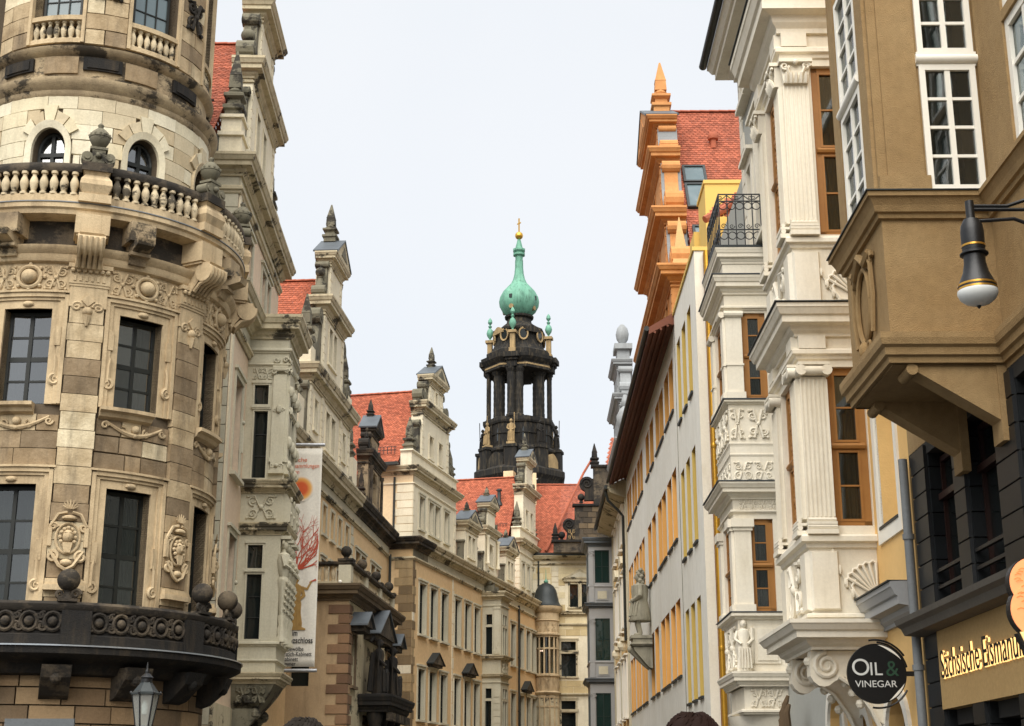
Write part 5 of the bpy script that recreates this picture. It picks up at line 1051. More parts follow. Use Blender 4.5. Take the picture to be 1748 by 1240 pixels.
for k in range(8):
    a = pi*k/4+.3; m = MB(); f = Fc(CT, (2.78*sin(a), -2.78*cos(a), 0), a); m.box(-.22, .22, -.3, .08, 73.2, 73.8)
    if k % 2: m.build('dome_hatch', LEADD, f)
    m = MB(); 
    if k % 2: m.prism([(.36*cos(2*pi*i/10), 71.95+.36*sin(2*pi*i/10)) for i in range(10)], -.6, -.12); m.build('dome_lucarne', TANST, f)
lt('neck_cap', COPPER, [(.6, 79.9), (.62, 80.6), (.95, 80.8), (.95, 81.1), (.7, 81.2), (.98, 81.5), (.98, 81.8), (.6, 82.0), (.45, 82.6), (.3, 83.2), (.2, 83.5)], 8)
m = MB(); m.ball((0, 0, 84.05), .62, 18); m.build('gold_ball', GOLD, CT, True)
m = MB(); m.box(-.08, .08, -.08, .08, 84.6, 86.9); m.box(-.42, .42, -.06, .06, 86.0, 86.16); o = m.build('gold_cross', GOLD, CT); o.rotation_euler = (0, 0, -.9)
# gull over the roofs
GU = thing('gull', 'small white gull flying past the church tower base', 'bird', (1.75, 110, 24.9), .3)
m = MB(); m.tube([(-.25, 0, 0), (-.1, 0, .01), (.12, 0, .02), (.24, 0, .04)], [.01, .06, .05, .012], 8); m.build('body', WPAINT, GU, True)
for s in (-1, 1): m = MB(); m.add([(-.06, 0, .02), (.08, 0, .02), (.05, s*.3, .16), (-.05, s*.3, .15), (-.12, s*.6, .1), (-.14, s*.6, .1), (-.06, 0, .0), (.08, 0, .0), (.05, s*.3, .14), (-.05, s*.3, .13)], [(0, 1, 2, 3), (3, 2, 4, 5), (6, 7, 8, 9), (9, 8, 4, 5)]); m.build('wing', GREYBAY, GU)
# ------------------------------------------------------------------ white house with orange window reveals and orange gable
def rhouse(name, label): return thing(name, label, 'building', (5, 0, 0), RW)
WH = rhouse('white_house', 'white rendered house with orange window reveals and orange stepped gable')
oc = [(-49.55, -48.1), (-51.35, -49.8), (-53.6, -51.95), (-55.25, -53.7), (-58, -56.3), (-60.1, -58.45), (-63.4, -61.95), (-65.0, -63.55), (-66.9, -65.5), (-68.4, -67.05), (-70.4, -69.05), (-72.0, -70.55)]
HO = [(a, b_, c, e) for a, b_ in oc for c, e in ((14.27, 16.12), (9.86, 12.29), (5.42, 7.9))]
HY = [(a, b_, c, e) for a, b_ in ((-43.35, -42.4), (-45.0, -43.95), (-46.6, -45.6)) for c, e in ((13.35, 16.1), (8.85, 11.7), (4.4, 7.25))]
for hs, u0, u1, zt, mt, nm in ((HO, -72.4, -47.2, 17.0, ORANGE, 'orange_reveals'), (HY, -47.2, -41, 17.3, YELP, 'mustard_reveals')):
    m = MB(); m.wall(u0, u1, .1, zt, hs, 0, .34, MB()); m.build('street_wall', WALLW, WH)
    for h in hs: rv = MB(); MB().wall(h[0]-.1, h[1]+.1, h[2]-.1, h[3]+.1, [h], 0, .34, rv); rv.build('window_reveal', mt, WH)
    for h in hs:
        window(WH, *h, -.33, 1, 2, DFRAME, fr=.05); link('window_sill', cached(('ws', round(h[1]-h[0], 2)), lambda: MB().box(0, h[1]-h[0], -.3, .07, -.07, .0).data('window_sill', LEADD)), WH, (h[0], 0, h[2]+.012))
MB().box(-47.22, -47.17, -.1, .012, .1, 17).build('wall_joint', GREYST, WH)
MB().box(-41.25, -41, -6, -.001, .1, 17.3).build('end_wall', WHITE, WH); MB().box(-47.2, -40.96, -6, .05, 17.3, 17.42).build('parapet_cap', YBRIGHT, WH)
m = MB(); m.prismu([(0, 16.98), (.2, 17.02), (.86, 16.66), (.86, 16.9), (.2, 17.3), (-.3, 17.6), (-.3, 17.0)], -72.4, -47.2); m.build('eaves_soffit', BROWNE, WH)
m = MB()
for k, (dd, zz) in enumerate(((.22, 16.96), (.45, 16.84), (.66, 16.73))): m.tube([(-72.4, dd, zz), (-47.2, dd, zz)], .045, 6)
m.build('eaves_moulding', BROWNE, WH, True); MB().tube([(-72.6, .93, 16.86), (-47.2, .93, 16.86)], .09, 10).build('gutter', GUTTER, WH, True)
gh = [(-54.6, -53.7, 19.9, 21.1), (-52.3, -51.4, 19.9, 21.1), (-53.4, -52.6, 22.7, 23.9), (-57.0, -56.2, 17.3, 18.4), (-49.8, -49.0, 17.3, 18.4)]
gable(WH, -53, [(5.3, 16.9, 18.85, .55, .55), (3.9, 19.2, 21.55, .55, .55), (2.6, 21.9, 24.5, .55, .5), (1.9, 24.85, 26.25, .4, .45)], -.72, -.02, ORGAB, fin=ORGAB, holes=gh, ped=(1.8, 26.5, 27.75, .45), pins=[(-53, 27.6, 2.3, .62), (-57.9, 19.2, 1.9, .5)], corm=ORGAB, volm=ORGAB)
m = MB()
for u, zz, h in ((-48.2, 19.22, 2.0), (-58.0, 19.22, 2.0)): pass
for u in (-47.95,):
    q = MB(); q.lathe([(.5, 19.2), (.5, 19.35), (.42, 19.4), (.02, 21.2)], (u, -.37, 0), 4, rot=pi/4); q.build('pyramid_finial', M('ochre_finial', (204, 164, 112), (186, 144, 92)), WH)
for s, u, z0_, w_, h in ((1, -49.1, 19.22, 1.2, 2.0), (1, -50.4, 21.95, 1.1, 2.3), (1, -51.1, 24.85, .7, 1.2)):   # sheet-metal covers on the near scrolls
    n = 8; m = MB(); pts = [(u+w_*.98-(w_*.72)*sin(pi/2*i/n), z0_+h*.12+(h*.86)*(1-cos(pi/2*i/n))) for i in range(n+1)]
    for (a, b_), (c, e) in zip(pts, pts[1:]): m.add([(a, -.74, b_), (c, -.74, e), (c, .0, e), (a, .0, b_), (a+.02, -.74, b_+.02), (c+.02, -.74, e+.02), (c+.02, 0, e+.02), (a+.02, 0, b_+.02)], [(0, 1, 2, 3), (4, 5, 6, 7), (0, 1, 5, 4), (2, 3, 7, 6)])
    m.build('scroll_flashing', ZINC, WH)
    q = MB(); r = w_*.24; q.prism([(u+w_*.9+r*cos(2*pi*i/14), z0_+r+r*sin(2*pi*i/14)) for i in range(14)], -.7, -.02); q.build('scroll_roll', ORGAB, WH, True)
sl = math.hypot(7.0, 10.7); tiles(WH, 'roof_tiles', TILED, (-53, .75, 27.7), (0, 1, 0), (7, 0, -10.7), 7.5, sl*.86); tiles(WH, 'roof_tiles', TILED, (-53, .75, 27.7), (0, 1, 0), (-7, 0, -10.7), 5, sl); ridge(WH, (-53, .75, 27.73), (0, 1, 0), 7.5, TILED)
MB().box(-46.5, -46.3, -9, -.8, 17.3, 18.2).build('roof_kerb', TILED, WH)
def onslope(y0, y1, t0, t1, lift=.0):
    e = (7/sl, -10.7/sl); nx, nz = (10.7/sl, 7/sl); return lambda a, b_, o: (-53+e[0]*b_+nx*o, -a, 27.7+e[1]*b_+nz*o)
def skylight(y0, y1, t0, t1):
    XS = onslope(0, 0, 0, 0); fl = lambda u, d, zz: ((-53+7/sl*zz+10.7/sl*d), u, 27.7-10.7/sl*zz+7/sl*d)
    m = MB(fl); b_ = .09
    m.box(y0, y1, 0, .14, t0, t0+b_); m.box(y0, y1, 0, .14, t1-b_, t1); m.box(y0, y0+b_, 0, .138, t0+b_, t1-b_); m.box(y1-b_, y1, 0, .138, t0+b_, t1-b_); o = m.build('skylight', LEADD, WH)
    m = MB(fl); m.box(y0+b_, y1-b_, .05, .09, t0+b_, t1-b_); m.build('pane', GLSKY, o)
skylight(.85, 1.72, 4.0, 5.1); skylight(.85, 1.72, 5.2, 6.75); skylight(.9, 1.3, 7.9, 8.9)
m = MB(); m.lathe([(.12, 0), (.12, .35), (.2, .38), (.22, .5), (.15, .65), (.02, .72)], (-51.6, -2.2, 25.5), 10); m.build('tile_vent', TILED, WH, True)
# roof terrace dormer in yellow cladding with a little tiled hip
m = MB(); m.box(-45.2, -43.4, -2.4, -.72, 17.4, 20.5); m.box(-45.3, -43.36, -2.5, -.68, 20.5, 20.62); m.build('dormer', YBRIGHT, WH)
MB().box(-46.6, -45.3, -1.2, -.55, 17.4, 19.6).build('dormer_step', YBRIGHT, WH)
tiles(WH, 'terrace_tiles', TILED, (-43.0, 2.4, 20.4), (0, -1, 0), (.8, 0, -1.6), 1.9, 1.75, clip=lambda a, b_: a < b_*1.05+.15)
m = MB(); m.tube([(-42.9, -2.4, 20.45), (-42.5, -1.7, 19.7), (-42.2, -1.1, 19.1), (-42.0, -.5, 18.7)], .12, 8); m.build('hip_tiles', TILED, WH, True)
m = MB(); m.tube([(-40.75, -.34, .1), (-40.75, -.34, 17.2)], .085, 12)
for zz in (2.2, 5.5, 8.4, 11.2, 14.4): m.lathe([(.1, zz), (.105, zz+.03), (.105, zz+.1), (.1, zz+.13)], (-40.75, -.34, 0), 12)
m.build('gilt_downpipe', M('brass_pipe', (196, 148, 54), (176, 126, 42), rough=.3, metal=.7, bump=0), WH, True); MB().box(-40.95, -40.86, -.42, -.26, .1, 17.2).build('pipe_chase', BROWNE, WH)
# statue on a console
STU = thing('wall_statue', 'grey stone statue of a bewigged man in a long coat on a wall console', 'statue', (5, 0, 0), RW)
m = MB(); u, d0_ = -59.8, .42; zf = 7.85
for s in (-1, 1):
    m.tube([(u+s*.14, d0_+.02, zf+1.05), (u+s*.17, d0_+.12, zf+.55), (u+s*.16, d0_+.02, zf+.08)], [.15, .11, .09], 10); m.ball((u+s*.16, d0_+.12, zf+.06), .1, 8, sy=1.8, sz=.7)
    m.tube([(u+s*.34, d0_, zf+2.0), (u+s*.46, d0_+.02, zf+1.6), (u+s*.3, d0_+.28, zf+1.42)], [.13, .12, .08], 10); m.ball((u+s*.27, d0_+.34, zf+1.42), .08, 8)
m.lathe([(.5, zf+.6), (.53, zf+.66), (.44, zf+1.1), (.36, zf+1.45), (.42, zf+1.8), (.4, zf+2.02), (.14, zf+2.15), (.11, zf+2.2)], (u, d0_, 0), 16, sy=.85)
m.ball((u, d0_+.02, zf+2.38), .17, 14, sz=1.25); m.ball((u, d0_+.2, zf+2.37), .04, 6)
for i in range(22): a = i*2.4; m.ball((u+.2*cos(a), d0_-.05+.1*sin(a), zf+1.98+.032*i), .1, 7)
for i in range(9): m.tube([(u-.4+.1*i, d0_+.36*(1-((i-4)/5)**2), zf+1.35), (u-.45+.112*i, d0_+.46*(1-((i-4)/5.5)**2), zf+.8)], .035, 5)
m.build('figure', GREYSTAT, STU, True)
m = MB(); m.box(u-.55, u+.55, 0, .85, zf-.12, zf); m.box(u-.5, u+.5, 0, .78, zf-.3, zf-.12); m.sweep([(u-.5, 0), (u-.5, .78), (u+.5, .78), (u+.5, 0)], prof(MOULD, .08, zf-.42, zf-.3)); m.prismu([(0, zf-.42), (.78, zf-.42), (.7, zf-.6), (.15, zf-1.25), (0, zf-1.3)], u-.42, u+.42); m.build('console', GREYSTAT, STU)
m = MB(); m.tube([(u, .8, zf-.55), (u, .62, zf-.75), (u, .3, zf-1.1), (u, .1, zf-1.3)], [.13, .12, .1, .07], 8); m.ball((u, .84, zf-.52), .15, 8); m.build('console_scroll', GREYSTAT, STU, True)

# ------------------------------------------------------------------ yellow house farther on
YH = rhouse('yellow_house', 'narrow yellow house with white window frames and deep pale eaves'); H5 = [(a, a+1.1, c, e) for a in (-75.0, -77.4, -79.9, -82.4) for c, e in ((14.0, 15.7), (9.8, 12.4), (5.4, 8.2))]
m = MB(); m.wall(-84.4, -72.4, .1, 16.1, H5, .03, .2); m.build('street_wall', YELF, YH)
for h in H5: window(YH, *h, -.12, 2, 3, WPAINT); surround(YH, *h, .16, .08, WPAINT, .12, .1, dd=.03)
for u in (-72.75, -78.6, -84.3): MB().box(u, u+.3, 0, .1, .1, 16).build('pilaster_strip', PALE, YH)
for u in (-75.0, -79.9):
    m = MB(); c = u+.55; m.prism([(c-1, 12.9), (c+1, 12.9), (c, 13.4)], 0, .3); m.build('window_pediment', CREAM, YH); m = MB(); m.ball((c, .2, 8.9), .3, 8); m.box(c-.4, c+.4, 0, .35, 9.1, 9.3); m.build('carved_bracket', CREAM, YH)
m = MB(); m.prismu([(0, 16.0), (.25, 16.1), (.9, 16.35), (.95, 16.6), (-.3, 17.2), (-.3, 16)], -84.4, -72.42); m.build('eaves_soffit', PALEO, YH); MB().tube([(-84.6, 1.02, 16.6), (-72.5, 1.02, 16.6)], .11, 10).build('gutter', GUTTER, YH, True)
m = MB(); m.tube([(-73.0, 1.02, 16.5), (-73.0, .9, 16.0), (-73.0, .4, 15.5), (-73.0, .16, 15.2), (-73.0, .16, 9)], .07, 8); m.build('downpipe', GUTTER, YH, True)
GRG = M('grey_gable_render', (154, 157, 157), (130, 133, 134), streak=.3)
gable(YH, -79.5, [(3.6, 16.8, 19.6, .5, .4), (2.6, 19.95, 22.3, .5, .4), (1.5, 22.65, 24.6, .45, .35)], -.85, -.05, GRG, fin=GRG, pins=[], corm=GRG, volm=GRG)
m = MB(); m.box(-80.1, -78.9, -.8, -.1, 24.9, 25.8); m.box(-80.3, -78.7, -.95, .05, 25.8, 26.1); m.lathe([(.2, 26.1), (.15, 26.25), (.33, 26.55), (.38, 26.85), (.3, 27.2), (.12, 27.42), (.01, 27.48)], (-79.5, -.45, 0), 14); m.build('egg_finial', GRG, YH, True)
m = MB(); m.lathe([(.32, 20.0), (.2, 20.2), (.45, 20.7), (.5, 21.2), (.3, 21.6), (.14, 21.75), (.22, 21.95), (.2, 22.1), (.1, 22.4)], (-76.2, -.3, 0), 14); m.box(-76.65, -75.75, -.7, .1, 19.4, 20.0); m.build('urn_finial', GRG, YH, True)
tiles(YH, 'roof_tiles', TILEB, (-79.5, .9, 24.2), (0, 1, 0), (4.2, 0, -7.0), 5, 8.1)

# ------------------------------------------------------------------ house with the grey timber bay
GB = rhouse('bay_house', 'far house with grey painted bay of large dark green windows'); BU, BD = -84.6, 1.45
MB().box(-97, -84.42, -.4, .02, .1, 16).build('street_wall', YELF, GB)
BY = part('bay', GB); FBN = Fc(BY, (BU, -BD, 0), pi/2); FBS = Fc(BY, (BU-3.2, -BD, 0), 0)
hb = [(.36, 1.2, 13.45, 15.35), (.34, 1.18, 9.05, 11.42), (.32, 1.16, 4.7, 7.24), (.32, 1.16, 1.0, 3.4)]; hb2 = [(a, a+.85, c, e) for a in (.3, 1.2, 2.1) for _, _, c, e in hb]
m = MB(); m.wall(0, 1.45, .1, 15.6, hb, 0, .1); m.build('side_wall', GREYBAY, FBN); m = MB(); m.wall(0, 3.2, .1, 15.6, hb2, 0, .1); m.build('front_wall', GREYBAY, FBS)
for f, H in ((FBN, hb), (FBS, hb2)):
    for h in H: window(f, *h, -.08, 2, 2, GREENF, GLG, fr=.05, paneparent=BY)
for z0_, z1_, pj, P_ in ((15.55, 16.05, .35, CORN), (12.0, 12.3, .28, CORN), (7.75, 8.05, .3, CORN), (3.6, 3.9, .3, CORN), (13.18, 13.3, .06, MOULD), (8.88, 9.0, .06, MOULD)):
    m = MB(); m.sweep([(BU-3.2, 0), (BU-3.2, BD), (BU, BD), (BU, 0)], prof(P_, pj, z0_, z1_)); m.build('bay_cornice', GREYBAY if P_ is MOULD else LEAD, BY)
for zz in (12.45, 8.2, 4.05):
    MB().box(.42, 1.1, 0, .04, zz, zz+.6).build('bay_panel', GREYBAY, FBN); MB().box(.5, 1.02, .04, .06, zz+.08, zz+.52).build('panel_field', PALE, FBN); MB().box(.02, .3, 0, .05, zz-.1, zz+.8).build('pedestal', GREYBAY, FBN)
for zz, zt in ((13.3, 15.0), (9.0, 11.1), (4.6, 6.95)):
    MB().box(.04, .28, 0, .06, zz, zt).build('pilaster', GREYBAY, FBN); m = MB(); m.box(0, .32, 0, .1, zt+.26, zt+.32); spiral(m, .06, zt+.16, .08, .09, 1.2, 1, 0, .03); spiral(m, .26, zt+.16, .08, .09, 1.2, -1, 0, .03); m.box(.06, .26, 0, .08, zt, zt+.26); m.build('capital', GREYBAY, FBN)
MB().box(BU-3.2, BU, 0, BD, 15.6, 16.03).build('bay_top', LEAD, BY)

# ------------------------------------------------------------------ grey house with the smaller white oriel
GH = rhouse('grey_house', 'grey stucco house with slim white oriel and wrought iron balcony')
H6 = [(-31.0, -30.45, 13.2, 15.4), (-29.75, -29.0, 13.2, 15.9), (-31.3, -30.7, 17.2, 18.4), (-30.1, -29.6, 17.2, 18.4)]
m = MB(); m.wall(-32.1, -24.6, .1, 18.9, H6, -.15, .25); m.build('street_wall', GREYW, GH); MB().box(-40.7, -32.1, -.9, -.5, .1, 16.8).build('rear_wall', GREYW, GH)
MB().box(-32.1, -32.0, -3, -.16, .1, 18.9).build('far_return', GREYW, GH)
for h in H6: window(GH, *h, -.38, 2, 3, WPAINT); surround(GH, *h, .2, .1, WHITE, .1, .12, dd=-.15)
quoins(GH, -32.1, -31.75, 12.5, 18.8, -.15, WHITE, h=.42, alt=.18, th=.03)
m = MB(); m.sweep([(-32.1, -1), (-32.1, -.14), (-24.6, -.14)], prof(CORN, .65, 18.3, 19.0)); m.build('main_cornice', WHITE, GH); MB().tube([(-32.8, .6, 19.05), (-24.6, .6, 19.05)], .1, 10).build('gutter', GUTTER, GH, True)
B0, B1, BDp = -31.55, -29.5, .8
SB_ = part('oriel', GH); FBn = Fc(SB_, (B1, -BDp, 0), pi/2); FBs = Fc(SB_, (B0, -BDp, 0), 0)
hB = [(.34, .85, 9.62, 11.52), (.28, .8, 5.22, 7.1)]; hBs = [(.42, 1.63, 9.62, 11.52), (.42, 1.63, 5.22, 7.1)]
m = MB(); m.wall(0, .95, 3.9, 12.9, hB, 0, .14); m.build('side_wall', WHITE, FBn); m = MB(); m.wall(0, 2.05, 3.9, 12.9, hBs, 0, .14); m.build('front_wall', WHITE, FBs); MB().box(B0, B0+.08, -.15, BDp-.002, 3.9, 12.9).build('far_wall', WHITE, SB_)
def casement(f, u0, u1, z0, z1, d, pp, cols=1, bars=2, fr=.11, gm=None):
    """brown timber window of two sashes with a heavy transom"""
    zm = (z0+z1)/2; m = MB(); m.box(u0, u1, -.02, .03, zm-.06, zm+.06); m.box(u0, u0+fr, -.02, .04, z0, z1); m.box(u1-fr, u1, -.02, .04, z0, z1); m.box(u0, u1, -.02, .04, z0, z0+fr*.7); m.box(u0, u1, -.02, .04, z1-fr*.7, z1); m.tube([(u0+.04, .05, zm), (u1-.04, .05, zm)], .05, 8)
    ob = m.build('window_frame', WOOD if fr < .2 else WPAINT, f); ob.location = f.at(0, -d, 0)
    for a, b_ in ((z0+fr*.7, zm-.06), (zm+.06, z1-fr*.7)): window(f, u0+fr, u1-fr, a, b_, d-.02, cols, bars, WOOD, gm or GLT, fr=.035, bar=.025, each=True, name='sash', paneparent=pp)
    for k in (0, 1):
        x0 = u0+fr if k == 0 else u1-fr-.14; q = MB(); q.add([(x0+.14*i/6, d-.3+.03*sin(i*2), zz) for i in range(7) for zz in (z0, z1)], [(2*i, 2*i+2, 2*i+3, 2*i+1) for i in range(6)]); q.build('curtain', CURT, f)
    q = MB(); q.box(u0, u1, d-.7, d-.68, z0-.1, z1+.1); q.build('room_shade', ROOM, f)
for f, H in ((FBn, hB), (FBs, hBs)):
    for h in H: casement(f, *h, -.1, SB_)
def wrapB(name, P, pj, z0, z1, mat=WHITE, grow=0.):
    m = MB(); m.sweep([(B0-grow, -.15), (B0-grow, BDp+grow), (B1+grow, BDp+grow), (B1+grow, -.15)], prof(P, pj, z0, z1)); return m.build(name, mat, SB_)
wrapB('balcony_cornice', CORN, .16, 12.62, 12.96); wrapB('oriel_cornice', CORN, .24, 11.92, 12.3); wrapB('oriel_string', MOULD, .08, 11.56, 11.66); wrapB('window_ledge', MOULD, .1, 9.5, 9.6); wrapB('panel_string', MOULD, .02, 8.62, 8.7); wrapB('panel_string', MOULD, .02, 8.4, 8.46)
wrapB('oriel_cornice', CORN, .3, 7.5, 7.82); wrapB('oriel_string', MOULD, .06, 7.2, 7.28); wrapB('window_ledge', MOULD, .14, 5.06, 5.2); wrapB('base_cornice', CORN, .18, 3.76, 4.04)
MB().box(B0-.17, B1+.17, -.15, BDp+.17, 12.95, 13.0).build('balcony_floor', LEADD, SB_)
for z_, p_ in ((12.31, .27), (7.83, .33), (9.605, .13), (5.205, .16)): MB().box(B0-p_, B1+p_, -.1, BDp+p_, z_, z_+.012).build('ledge_flashing', LEAD, SB_)
for f, us in ((FBn, (.0,)), (FBs, (.0, 1.71))):
    for u in us:
        for z0_, z1_ in ((9.62, 11.4), (5.22, 6.85)):
            m = MB(); w_ = .34; m.box(u, u+w_, 0, .06, z0_+.14, z1_); m.box(u-.03, u+w_+.03, 0, .1, z0_, z0_+.14)
            if z0_ > 9: m.box(u-.02, u+w_+.02, 0, .08, z0_+.72, z0_+.76); m.tube([(u-.03, .07, z1_+.07), (u+w_+.03, .07, z1_+.07)], .07, 10)
            else: m.box(u-.03, u+w_+.03, 0, .09, z1_, z1_+.07); m.box(u-.06, u+w_+.06, 0, .13, z1_+.07, z1_+.24)
            m.build('pilaster', WHITE, f)
relief(FBn, .02, .32, 8.74, 9.44, .02, WHITE, 1, 'carved_panel', tr=.02); relief(FBn, .38, .82, 8.76, 9.42, .02, WHITE, 2, 'carved_panel', tr=.026); relief(FBs, .1, 1.95, 8.74, 9.44, .02, WHITE, 3, 'carved_panel', tr=.026); relief(FBn, .04, .88, 7.9, 8.3, .01, WHITE, 4, 'carved_panel', tr=.018, boss=False); relief(FBs, .06, 1.95, 7.9, 8.3, .01, WHITE, 5, 'carved_panel', tr=.018); relief(FBn, .12, .9, 7.28, 7.5, .01, WHITE, 6, 'carved_panel', tr=.014)
MB().box(.3, .82, 0, .03, 4.2, 4.94).build('blind_panel', WHITE, FBn); MB().box(.36, .76, .03, .05, 4.26, 4.88).build('panel_field', WHITE, FBn)
m = MB(); figure(m, .1, .03, 4.05, 1.0); m.tube([(.26, .03, 4.2), (.27, .04, 4.9)], [.03, .045], 6); m.build('corner_caryatid', WHITE, FBn, True)
relief(FBs, .3, 1.8, 4.1, 5.0, .02, WHITE, 8, 'carved_panel', tr=.03)
m = MB(); m.sweep([(B0+.08, -.15), (B0+.08, BDp-.08), (B1-.08, BDp-.08), (B1-.08, -.15)], [(-.3, 3.3), (0, 3.32), (0, 3.76), (-.3, 3.76)]); m.build('corbel_band', WHITE, SB_); relief(FBn, .2, .85, 3.36, 3.72, -.07, WHITE, 9, 'carved_panel', tr=.02)
wrapB('corbel_moulding', MOULD, .08, 3.22, 3.32, grow=-.08)
m = MB(); uc = (B0+B1)/2; m.lathe([(.01, 2.35), (.3, 2.4), (.6, 2.6), (.82, 2.9), (.92, 3.22)], (uc, 0, 0), 20, sy=1.0); m.build('corbel_bowl', WHITE, SB_, True)
# wrought-iron railing
RL = part('balcony_railing', GH); rz0, rz1 = 13.0, 14.24
def rail(f, L, n):
    m = MB()
    for zz in (rz0+.04, rz0+.42, rz1-.16, rz1): m.box(0, L, -.012, .012, zz-.012, zz+.012)
    m.build('rail', IRON, f)
    for i in range(n+1): link('bar', cached('ibar', lambda: MB().box(-.011, .011, -.011, .011, 0, rz1-rz0).data('bar', IRON)), f, (L*i/n, 0, rz0))
    cw = L/n
    for i in range(n):
        m = MB(); c = cw*(i+.5)
        for zz, r in ((rz1-.27, .085), (rz0+.28, .085)): m.tube([(c+r*cos(2*pi*j/14), 0, zz+r*sin(2*pi*j/14)) for j in range(15)], .011, 5)
        s = 1 if i % 2 else -1; m.tube([(c-s*cw*.5, 0, rz1-.02), (c, 0, rz1-.1), (c+s*cw*.25, 0, rz1-.13)], .011, 5); spiral(m, c+s*cw*.26, rz1-.08, .05, 0, 1.3, s, -pi/2, .011, 5); spiral(m, c, rz0+.5, .06, 0, 1.4, -s, 0, .011, 5); m.build('scroll', IRON, f)['kind'] = 'stuff'
rail(Fc(RL, (B1-.02, -BDp-.02, 0), pi/2), .9, 5); rail(Fc(RL, (B0, -BDp-.02, 0), 0), 2.05, 9)

# ------------------------------------------------------------------ yellow house with the large white oriel
YO = rhouse('oriel_house', 'yellow stucco house carrying the large white fluted oriel'); A1, A0, AD = -20.86, -22.95, .96
H7 = [(-20.42, -19.36, 5.3, 7.5), (-20.42, -19.36, 9.6, 12.4)]; AR = [(-20.9, -19.75, .1, 3.0), (-22.7, -21.9, .1, 2.85), (-24.9, -23.7, .1, 3.3)]
m = MB(); m.wall(-24.6, -18.75, .1, 16.5, H7+AR, 0, .3)
for h in AR: m.arch(h[0], h[1], h[3]-.55, h[3], 0, .3)
m.build('street_wall', YELW, YO)
for h in H7: MB().box(h[0]-.12, h[1]+.12, -.32, -.28, h[2]-.1, h[3]+.1).build('blind_panel', WALLW, YO); surround(YO, *h, .14, .035, WPAINT, .0); MB().box(h[0]-.14, h[1]+.14, 0, .035, h[2]-.22, h[2]).build('surround_base', WPAINT, YO); MB().box(h[0], h[1], -.25, .05, h[2]-.03, h[2]+.01).build('sill_sheet', LEADD, YO)
for h in AR:
    window(YO, h[0], h[1], h[2], h[3], -.28, 1, 2, DFRAME, fr=.06); m = MB(); uc = (h[0]+h[1])/2; r = (h[1]-h[0])/2; zs_ = h[3]-.55
    P1 = [(uc-r*cos(pi*i/14), zs_+.55*sin(pi*i/14)) for i in range(15)]; P2 = [(uc-(r+.16)*cos(pi*i/14), zs_+.72*sin(pi*i/14)) for i in range(15)]
    for (a, b_), (c, e), (g_, h_), (k_, l_) in zip(P1, P1[1:], P2, P2[1:]): m.add([(a, 0, b_), (c, 0, e), (k_, 0, l_), (g_, 0, h_), (a, .05, b_), (c, .05, e), (k_, .05, l_), (g_, .05, h_)], [(4, 5, 6, 7), (0, 1, 5, 4), (2, 3, 7, 6)])
    m.box(h[0]-.16, h[0], 0, .05, .1, zs_); m.box(h[1], h[1]+.16, 0, .05, .1, zs_); m.build('arch_surround', WPAINT, YO)
m = MB(); m.sweep([(-22.3, 0), (-18.85, 0)], prof(CORN, .34, 3.88, 4.34)); m.build('ledge_cornice', GREYBAY, YO); MB().box(-22.3, -18.85, 0, .37, 4.345, 4.36).build('ledge_flashing', LEADD, YO)
SA_ = part('oriel', YO); FAn = Fc(SA_, (A1, -AD, 0), pi/2); FAs = Fc(SA_, (A0, -AD, 0), 0)
hA = [(.45, .95, 9.9, 12.75), (.38, .95, 5.42, 7.8)]; hAs = [(.45, 1.64, 9.9, 12.75), (.45, 1.64, 5.42, 7.8)]
m = MB(); m.wall(0, AD, 4.05, 13.3, hA, 0, .2); m.build('side_wall', WHITE, FAn); m = MB(); m.wall(0, 2.09, 4.05, 13.3, hAs, 0, .3); m.build('front_wall', WHITE, FAs); MB().box(A0, A0+.1, 0, AD-.002, 4.05, 13.3).build('far_wall', WHITE, SA_)
for f, H in ((FAn, hA), (FAs, hAs)):
    for h in H: casement(f, *h, -.12, SA_)
def wrapA(name, P, pj, z0, z1, mat=WHITE, grow=0.):
    m = MB(); m.sweep([(A0-grow, 0), (A0-grow, AD+grow), (A1+grow, AD+grow), (A1+grow, 0)], prof(P, pj, z0, z1)); return m.build(name, mat, SA_)
wrapA('top_cornice', CORN, .42, 13.3, 14.1); wrapA('architrave', MOULD, .1, 12.86, 13.05); wrapA('window_ledge', MOULD, .1, 9.66, 9.84); wrapA('storey_cornice', CORN, .34, 8.26, 8.7); wrapA('architrave', MOULD, .1, 7.9, 8.06); wrapA('window_ledge', MOULD, .12, 5.08, 5.28); wrapA('base_moulding', MOULD, .1, 4.05, 4.16); wrapA('base_cornice', CORN, .4, 3.66, 4.05)
for z_, p_ in ((14.11, .45), (8.71, .37)): MB().box(A0-p_, A1+p_, -.0, AD+p_, z_, z_+.012).build('cornice_flashing', LEADD, SA_)
MB().box(A0, A1, 0, AD, 13.3, 14.1).build('oriel_top', WHITE, SA_); MB().box(A0, A1, 0, AD, 3.68, 4.06).build('oriel_floor', WHITE, SA_)
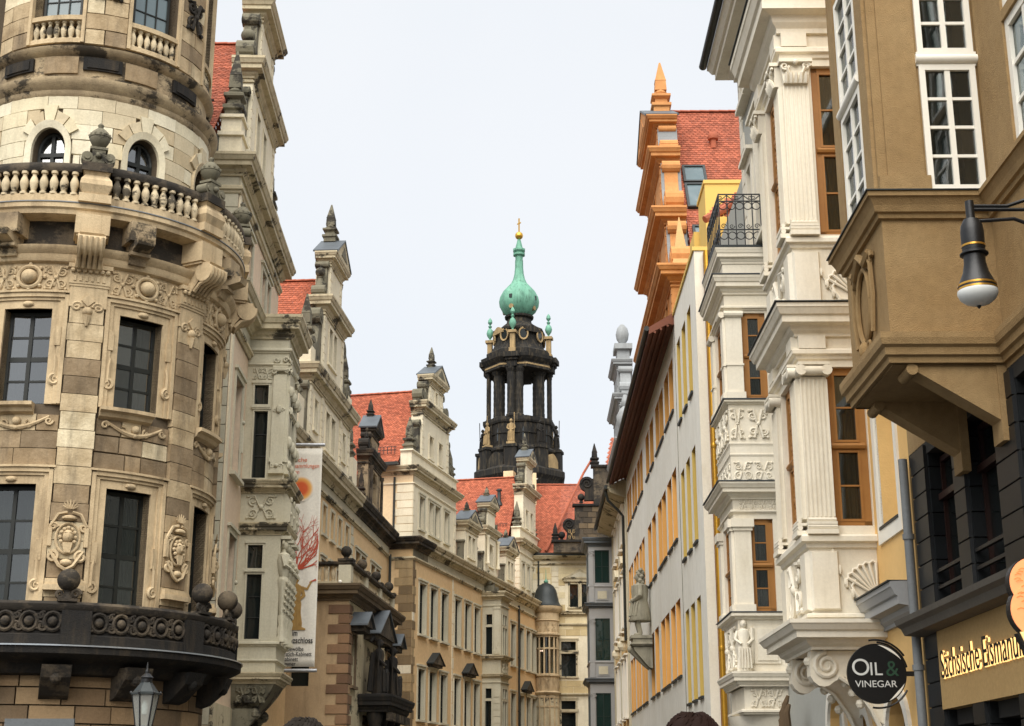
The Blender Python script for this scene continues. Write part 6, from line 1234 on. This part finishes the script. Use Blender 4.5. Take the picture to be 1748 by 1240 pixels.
def pil(f, u, w_, z0, z1, cor, n=6):
    m = MB(); m.box(u, u+w_, 0, .06, z0+.24, z1); cw = w_/n
    for i in range(n+1): m.box(u+w_*i/n-.011, u+w_*i/n+.011, .06, .078, z0+.26, z1-.04)
    m.build('fluted_pilaster', WHITE, f)
    m = MB(); m.box(u-.03, u+w_+.03, 0, .16, z0, z0+.07); m.tube([(u-.02, .11, z0+.11), (u+w_+.02, .11, z0+.11)], .04, 8); m.box(u-.02, u+w_+.02, 0, .15, z0+.14, z0+.18); m.tube([(u-.01, .11, z0+.21), (u+w_+.01, .11, z0+.21)], .03, 8); m.build('pilaster_base', WHITE, f)
    m = MB()
    if cor:
        m.box(u-.07, u+w_+.07, 0, .2, z1+.33, z1+.39); m.prism([(u, z1), (u+w_, z1), (u+w_+.04, z1+.33), (u-.04, z1+.33)], 0, .12)
        for i in range(5): x = u+w_*(i+.5)/5; m.tube([(x, .12, z1+.0), (x, .17, z1+.1), (x, .2, z1+.15)], [.035, .035, .012], 5)
        for s in (0, 1): spiral(m, u+s*w_+(-.02 if s else .02), z1+.27, .07, .16, 1.4, 1 if s else -1, 0, .025); m.tube([(u+w_*(.35+.3*s), .13, z1+.05), (u+w_*(.12+.76*s), .17, z1+.25)], [.02, .03], 5)
        m.ball((u+w_/2, .18, z1+.33), .045, 8)
    else:
        m.box(u-.04, u+w_+.04, 0, .18, z1+.16, z1+.2); m.tube([(u-.03, .1, z1+.09), (u+w_/2, .13, z1+.075), (u+w_+.03, .1, z1+.09)], .075, 10)
        for s in (0, 1): m.prism([(u+s*w_+.08*cos(2*pi*i/12), z1+.08+.08*sin(2*pi*i/12)) for i in range(12)], 0, .18)
    m.build('capital', WHITE, f, True)
for f, us in ((FAn, (.0,)), (FAs, (.0, 1.69))):
    for u in us: pil(f, u, .38, 9.85, 12.4, True); pil(f, u, .38, 5.28, 7.63, False)
    for u in us:
        for z0_, z1_ in ((8.74, 9.62), (4.2, 5.06)): MB().box(u-.01, u+.41, 0, .07, z0_, z1_, .03).build('pedestal_panel', WHITE, f); MB().box(u, u+.4, 0, .1, (13.05 if z0_ > 8 else 8.06), (13.3 if z0_ > 8 else 8.26)).build('frieze_block', WHITE, f)
def shell(f, u, zz, r, seed):
    m = MB()
    for i in range(6):
        a = pi/2+i*.2; m.tube([(u, .02, zz), (u+r*.6*cos(a), .035, zz+r*.6*sin(a)), (u+r*cos(a), .03, zz+r*sin(a))], [.012, .02, .025], 6); e = a+.1; m.tube([(u+r*cos(a), .03, zz+r*sin(a)), (u+r*1.06*cos(e), .03, zz+r*1.06*sin(e)), (u+r*cos(a+.2), .03, zz+r*sin(a+.2))], .022, 6)
    spiral(m, u-.03, zz+.0, .07, .03, 1.5, 1, 0, .025); m.tube([(u-.03, .03, zz-.06), (u-r*.55, .03, zz-.05), (u-r*.75, .03, zz+.15), (u-r*.62, .03, zz+.24)], [.02, .03, .025, .015], 6)
    for k in range(7): t = k/6; x, y_ = u-.1-.5*t, zz-.14+.75*t*t; m.ball((x, .02, y_), .05, 6, sx=.6, sz=1.6)
    m.tube([(u-.1-.5*k/6, .02, zz-.14+.75*(k/6)**2) for k in range(7)], .012, 5)
    m.build('shell_relief', WHITE, f, True)
shell(FAn, .93, 4.4, .48, 1); shell(FAn, .93, 8.9, .48, 2)
relief(FAs, .5, 1.6, 4.22, 5.04, .03, WHITE, 12, 'fruit_relief', tr=.04); relief(FAs, .5, 1.6, 8.76, 9.6, .03, WHITE, 13, 'fruit_relief', tr=.04)
for z0_, z1_ in ((9.95, 12.6), (5.5, 7.7)):                   # carved garland post in the middle of the front window
    m = MB(); m.box(1.0, 1.1, -.12, -.07, z0_, z1_)
    for k in range(26): m.ball((1.05+.015*(-1)**k, -.05, z0_+.08+(z1_-z0_-.16)*k/25), .03+.016*abs(sin(k*.9)), 6, sz=1.3)
    m.build('carved_post', WOOD, FAs, True)
for s, u in ((1, A1-.1), (0, A0+.5)):                          # scrolled brackets under the oriel
    m = MB(); t = .26; P_ = [(0, 3.66), (1.0, 3.66), (1.02, 3.5)]+[(.84+.2*cos(-a), 3.4+.24*sin(-a)) for a in [pi*i/8 for i in range(1, 7)]]+[(.55, 3.3), (.35, 3.12), (.22, 2.9), (.12, 2.7), (0, 2.62)]
    m.prismu(P_, u-t, u); m.build('oriel_bracket', WHITE, SA_)
    f = Fc(SA_, (u, -1.15, 0), pi/2); m = MB(); spiral(m, .36, 3.45, .19, .015, 1.9, 1, pi/2, .04, 6); m.tube([(.52, .01, 3.3), (.75, .01, 3.15), (.95, .01, 2.85), (1.05, .01, 2.6)], .035, 6); m.build('bracket_scroll', WHITE, f, True)
    m = MB()
    for k in range(8): m.ball((u-t/2, 1.02-.1*k, 3.52-.02*k*k*.6), .07, 7)
    m.build('bracket_leaf', WHITE, SA_, True)
# ------------------------------------------------------------------ brown house with oriel over a dark tiled shopfront
NH = rhouse('shop_house', 'brown stucco house with white sash windows over a black tiled shopfront'); N1, N0, ND = -14.65, -16.45, 1.18
H8 = [(-13.75, -12.7, 8.0, 9.5), (-13.75, -12.7, 9.62, 11.6)]
m = MB(); m.wall(-18.75, 3, 5.95, 12.6, H8, 0, .12); m.build('street_wall', BROWNS, NH); MB().box(-18.75, 3, -1.2, -1.0, .1, 6.0).build('shop_back_wall', ROOM, NH); MB().box(-18.75, 3, -1.0, 0, 5.8, 5.96).build('shop_ceiling', ROOM, NH)
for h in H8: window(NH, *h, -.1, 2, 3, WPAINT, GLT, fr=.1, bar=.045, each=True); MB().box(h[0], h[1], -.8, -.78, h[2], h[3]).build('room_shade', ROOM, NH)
NO = part('oriel', NH); FNn = Fc(NO, (N1, -ND, 0), pi/2); FNs = Fc(NO, (N0, -ND, 0), 0)
hN = [(.53, 1.15, 7.96, 9.46), (.53, 1.15, 9.6, 11.0)]; hNs = [(.42, 1.38, 7.96, 9.46), (.42, 1.38, 9.6, 11.0)]
m = MB(); m.wall(0, ND, 6.0, 12.6, hN, 0, .06); m.build('side_wall', BROWNS, FNn); m = MB(); m.wall(0, 1.8, 6.0, 12.6, hNs, 0, .06); m.build('front_wall', BROWNS, FNs); MB().box(N0, N0+.08, 0, ND-.002, 6.0, 12.6).build('far_wall', BROWNS, NO); MB().box(N0, N1, 0, ND, 6.0, 6.04).build('oriel_floor', BROWNS, NO)
for f, H, cw in ((FNn, hN, 2), (FNs, hNs, 2)):
    for h in H:
        window(f, *h, -.03, cw, 4 if h[3] < 9.5 else 4, WPAINT, GLT, fr=.065, bar=.035, each=True, paneparent=NO); MB().box(h[0]-.02, h[1]+.02, -.02, .05, h[2]-.05, h[2]+.012).build('sill_bar', WPAINT, f)
    h = H[0]; m = MB(); m.tube([(h[0]-.03, .03, 9.53), (h[1]+.03, .03, 9.53)], .055, 10); m.box(h[0]-.02, h[1]+.02, -.03, .03, 9.45, 9.6); m.build('transom', WPAINT, f, True)
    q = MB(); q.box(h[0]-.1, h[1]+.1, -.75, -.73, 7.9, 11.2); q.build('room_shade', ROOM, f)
    q = MB(); q.add([(h[0]+.1+.16*i/6, -.4+.03*sin(i*2), zz) for i in range(7) for zz in (7.9, 11)], [(2*i, 2*i+2, 2*i+3, 2*i+1) for i in range(6)]); q.build('curtain', CURT, f)
PLM = M('palm_leaf', (58, 74, 44), (40, 54, 32), bump=0)
m = MB()
for i in range(11): a = pi*(.08+.84*i/10); m.tube([(.84, -.3, 7.95), (.84+.18*cos(a), -.3+.02*(i % 3), 8.2+.12*sin(a)), (.84+.34*cos(a), -.28, 8.12+.1*sin(a)-.12*abs(cos(a)))], [.012, .018, .004], 4)
m.build('window_palm', PLM, FNn)
def wrapN(name, P, pj, z0, z1, mat=BROWNS):
    m = MB(); m.sweep([(N0-.9, 0), (N0, 0), (N0, ND), (N1, ND), (N1, 0), (3, 0)], prof(P, pj, z0, z1)); return m.build(name, mat, NO)
NC = [(0, 0), (.25, .02), (.3, .2), (.5, .24), (.62, .5), (.8, .72), (.86, .78), (1, .8), (1, 1), (0, 1.02)]
wrapN('oriel_cornice', NC, .17, 7.63, 7.9); MB().box(N0-.19, N1+.19, 0, ND+.19, 7.902, 7.915).build('cornice_flashing', LEADD, NO)
NB = [(0, 0), (.3, 0), (.35, .2), (.6, .25), (.65, .5), (.9, .58), (1, .8), (1, 1), (0, 1)]
wrapN('oriel_base', NB, .14, 6.02, 6.33)
MB().box(.0, .56, 0, .05, 7.92, 8.13).build('pier_base', BROWNS, FNn); MB().box(.1, .5, 0, .03, 8.13, 12.5).build('pier_panel', BROWNS, FNn)
for u in (.03, 1.42): MB().box(u, u+.33, 0, .04, 7.92, 12.5).build('pier_panel', BROWNS, FNs)
m = MB(); zc = 6.95; uc = .9
m.tube([(uc+.3*cos(2*pi*i/24), .03, zc+.42*sin(2*pi*i/24)) for i in range(25)], .03, 6); m.tube([(uc-.42, .04, zc+.5), (uc-.25, .06, zc+.42), (uc, .06, zc+.58), (uc+.25, .06, zc+.42), (uc+.42, .04, zc+.5)], .05, 6)
for s in (-1, 1): spiral(m, uc+s*.42, zc+.42, .08, .04, 1.4, s, 0, .03); spiral(m, uc+s*.16, zc-.5, .09, .04, 1.4, -s, 0, .03); m.tube([(uc+s*.42, .04, zc+.4), (uc+s*.46, .04, zc), (uc+s*.36, .04, zc-.4)], .03, 6)
m.ball((uc, .05, zc-.52), .08, 8, sz=1.4); m.build('cartouche', BROWNS, FNs, True)
for u in (N1-.02, N0+.3):
    m = MB(); m.prismu([(0, 6.02), (.96, 6.02), (.96, 5.96), (.1, 5.42), (.06, 5.3), (0, 5.3)], u-.28, u); m.build('oriel_bracket', BROWNS, NO); MB().tube([(u-.34, .98, 5.96), (u+.03, .98, 5.96)], .062, 12).build('bracket_roll', BROWNS, NO, True)
    m = MB(); m.box(u-.3, u+.02, 0, .1, 5.2, 6.0); m.build('bracket_back', BROWNS, NO)
# shopfront
MB().box(-18.95, -18.5, -1.1, -.004, .1, 12.6).build('party_pier', BROWNS, NH)
for u0, u1 in ((-18.55, -17.9), (-16.75, -16.3), (-15.15, -14.45), (-12.9, -12.2), (-9.2, -8.5), (-5.2, -4.5), (-1.2, -.5)):
    MB().box(u0+.01, u1-.01, -.6, .015, .1, 5.8).build('pillar_core', ROOM, NH); zz = .12; i = 0
    while zz < 5.75:
        link('glazed_tile', cached(('gt', round(u1-u0, 2)), lambda: MB().box(.004, u1-u0-.004, -.02, .04, .004, .286, .006).data('glazed_tile', BTILE)), NH, (u0, 0, zz)); f = Fc(NH, (u1, 0, 0), pi/2); link('glazed_tile', cached(('gt2',), lambda: MB().box(.004, .3, -.02, .03, .004, .286, .006).data('glazed_tile', BTILE)), f, (0, 0, zz)); zz += .29
for u0, u1 in ((-17.9, -16.75), (-16.3, -15.15), (-14.45, -12.9), (-12.2, -9.2), (-8.5, -5.2)):
    o = window(NH, u0, u1, 3.9, 5.75, -.22, 1, 1, SHOPF, GLT, fr=.07); MB().box(u0, u1, -.2, -.1, 5.2, 5.28).build('shop_transom', SHOPF, NH); MB().box(u0, u1, -.05, .0, 4.1, 4.14).build('guard_bar', IRON, NH); MB().box(u0, u1, -.05, .0, 4.3, 4.34).build('guard_bar', IRON, NH)
m = MB(); m.sweep([(-18.62, 0), (3, 0)], [(0, 3.6), (.26, 3.62), (.3, 3.7), (.36, 3.74), (.38, 3.8), (0, 3.86)]); m.build('shop_ledge', M('grey_brown_ledge', (104, 98, 88), (84, 78, 70)), NH)
MB().box(-17.92, 3, -.1, .05, 2.68, 3.6).build('sign_fascia', M('fascia_board', (170, 140, 92), (158, 128, 82), bump=.15), NH); MB().box(-17.9, 3, -1.0, -.1, 2.5, 2.68).build('door_head', ROOM, NH)
m = MB(); m.tube([(-18.68, .1, .1), (-18.68, .1, 5.9)], .06, 10)
for zz in (1.5, 3.2, 4.85): m.lathe([(.075, zz), (.075, zz+.07)], (-18.68, .1, 0), 10)
m.build('downpipe', ZINC, NH, True)
# halo-lit lettering on the fascia
LG = thing('shop_lettering', 'black raised shop lettering with warm halo light on the brown fascia', 'sign', (5, 0, 0), RW)
BLK = M('black_letter_face', (20, 20, 20), bump=0, rough=.4); HALO = M('warm_halo_light', (255, 206, 130), bump=0, na=0, fine=0, emit=.4)
text('Sächsische Eismanufaktur', BLK, LG, (-17.76, -.078, 3.03), .47, width=3.75, ext=.003, name='letters', bold=-.002); text('Sächsische Eismanufaktur', HALO, LG, (-17.755, -.06, 3.025), .47, width=3.75, ext=.008, name='letter_glow', bold=.001)
# lit ice-cream sign
IC = thing('ice_cream_sign', 'glowing orange ice cream cone sign with two scoops over the shop lettering', 'sign', (4.62, 13, 0), 0)
SCO = M('lit_scoop', (240, 158, 104), (232, 128, 78), na=.5, ns=2.2, bump=0, emit=.22, fine=.03); CON = M('lit_cone', (255, 214, 140), bump=0, emit=.2)
def disc(m, cx, cz, r, d0, d1, n=40): m.prism([(cx+r*cos(2*pi*i/n), cz+r*sin(2*pi*i/n)) for i in range(n)], d0, d1)
for zz, r in ((3.5, .235), (3.26, .25)):
    m = MB(); disc(m, 0, zz, r, -.05, .05); m.build('scoop_case', IRON, IC); m = MB(); disc(m, 0, zz, r*.965, .05, .058 if zz > 3.4 else .066); m.build('scoop', SCO, IC)
    rnd = random.Random(int(zz*100)); m = MB()
    for k in range(16):
        a = rnd.uniform(0, 2*pi); q = r*.85*math.sqrt(rnd.random()); x, y_ = q*cos(a), zz+q*sin(a); m.tube([(x-.03, .07, y_-.006), (x, .07, y_+.008), (x+.03, .07, y_)], .004, 4)
    m.build('swirl_mark', M('swirl_orange', (224, 128, 70), bump=0, emit=.2), IC)['kind'] = 'stuff'
m = MB(); m.prism([(-.2, 3.06), (.2, 3.06), (.0, 2.55)], -.05, .05); m.build('cone_case', IRON, IC); m = MB(); m.prism([(-.18, 3.07), (.18, 3.07), (0, 2.6)], .05, .075); m.build('cone', CON, IC); MB().tube([(.2, 0, 3.3), (.55, 0, 3.3)], .025, 8).build('arm', IRON, IC)
# round oil and vinegar sign
OV = thing('round_shop_sign', 'round black hanging sign reading OIL & VINEGAR on a wall bracket', 'sign', (4.69, 19.2, 3.2), 0)
m = MB(); disc(m, 0, 0, .38, -.03, .03, 56); m.build('disc', M('sign_black', (22, 22, 22), bump=0, rough=.4), OV)
for a0_, a1_, r in ((.55, 1.75, .43), (-1.75, -.5, .43), (.2, 1.5, .40)):
    m = MB(); k = 20; m.tube([(r*cos(a0_+(a1_-a0_)*i/k), .0, r*sin(a0_+(a1_-a0_)*i/k)) for i in range(k+1)], .014, 6); m.build('rim_arc', IRON, OV, True)
for a0_, a1_ in ((.5, 1.5), (-1.2, -.35)):
    m = MB(); k = 14; P1 = [(.365*cos(a0_+(a1_-a0_)*i/k), .365*sin(a0_+(a1_-a0_)*i/k)) for i in range(k+1)]; P2 = [((.365-.03*sin(pi*i/k))*cos(a0_+(a1_-a0_)*i/k), (.365-.03*sin(pi*i/k))*sin(a0_+(a1_-a0_)*i/k)) for i in range(k, -1, -1)]; m.prism(P1+P2[1:-1], .03, .034); m.build('white_crescent', WPAINT, OV)
WL = M('sign_white', (214, 214, 208), bump=0); text('O', WL, OV, (-.33, -.032, -.02), .3, ext=.002); text('IL', WL, OV, (-.1, -.032, -.02), .235, ext=.002); text('&', M('sign_green', (46, 74, 56), bump=0), OV, (.11, -.032, -.03), .28, ext=.002); text('VINEGAR', WL, OV, (-.29, -.032, -.17), .12, ext=.002, sx=1.08)
m = MB(); m.box(.38, .5, -.02, .02, -.03, .03); m.box(.5, .54, -.05, .05, -.14, .14); m.build('bracket', IRON, OV)
# hanging street lamp on the brown oriel
LP = thing('hanging_lamp', 'black hanging lamp with brass rings and white glass bowl on a wall arm', 'lamp', (3.7, 11, 5.42), 0)
BRS = M('brass', (206, 156, 70), rough=.3, metal=.8, bump=0); OPAL = M('opal_glass', (222, 224, 220), rough=.25, bump=0, na=.05, fine=0)
m = MB(); m.lathe([(.035, .89), (.035, .74), (.06, .73), (.085, .68), (.092, .62), (.092, .5), (.088, .46), (.1, .45), (.112, .44), (.112, .43), (.085, .42), (.085, .36), (.1, .28), (.135, .2), (.148, .17), (.15, .14), (.14, .13)], n=28); m.build('lamp_body', IRON, LP, True)
for z_, r in ((.5, .095), (.165, .152), (.13, .156)): m = MB(); m.lathe([(r-.012, z_-.008), (r, z_-.006), (r, z_+.01), (r-.012, z_+.012)], n=28); m.build('brass_ring', BRS, LP, True)
m = MB(); m.lathe([(.155, .125), (.158, .1), (.14, .06), (.1, .025), (.05, .008), (.012, .0)], n=28); m.build('glass_bowl', OPAL, LP, True); m = MB(); m.lathe([(.016, .005), (.018, -.005), (.004, -.025)], n=8); m.build('drop_finial', IRON, LP)
for pts in ([(0, 0, .82), (1.42, 0, .82)], [(.03, 0, .85), (.3, 0, .85), (.5, 0, .92), (.75, 0, 1.1), (1.4, 0, 1.3)], [(.05, 0, .72), (.35, 0, .74), (.55, 0, .66), (.8, 0, .45), (1.4, 0, .3)]): MB().tube(pts, .016, 8).build('arm', IRON, LP, True)
# ------------------------------------------------------------------ street lantern in front of the tower
SL = thing('street_lantern', 'old-style glass street lantern with hipped zinc roof in front of the tower', 'street lamp', (-6.6, 27, 0), .3)
m = MB(); m.lathe([(.14, .1), (.14, .5), (.08, .6), (.06, 1.0), (.05, 2.6), (.07, 2.65), (.05, 2.75), (.05, 2.85)], n=14); m.build('post', IRON, SL, True)
zt, zb, rt, rb = 3.44, 2.86, .235, .14
for k in range(6):
    a, b_ = pi*k/3, pi*(k+1)/3; MB().tube([(rb*cos(a), rb*sin(a), zb), (rt*cos(a), rt*sin(a), zt)], .014, 5).build('lantern_bar', IRON, SL)
    m = MB(); m.add([(rb*cos(a), rb*sin(a), zb), (rb*cos(b_), rb*sin(b_), zb), (rt*cos(b_), rt*sin(b_), zt), (rt*cos(a), rt*sin(a), zt)], [(0, 1, 2, 3)]); m.build('pane', glass('lantern_glass', (.5, .5, .46), trans=.6) if k == 0 else bpy.data.materials['lantern_glass'], SL)
    m = MB(); m.ball((rt*1.1*cos(a), rt*1.1*sin(a), zt+.03), .025, 6, sz=1.4); m.build('corner_knob', IRON, SL)
m = MB(); m.lathe([(rt*1.14, zt), (rt*1.14, zt+.03), (rt*.95, zt+.05), (.11, zt+.2), (.1, zt+.22)], n=6); m.build('lantern_roof', LEADD, SL); m = MB(); m.lathe([(.1, zt+.22), (.1, zt+.28), (.12, zt+.3), (.06, zt+.36), (.03, zt+.38), (.035, zt+.42), (.015, zt+.46), (.02, zt+.5), (.003, zt+.58)], n=14); m.build('roof_finial', IRON, SL, True)
m = MB(); m.lathe([(rb*1.1, zb-.03), (rb*1.1, zb), (.05, zb)], n=6); m.build('lantern_base', IRON, SL)
m = MB(); m.lathe([(.03, 3.34), (.06, 3.25), (.05, 3.1), (.02, 3.08)], n=10); m.build('lamp_mantle', OPAL, SL, True)
# grey sign board at the lower left edge, brown carved sign
SB2 = thing('sign_board', 'grey flat-topped board on two posts at the bottom left edge', 'sign board', (-8.15, 26, 0), 0); MB().box(-.6, .6, -.03, .03, 1.9, 2.97).build('board', M('grey_board', (92, 96, 98), rough=.5), SB2)
for u in (-.5, .5): MB().box(u-.03, u+.03, -.09, -.03, .1, 2.9).build('post', IRON, SB2)
CS = thing('carved_sign', 'brown carved wooden shop sign below the smaller white oriel', 'sign', (5, 0, 0), RW); m = MB()
for k in range(7): m.tube([(-27.9+.1*k, .25, 2.5), (-27.95+.11*k, .3, 2.9+.09*(k % 3)+.04*k), (-27.95+.11*k, .24, 3.05+.1*(k % 3)+.04*k)], [.06, .065, .03], 7)
m.build('carving', M('carved_brown_wood', (96, 78, 56), (70, 56, 40)), CS, True); MB().tube([(-27.6, 0, 2.6), (-27.6, .25, 2.6)], .03, 6).build('bracket', IRON, CS)
# ------------------------------------------------------------------ two passers-by, only the tops of their heads in the picture
def person(name_label, x, y, H, hairc, coat, turn):
    P = thing('person', name_label, 'person', (x, y, .114), turn, 'passers-by at the bottom edge')
    s = H/1.8; J = {'pel': (0, 0, .95), 'ch': (0, .02, 1.3), 'nk': (0, 0, 1.5), 'hd': (0, -.02, 1.68)}
    vs = [(0, 0, .95), (0, .01, 1.15), (0, .02, 1.38), (0, .01, 1.5), (0, -.01, 1.56)]; rad = [(.17, .12), (.15, .11), (.17, .12), (.065, .065), (.06, .06)]; es = [(0, 1), (1, 2), (2, 3), (3, 4)]
    for sd in (-1, 1):
        n = len(vs); vs += [(sd*.1, 0, .88), (sd*.11, -.02+sd*.08, .5), (sd*.11, .02+sd*.16, .1), (sd*.12, -.12+sd*.16, .05)]; rad += [(.1, .1), (.065, .07), (.045, .05), (.045, .03)]; es += [(0, n), (n, n+1), (n+1, n+2), (n+2, n+3)]
        n = len(vs); vs += [(sd*.19, .02, 1.42), (sd*.25, .03-sd*.04, 1.14), (sd*.24, -.06-sd*.08, .9), (sd*.235, -.1-sd*.08, .82)]; rad += [(.065, .065), (.05, .05), (.035, .035), (.04, .02)]; es += [(2, n), (n, n+1), (n+1, n+2), (n+2, n+3)]
        for k in range(4): q = len(vs); vs += [(sd*(.245-.018*k+.01), -.13-sd*.08+.01*k, .77), (sd*(.24-.018*k), -.13-sd*.08, .73-.008*(k % 2))]; rad += [(.009, .009), (.008, .008)]; es += [(n+3, q), (q, q+1)]
        q = len(vs); vs += [(sd*.2, -.14-sd*.08, .8)]; rad += [(.01, .01)]; es += [(n+3, q)]
    me = bpy.data.meshes.new('body'); me.from_pydata([(a*s, b_*s, c*s) for a, b_, c in vs], es, []); o = bpy.data.objects.new('body', me); COL.objects.link(o); o.parent = P
    sk = o.modifiers.new('skin', 'SKIN'); lay = me.skin_vertices[0].data if me.skin_vertices else None
    if lay is None:
        bm = bmesh.new(); bm.from_mesh(me); bm.verts.layers.skin.verify(); bm.to_mesh(me); bm.free(); lay = me.skin_vertices[0].data
    for d_, r in zip(lay, rad): d_.radius = (r[0]*s, r[1]*s); d_.use_root = False
    lay[0].use_root = True; o.modifiers.new('sub', 'SUBSURF').levels = 1; o.modifiers['sub'].render_levels = 2; me.materials.append(coat)
    SKN = bpy.data.materials.get('skin') or M('skin', (206, 160, 134), (190, 140, 116), bump=.05, rough=.55)
    m = MB(); m.ball((0, -.01, 1.67), .082, 20, sx=.93, sy=1.12, sz=1.36); m.tube([(0, .0, 1.5), (0, .0, 1.62)], .055, 12); m.ball((0, .092, 1.655), .016, 8, sz=1.6); m.ball((0, .082, 1.605), .02, 8, sx=1.3, sz=.5)
    for sd in (-1, 1): m.ball((sd*.03, .08, 1.685), .011, 8); m.ball((sd*.078, -.01, 1.665), .02, 8, sx=.4, sz=1.5)
    hd = m.build('head', SKN, P, True); hd.scale = (s,)*3
    m = MB(); rnd = random.Random(H); m.lathe([(.001, .128), (.03, .125), (.055, .112), (.075, .088), (.088, .05), (.09, .0), (.084, -.05), (.07, -.075)], (0, -.018, 1.675), 24, sy=1.16)
    for k in range(260):
        a = rnd.uniform(0, 2*pi); e = rnd.uniform(.05, 1.45); r = .091; p0 = (r*cos(a)*cos(e), -.018+r*1.16*sin(a)*cos(e), 1.68+.125*sin(e)); a2 = a+rnd.uniform(.25, .5); e2 = max(-.3, e-.35)
        if sin(a) > .55 and e2 < .5: continue
        p1 = ((r+.004)*cos(a2)*cos(e2), -.018+(r+.004)*1.16*sin(a2)*cos(e2), 1.68+.127*sin(e2)); mid = tuple((p0[i]+p1[i])/2*1.0+((p0[i]+p1[i])/2-(0, -.018, 1.68)[i])*.06 for i in range(3)); m.tube([p0, mid, p1], [.004, .005, .002], 4, cap=False)
    hr = m.build('hair', hairc, P, True); hr.scale = (s,)*3
HB = M('brown_hair', (36, 20, 13), (24, 13, 9), rough=.75, spec=.12, bump=.2, bs=120); HG = M('grey_brown_hair', (44, 39, 34), (32, 28, 25), rough=.8, spec=.1, bump=.2, bs=120)
person('person with short reddish brown hair walking away, below the gold downpipe', .5, 4.2, 1.80, HB, M('navy_coat', (40, 44, 56), bump=.2), pi)
person('person with grey-brown hair walking away, below the museum banner', -.72, 5.2, 1.835, HG, M('olive_coat', (80, 78, 60), bump=.2), pi+.2)
